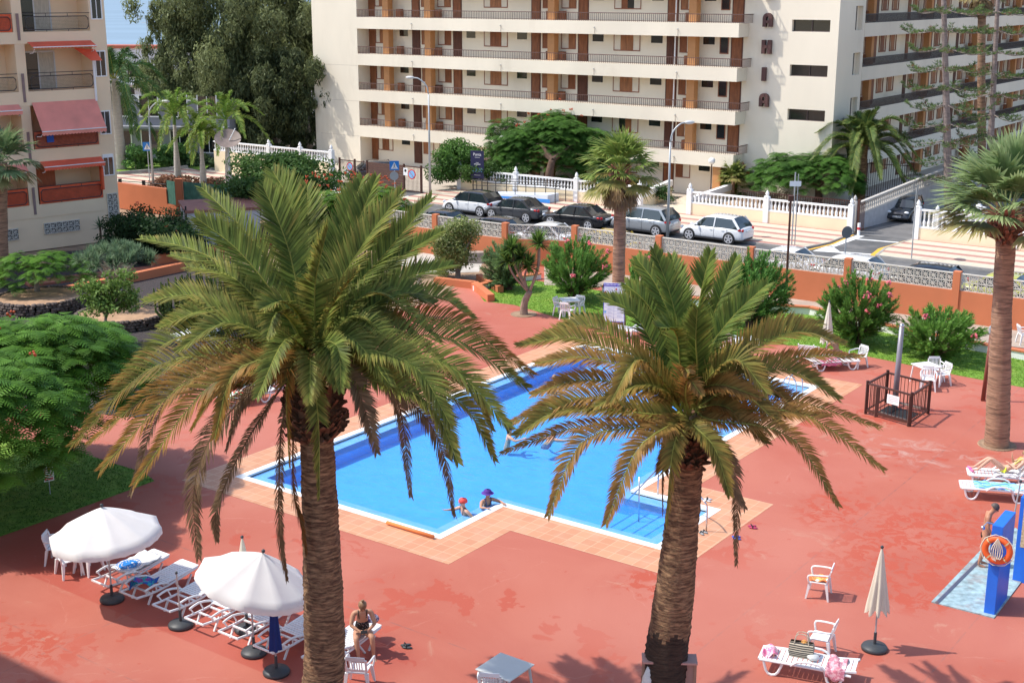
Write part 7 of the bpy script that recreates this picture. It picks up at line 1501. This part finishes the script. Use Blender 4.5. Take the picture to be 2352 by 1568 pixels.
rope = mat('white_rope',(.68,.62,.5),.8,.1); MB().tube([(.375*math.cos(k*.349)*(1+.04*(k%2)), -.02, .375*math.sin(k*.349)*(1+.04*(k%2))) for k in range(19)], .012, 5).build('grab_rope', rope, rn)
for k in range(4):
    a = .8+k*1.571; q = MB(); q.tube([((.28)*math.cos(a-.06),0,.28*math.sin(a-.06)),((.28)*math.cos(a+.06),0,.28*math.sin(a+.06))], .079, 10, False); q.build('band', mat('ring_band',(.55,.42,.22),.6,.1), rn)
m_ = MB()
for k in range(6): m_.tube(bez([(0,-.07,.32),(-.12+k*.05,-.08,.05),(-.1+k*.04,-.08,-.18),(0,-.07,-.25+.02*k)],8), .012, 4)
m_.build('coiled_rope', rope, rn)
# ================================================================ PEOPLE
skin = mat('skin_tan', (.50,.26,.16), .55, .06, 6); skin_l = mat('skin_light', (.62,.36,.25), .55, .06, 6); skin_d = mat('skin_warm', (.46,.22,.13), .55, .06, 6)
hair_b = mat('hair_brown', (.10,.05,.025), .6, .3, 20, stretch=(1,1,6)); hair_k = mat('hair_dark', (.02,.015,.012), .6, .2, 20); hair_f = mat('hair_fair', (.38,.25,.12), .6, .3, 20)
def skinmesh(name, chains, m, par, root=0, lev=2):
    vs, es, rs, idx = [], [], [], {}
    def vid(p, r):
        k = (round(p[0],4), round(p[1],4), round(p[2],4))
        if k not in idx: idx[k] = len(vs); vs.append(p); rs.append(r)
        return idx[k]
    for ch in chains:
        pv_ = None
        for (p, r) in ch:
            i = vid(p, r)
            if pv_ is not None and pv_ != i: es.append((pv_, i))
            pv_ = i
    me = bpy.data.meshes.new(name); me.from_pydata([tuple(v) for v in vs], es, []); o = bpy.data.objects.new(name, me); COL.objects.link(o)
    sm = o.modifiers.new('k', 'SKIN'); sm.use_smooth_shade = True; sm.branch_smoothing = .6
    for i, v in enumerate(me.skin_vertices[0].data): v.radius = rs[i] if isinstance(rs[i], tuple) else (rs[i], rs[i]); v.use_root = (i == root)
    ss = o.modifiers.new('s', 'SUBSURF'); ss.levels = lev; ss.render_levels = lev
    dg = bpy.context.evaluated_depsgraph_get(); em_ = bpy.data.meshes.new_from_object(o.evaluated_get(dg)); bpy.data.objects.remove(o)
    em_.materials.clear(); em_.materials.append(m); em_.polygons.foreach_set('use_smooth', [True]*len(em_.polygons)); q = bpy.data.objects.new(name, em_); COL.objects.link(q); q.parent = par
    return q
def headset(t, head, look, hm, r=.105, hat=None, bun=False, style='short', body=None, sk=None):
    hd = Vector(head); f = Vector(look).normalized(); s_ = f.cross(Vector((0,0,1))).normalized(); u_ = s_.cross(f)
    M3 = Matrix((s_, f, u_)).transposed()
    P = lambda x, y, z: hd+M3 @ Vector((x*r, y*r, z*r))
    hb = MB(); nn, mm = 14, 9; hb.add([P(1.02*math.sin(math.pi*j/mm)*math.cos(2*math.pi*k/nn)*.92, -.16+1.1*math.sin(math.pi*j/mm)*math.sin(2*math.pi*k/nn), .18+1.08*math.cos(math.pi*j/mm)) for j in range(mm-3) for k in range(nn)], [(j*nn+k,(j+1)*nn+k,(j+1)*nn+(k+1)%nn,j*nn+(k+1)%nn) for j in range(mm-4) for k in range(nn)])
    if bun: hb.ball(P(0,-.5,1.45), r*.33, 8, 6)
    if style == 'long': hb.ball(P(0,-.75,-.6), r*.8, 10, 8, (1,.5,1.3))
    hb.build('hair', hm, t, True)
    fc = MB()
    for x in (-.36,.36): fc.ball(P(x,.93,.05), r*.1, 6, 4)
    fc.build('eyes', black, t); MB().bar(P(-.25,.96,-.52), P(.25,.96,-.52), r*.1, r*.08).build('mouth', mat('lips',(.4,.12,.1),.5,0), t)
    MB().ball(P(0,1.05,-.18), r*.17, 6, 5).build('nose', sk, t, True)
    if hat:
        q = MB(); q.add([P(1.18*a_*math.cos(2*math.pi*k/16), -.1+1.25*a_*math.sin(2*math.pi*k/16)+(.0), z) for a_, z in ((.25,1.35),(.75,1.15),(1.0,.65),(1.02,.35),(hat[1],.18)) for k in range(16)], [(j*16+k, j*16+(k+1)%16, (j+1)*16+(k+1)%16, (j+1)*16+k) for j in range(4) for k in range(16)]+[tuple(range(16))]); q.build('hat', hat[0], t, True)
def hand_chain(w, d, s_, l=.17, curl=.4, grip=None):
    w, d, s_ = Vector(w), Vector(d).normalized(), Vector(s_).normalized(); n_ = d.cross(s_).normalized(); pm_ = w+d*.075; ch = [[(w, .026), (pm_, (.04,.02))]]
    for k, (o_, ln) in enumerate(((-.033,.075),(-.011,.085),(.011,.08),(.032,.065))):
        b_ = pm_+s_*o_*.9+d*.012; e1 = b_+d*ln*.5-n_*ln*.15*curl; e2 = e1+(d*(1-curl*.6)-n_*curl*.9).normalized()*ln*.5; ch.append([(pm_, (.04,.02)), (b_, .0095), (e1, .009), (e2, .007)])
    tb = w+d*.03-s_*.03; ch.append([(w, .026), (tb, .012), (tb+d*.035-s_*.025-n_*.01, .010), (tb+d*.065-s_*.02-n_*.025, .008)])
    return ch
def person(label, loc, rz, J, sk, hm, headlook=(0,-1,0), hat=None, bun=False, style='short', fat=1.0, swim=None, swim_kind='one', low=True, scale=1.0):
    """J: joints in local space, facing -y"""
    t = thing('person', label, 'person', loc, rz); V = {k: Vector(v) for k, v in J.items()}; f = fat
    mid = V['pelvis'].lerp(V['chest'], .5); ch = [[(V['pelvis'], (.155*f,.115*f)), (mid, (.135*f,.105*f)), (V['chest'], (.155*f,.11*f)), (V['neckb'], (.085*f,.07)), (V['neck'], .052), (V['head']-Vector((0,0,.05)), (.075,.085)), (V['head']+Vector((0,0,.05)), (.082,.095)), (V['head']+Vector((0,0,.09)), (.06,.07))]]
    for s_ in 'LR':
        ch.append([(V['neckb'], (.085*f,.07)), (V['sh'+s_], .062*f), (V['el'+s_], .045*f), (V['wr'+s_], .028)])
        dirh = V.get('hd'+s_, V['wr'+s_]-V['el'+s_]); hs = hand_chain(V['wr'+s_], dirh, V.get('hs'+s_, Vector((1 if s_ == 'L' else -1,0,0))), curl=.5); hs[0][0] = (V['wr'+s_], .028); ch += hs
        if low:
            kn, an = V['kn'+s_], V['an'+s_]; hp = V['hip'+s_]
            ch.append([(V['pelvis'], (.155*f,.115*f)), (hp, .10*f), (hp.lerp(kn,.5), .085*f), (kn, .058*f), (kn.lerp(an,.4), .055*f), (an, .036), ]); toe = V['toe'+s_]; heel = an+(an-toe).normalized()*.03; ch.append([(an, .036), (an.lerp(toe,.5), (.038,.03)), (toe, (.038,.018))])
    b_ = skinmesh('body', ch, sk, t); headset(t, V['head'], headlook, hm, hat=hat, bun=bun, style=style, sk=sk)
    if swim:
        k = 1.06; hp = V['pelvis']
        sc = [[(hp-Vector((0,0,.05)), (.15*f*k,.115*f*k)), (hp, (.158*f*k,.12*f*k))]]
        if swim_kind == 'one': sc[0] += [(mid, (.137*f*k,.108*f*k)), (V['chest']-Vector((0,0,.03)), (.157*f*k,.116*f*k))]
        if low:
            for s_ in 'LR': sc.append([(hp, (.158*f*k,.12*f*k)), (V['hip'+s_].lerp(V['kn'+s_],.06), .102*f*k), (V['hip'+s_].lerp(V['kn'+s_],.30 if swim_kind == 'short' else .12), (.098)*f*k)])
        skinmesh('swimsuit' if swim_kind != 'short' else 'swim_trunks', sc, swim, t, lev=1)
        if swim_kind == 'bikini': skinmesh('bikini_top', [[(V['chest']-Vector((0,0,.06)), (.158*f,.115*f)), (V['chest']+Vector((0,0,.02)), (.158*f,.116*f))]], swim, t, lev=1)
        if swim_kind in ('one','bikini'):
            st_ = MB()
            for s_ in (-1,1): st_.tube(bez([V['chest']+Vector((s_*.08,-.11*f,.02)), V['neckb']+Vector((s_*.10,-.05,.055)), V['chest']+Vector((s_*.08,.11*f,.05))],8), .012, 5)
            st_.build('straps', swim, t)
    return t
dots, N, L, b_ = nodes('dotted_swimsuit'); tc = N.new('ShaderNodeTexCoord'); vo = N.new('ShaderNodeTexVoronoi'); vo.inputs['Scale'].default_value = 28; L.new(tc.outputs['Object'], vo.inputs['Vector']); c = mixc(ramp(vo.outputs['Distance'], .22, .26), (.7,.66,.6), (.012,.012,.014)); L.new(c, b_.inputs['Base Color']); b_.inputs['Roughness'].default_value = .7
sit = dict(pelvis=(0,.12,.56), chest=(0,-.06,.93), neckb=(0,-.12,1.10), neck=(0,-.17,1.16), head=(0,-.23,1.28), shL=(.19,-.10,1.07), shR=(-.19,-.10,1.07), elL=(.27,-.20,.82), elR=(-.27,-.20,.82), wrL=(.09,-.38,.74), wrR=(-.09,-.38,.74),
    hipL=(.10,.08,.54), hipR=(-.10,.08,.54), knL=(.18,-.36,.56), knR=(-.18,-.36,.56), anL=(.20,-.40,.10), anR=(-.14,-.46,.10), toeL=(.23,-.58,.03), toeR=(-.16,-.64,.03), hdL=(-.5,-.8,.1), hdR=(.5,-.8,.1), hsL=(.3,0,-1), hsR=(-.3,0,-1))
pw = uv(-18.75,19.55,-.12); wm_ = person('woman in a black dotted swimsuit sitting on a lounger looking at her phone', G(834,1494,0)+Vector((0,0,-.06)), R(12), sit, skin, mat('hair_updo',(.26,.15,.08),.5,.3,20), (0,-.75,-.62), bun=True, fat=1.12, swim=dots)
o = MB().box(-.075,.075,-.012,.012,-.035,.035).build('smartphone', black); o.location = G(834,1494,0)+Vector((.10,-.53,.74)); o.rotation_euler = (R(-40),0,R(12)); bevel(o,.005); tag(o, 'dark smartphone held by the seated woman', 'phone')
tag(MB().ball((0,0,.12), .2, 12, 8, (1,.7,.6)).build('bundle', cloth('purple_print',(.05,.02,.08),(.5,.45,.55),None,18), None, True, G(862,1470)+Vector((-.1,.1,.38))), 'patterned bundle beside the seated woman', 'towel')
stand = dict(pelvis=(0,.0,.93), chest=(0,-.02,1.30), neckb=(0,-.03,1.47), neck=(0,-.09,1.53), head=(0,-.17,1.64), shL=(.19,-.02,1.44), shR=(-.19,-.02,1.44), elL=(.23,-.08,1.16), elR=(-.23,-.04,1.16), wrL=(.14,-.28,1.08), wrR=(-.20,-.18,.95),
    hipL=(.09,0,.90), hipR=(-.09,0,.90), knL=(.11,-.05,.49), knR=(-.11,.02,.49), anL=(.11,.06,.09), anR=(-.11,.10,.09), toeL=(.13,-.12,.03), toeR=(-.13,-.08,.03))
mn = person('man in black swim trunks showering with his head bowed behind the blue pillar', G(2256,1300), R(72), stand, skin_d, mat('hair_grey',(.09,.07,.06),.6,.3,20), (0,-.8,-.6), swim=black, swim_kind='short')
# reclining sunbather, body along local -y (feet) to +y (head)
rec = dict(pelvis=(0,.05,.53), chest=(0,.42,.70), neckb=(0,.55,.85), neck=(0,.58,.92), head=(0,.60,1.05), shL=(.18,.54,.82), shR=(-.18,.54,.82), elL=(.26,.34,.63), elR=(-.24,.30,.68), wrL=(.12,.18,.72), wrR=(-.08,.24,.88), hipL=(.09,.02,.50), hipR=(-.09,.02,.50), knL=(.10,-.36,.86), knR=(-.10,-.42,.80), anL=(.10,-.74,.46), anR=(-.12,-.82,.45), toeL=(.11,-.92,.44), toeR=(-.13,-.99,.44), hdR=(.1,-.1,.5))
person('sunbather in a yellow bikini reclining with knees up at the right edge', G(2300,1113), R(-90-14), rec, skin_l, hair_f, (.1,-1,.1), swim=mat('yellow_cloth',(.65,.72,.05),.7,.05), swim_kind='bikini')
bend = dict(pelvis=(0,.10,.55), chest=(0,-.22,.78), neckb=(0,-.36,.84), neck=(0,-.42,.82), head=(0,-.50,.76), shL=(.18,-.34,.78), shR=(-.18,-.34,.78), elL=(.25,-.50,.58), elR=(-.25,-.50,.58), wrL=(.12,-.66,.45), wrR=(-.12,-.66,.45), hipL=(.10,.06,.52), hipR=(-.10,.06,.52), knL=(.18,-.36,.55), knR=(-.18,-.36,.55), anL=(.18,-.40,.10), anR=(-.18,-.40,.10), toeL=(.2,-.56,.03), toeR=(-.2,-.56,.03))
person('sunbather bent far forward on the pink towel, bare back showing', G(1920,838), R(190), bend, skin_d, hair_f, (0,-.6,-.8), swim=mat('pink_swim',(.6,.1,.25),.7,.05), swim_kind='short')
def swimmer(label, x, y, rz, J, sk, hm, z=-.05, **kw):
    return person(label, G(x, y, z)+Vector((0,0,0)), rz, J, sk, hm, low=False, **kw)
up_ = dict(pelvis=(0,.10,-.45), chest=(0,0,-.02), neckb=(0,-.02,.16), neck=(0,-.04,.22), head=(0,-.06,.34), shL=(.19,-.02,.12), shR=(-.19,-.02,.12), elL=(.36,-.18,.05), elR=(-.34,-.20,.03), wrL=(.30,-.42,.10), wrR=(-.30,-.42,.08))
swimmer('swimmer in a purple sun hat leaning on the inner pool corner', 1118, 1157, R(35), up_, skin, hair_k, hat=(mat('purple_hat',(.09,.03,.28),.8,.1),1.5), swim=mat('blue_swim',(.05,.08,.2),.7,.2,20))
swimmer('swimmer in a red cap at the pool edge beside the purple hat', 1067, 1178, R(-60), dict(up_, elL=(.30,.1,-.05), wrL=(.5,-.05,-.02)), skin_l, hair_k, headlook=(0,-1,.1), hat=(mat('red_cap',(.78,.08,.07),.6,.05),1.02), swim=mat('dark_swim',(.03,.03,.05),.7,.1))
swimmer('bald man standing in the far left part of the pool', 1273, 895, R(160), dict(up_, elL=(.24,-.05,-.2), wrL=(.2,-.2,-.4), elR=(-.24,-.05,-.2), wrR=(-.2,-.2,-.4), chest=(0,0,.1), neckb=(0,-.02,.28), neck=(0,-.03,.34), head=(0,-.04,.46), shL=(.19,0,.24), shR=(-.19,0,.24)), skin_d, mat('hair_thin',(.36,.22,.16),.5,.1))
swimmer('dark-haired swimmer near the middle of the pool', 1168, 1008, R(95), up_, skin_l, hair_k, style='long')
low_ = dict(pelvis=(0,.45,-.14), chest=(0,.08,-.04), neckb=(0,-.10,.04), neck=(0,-.16,.08), head=(0,-.22,.16), shL=(.19,-.06,.0), shR=(-.19,-.06,.0), elL=(.42,-.14,-.03), elR=(-.40,-.20,-.03), wrL=(.60,-.30,-.02), wrR=(-.5,-.42,-.02))
swimmer('brown-haired swimmer doing breaststroke in mid pool', 1265, 1010, R(150), low_, skin_l, hair_b, style='long', headlook=(0,-1,.2), swim=mat('striped_swim',(.08,.12,.25),.7,.4,14))
# garden oddments
t = thing('shed_handrail', 'small dark handrail against the white shed', 'handrail', G(470,590)); MB().tube([(0,0,.1),(.1,0,.9),(.9,0,.95),(.9,0,.1)], .03, 6).tube([(0,0,.15),(.85,0,.9)], .025, 6).build('rail', black, t)
tag(MB().box(-.5,.5,-.35,.35,0,.35).box(-.3,.5,-.3,.3,.35,.6).box(-1.1,-.7,-.2,.2,0,.3).build('stone_block', mat('block_stone',(.33,.28,.24),.95,.25,4,.5,15), None, False, G(1090,603)), 'grey stone blocks at the foot of the garden wall', 'stone blocks')
for (px, py, lb_) in ((640,560,'terracotta steps edge behind the taller date palm'),): pass
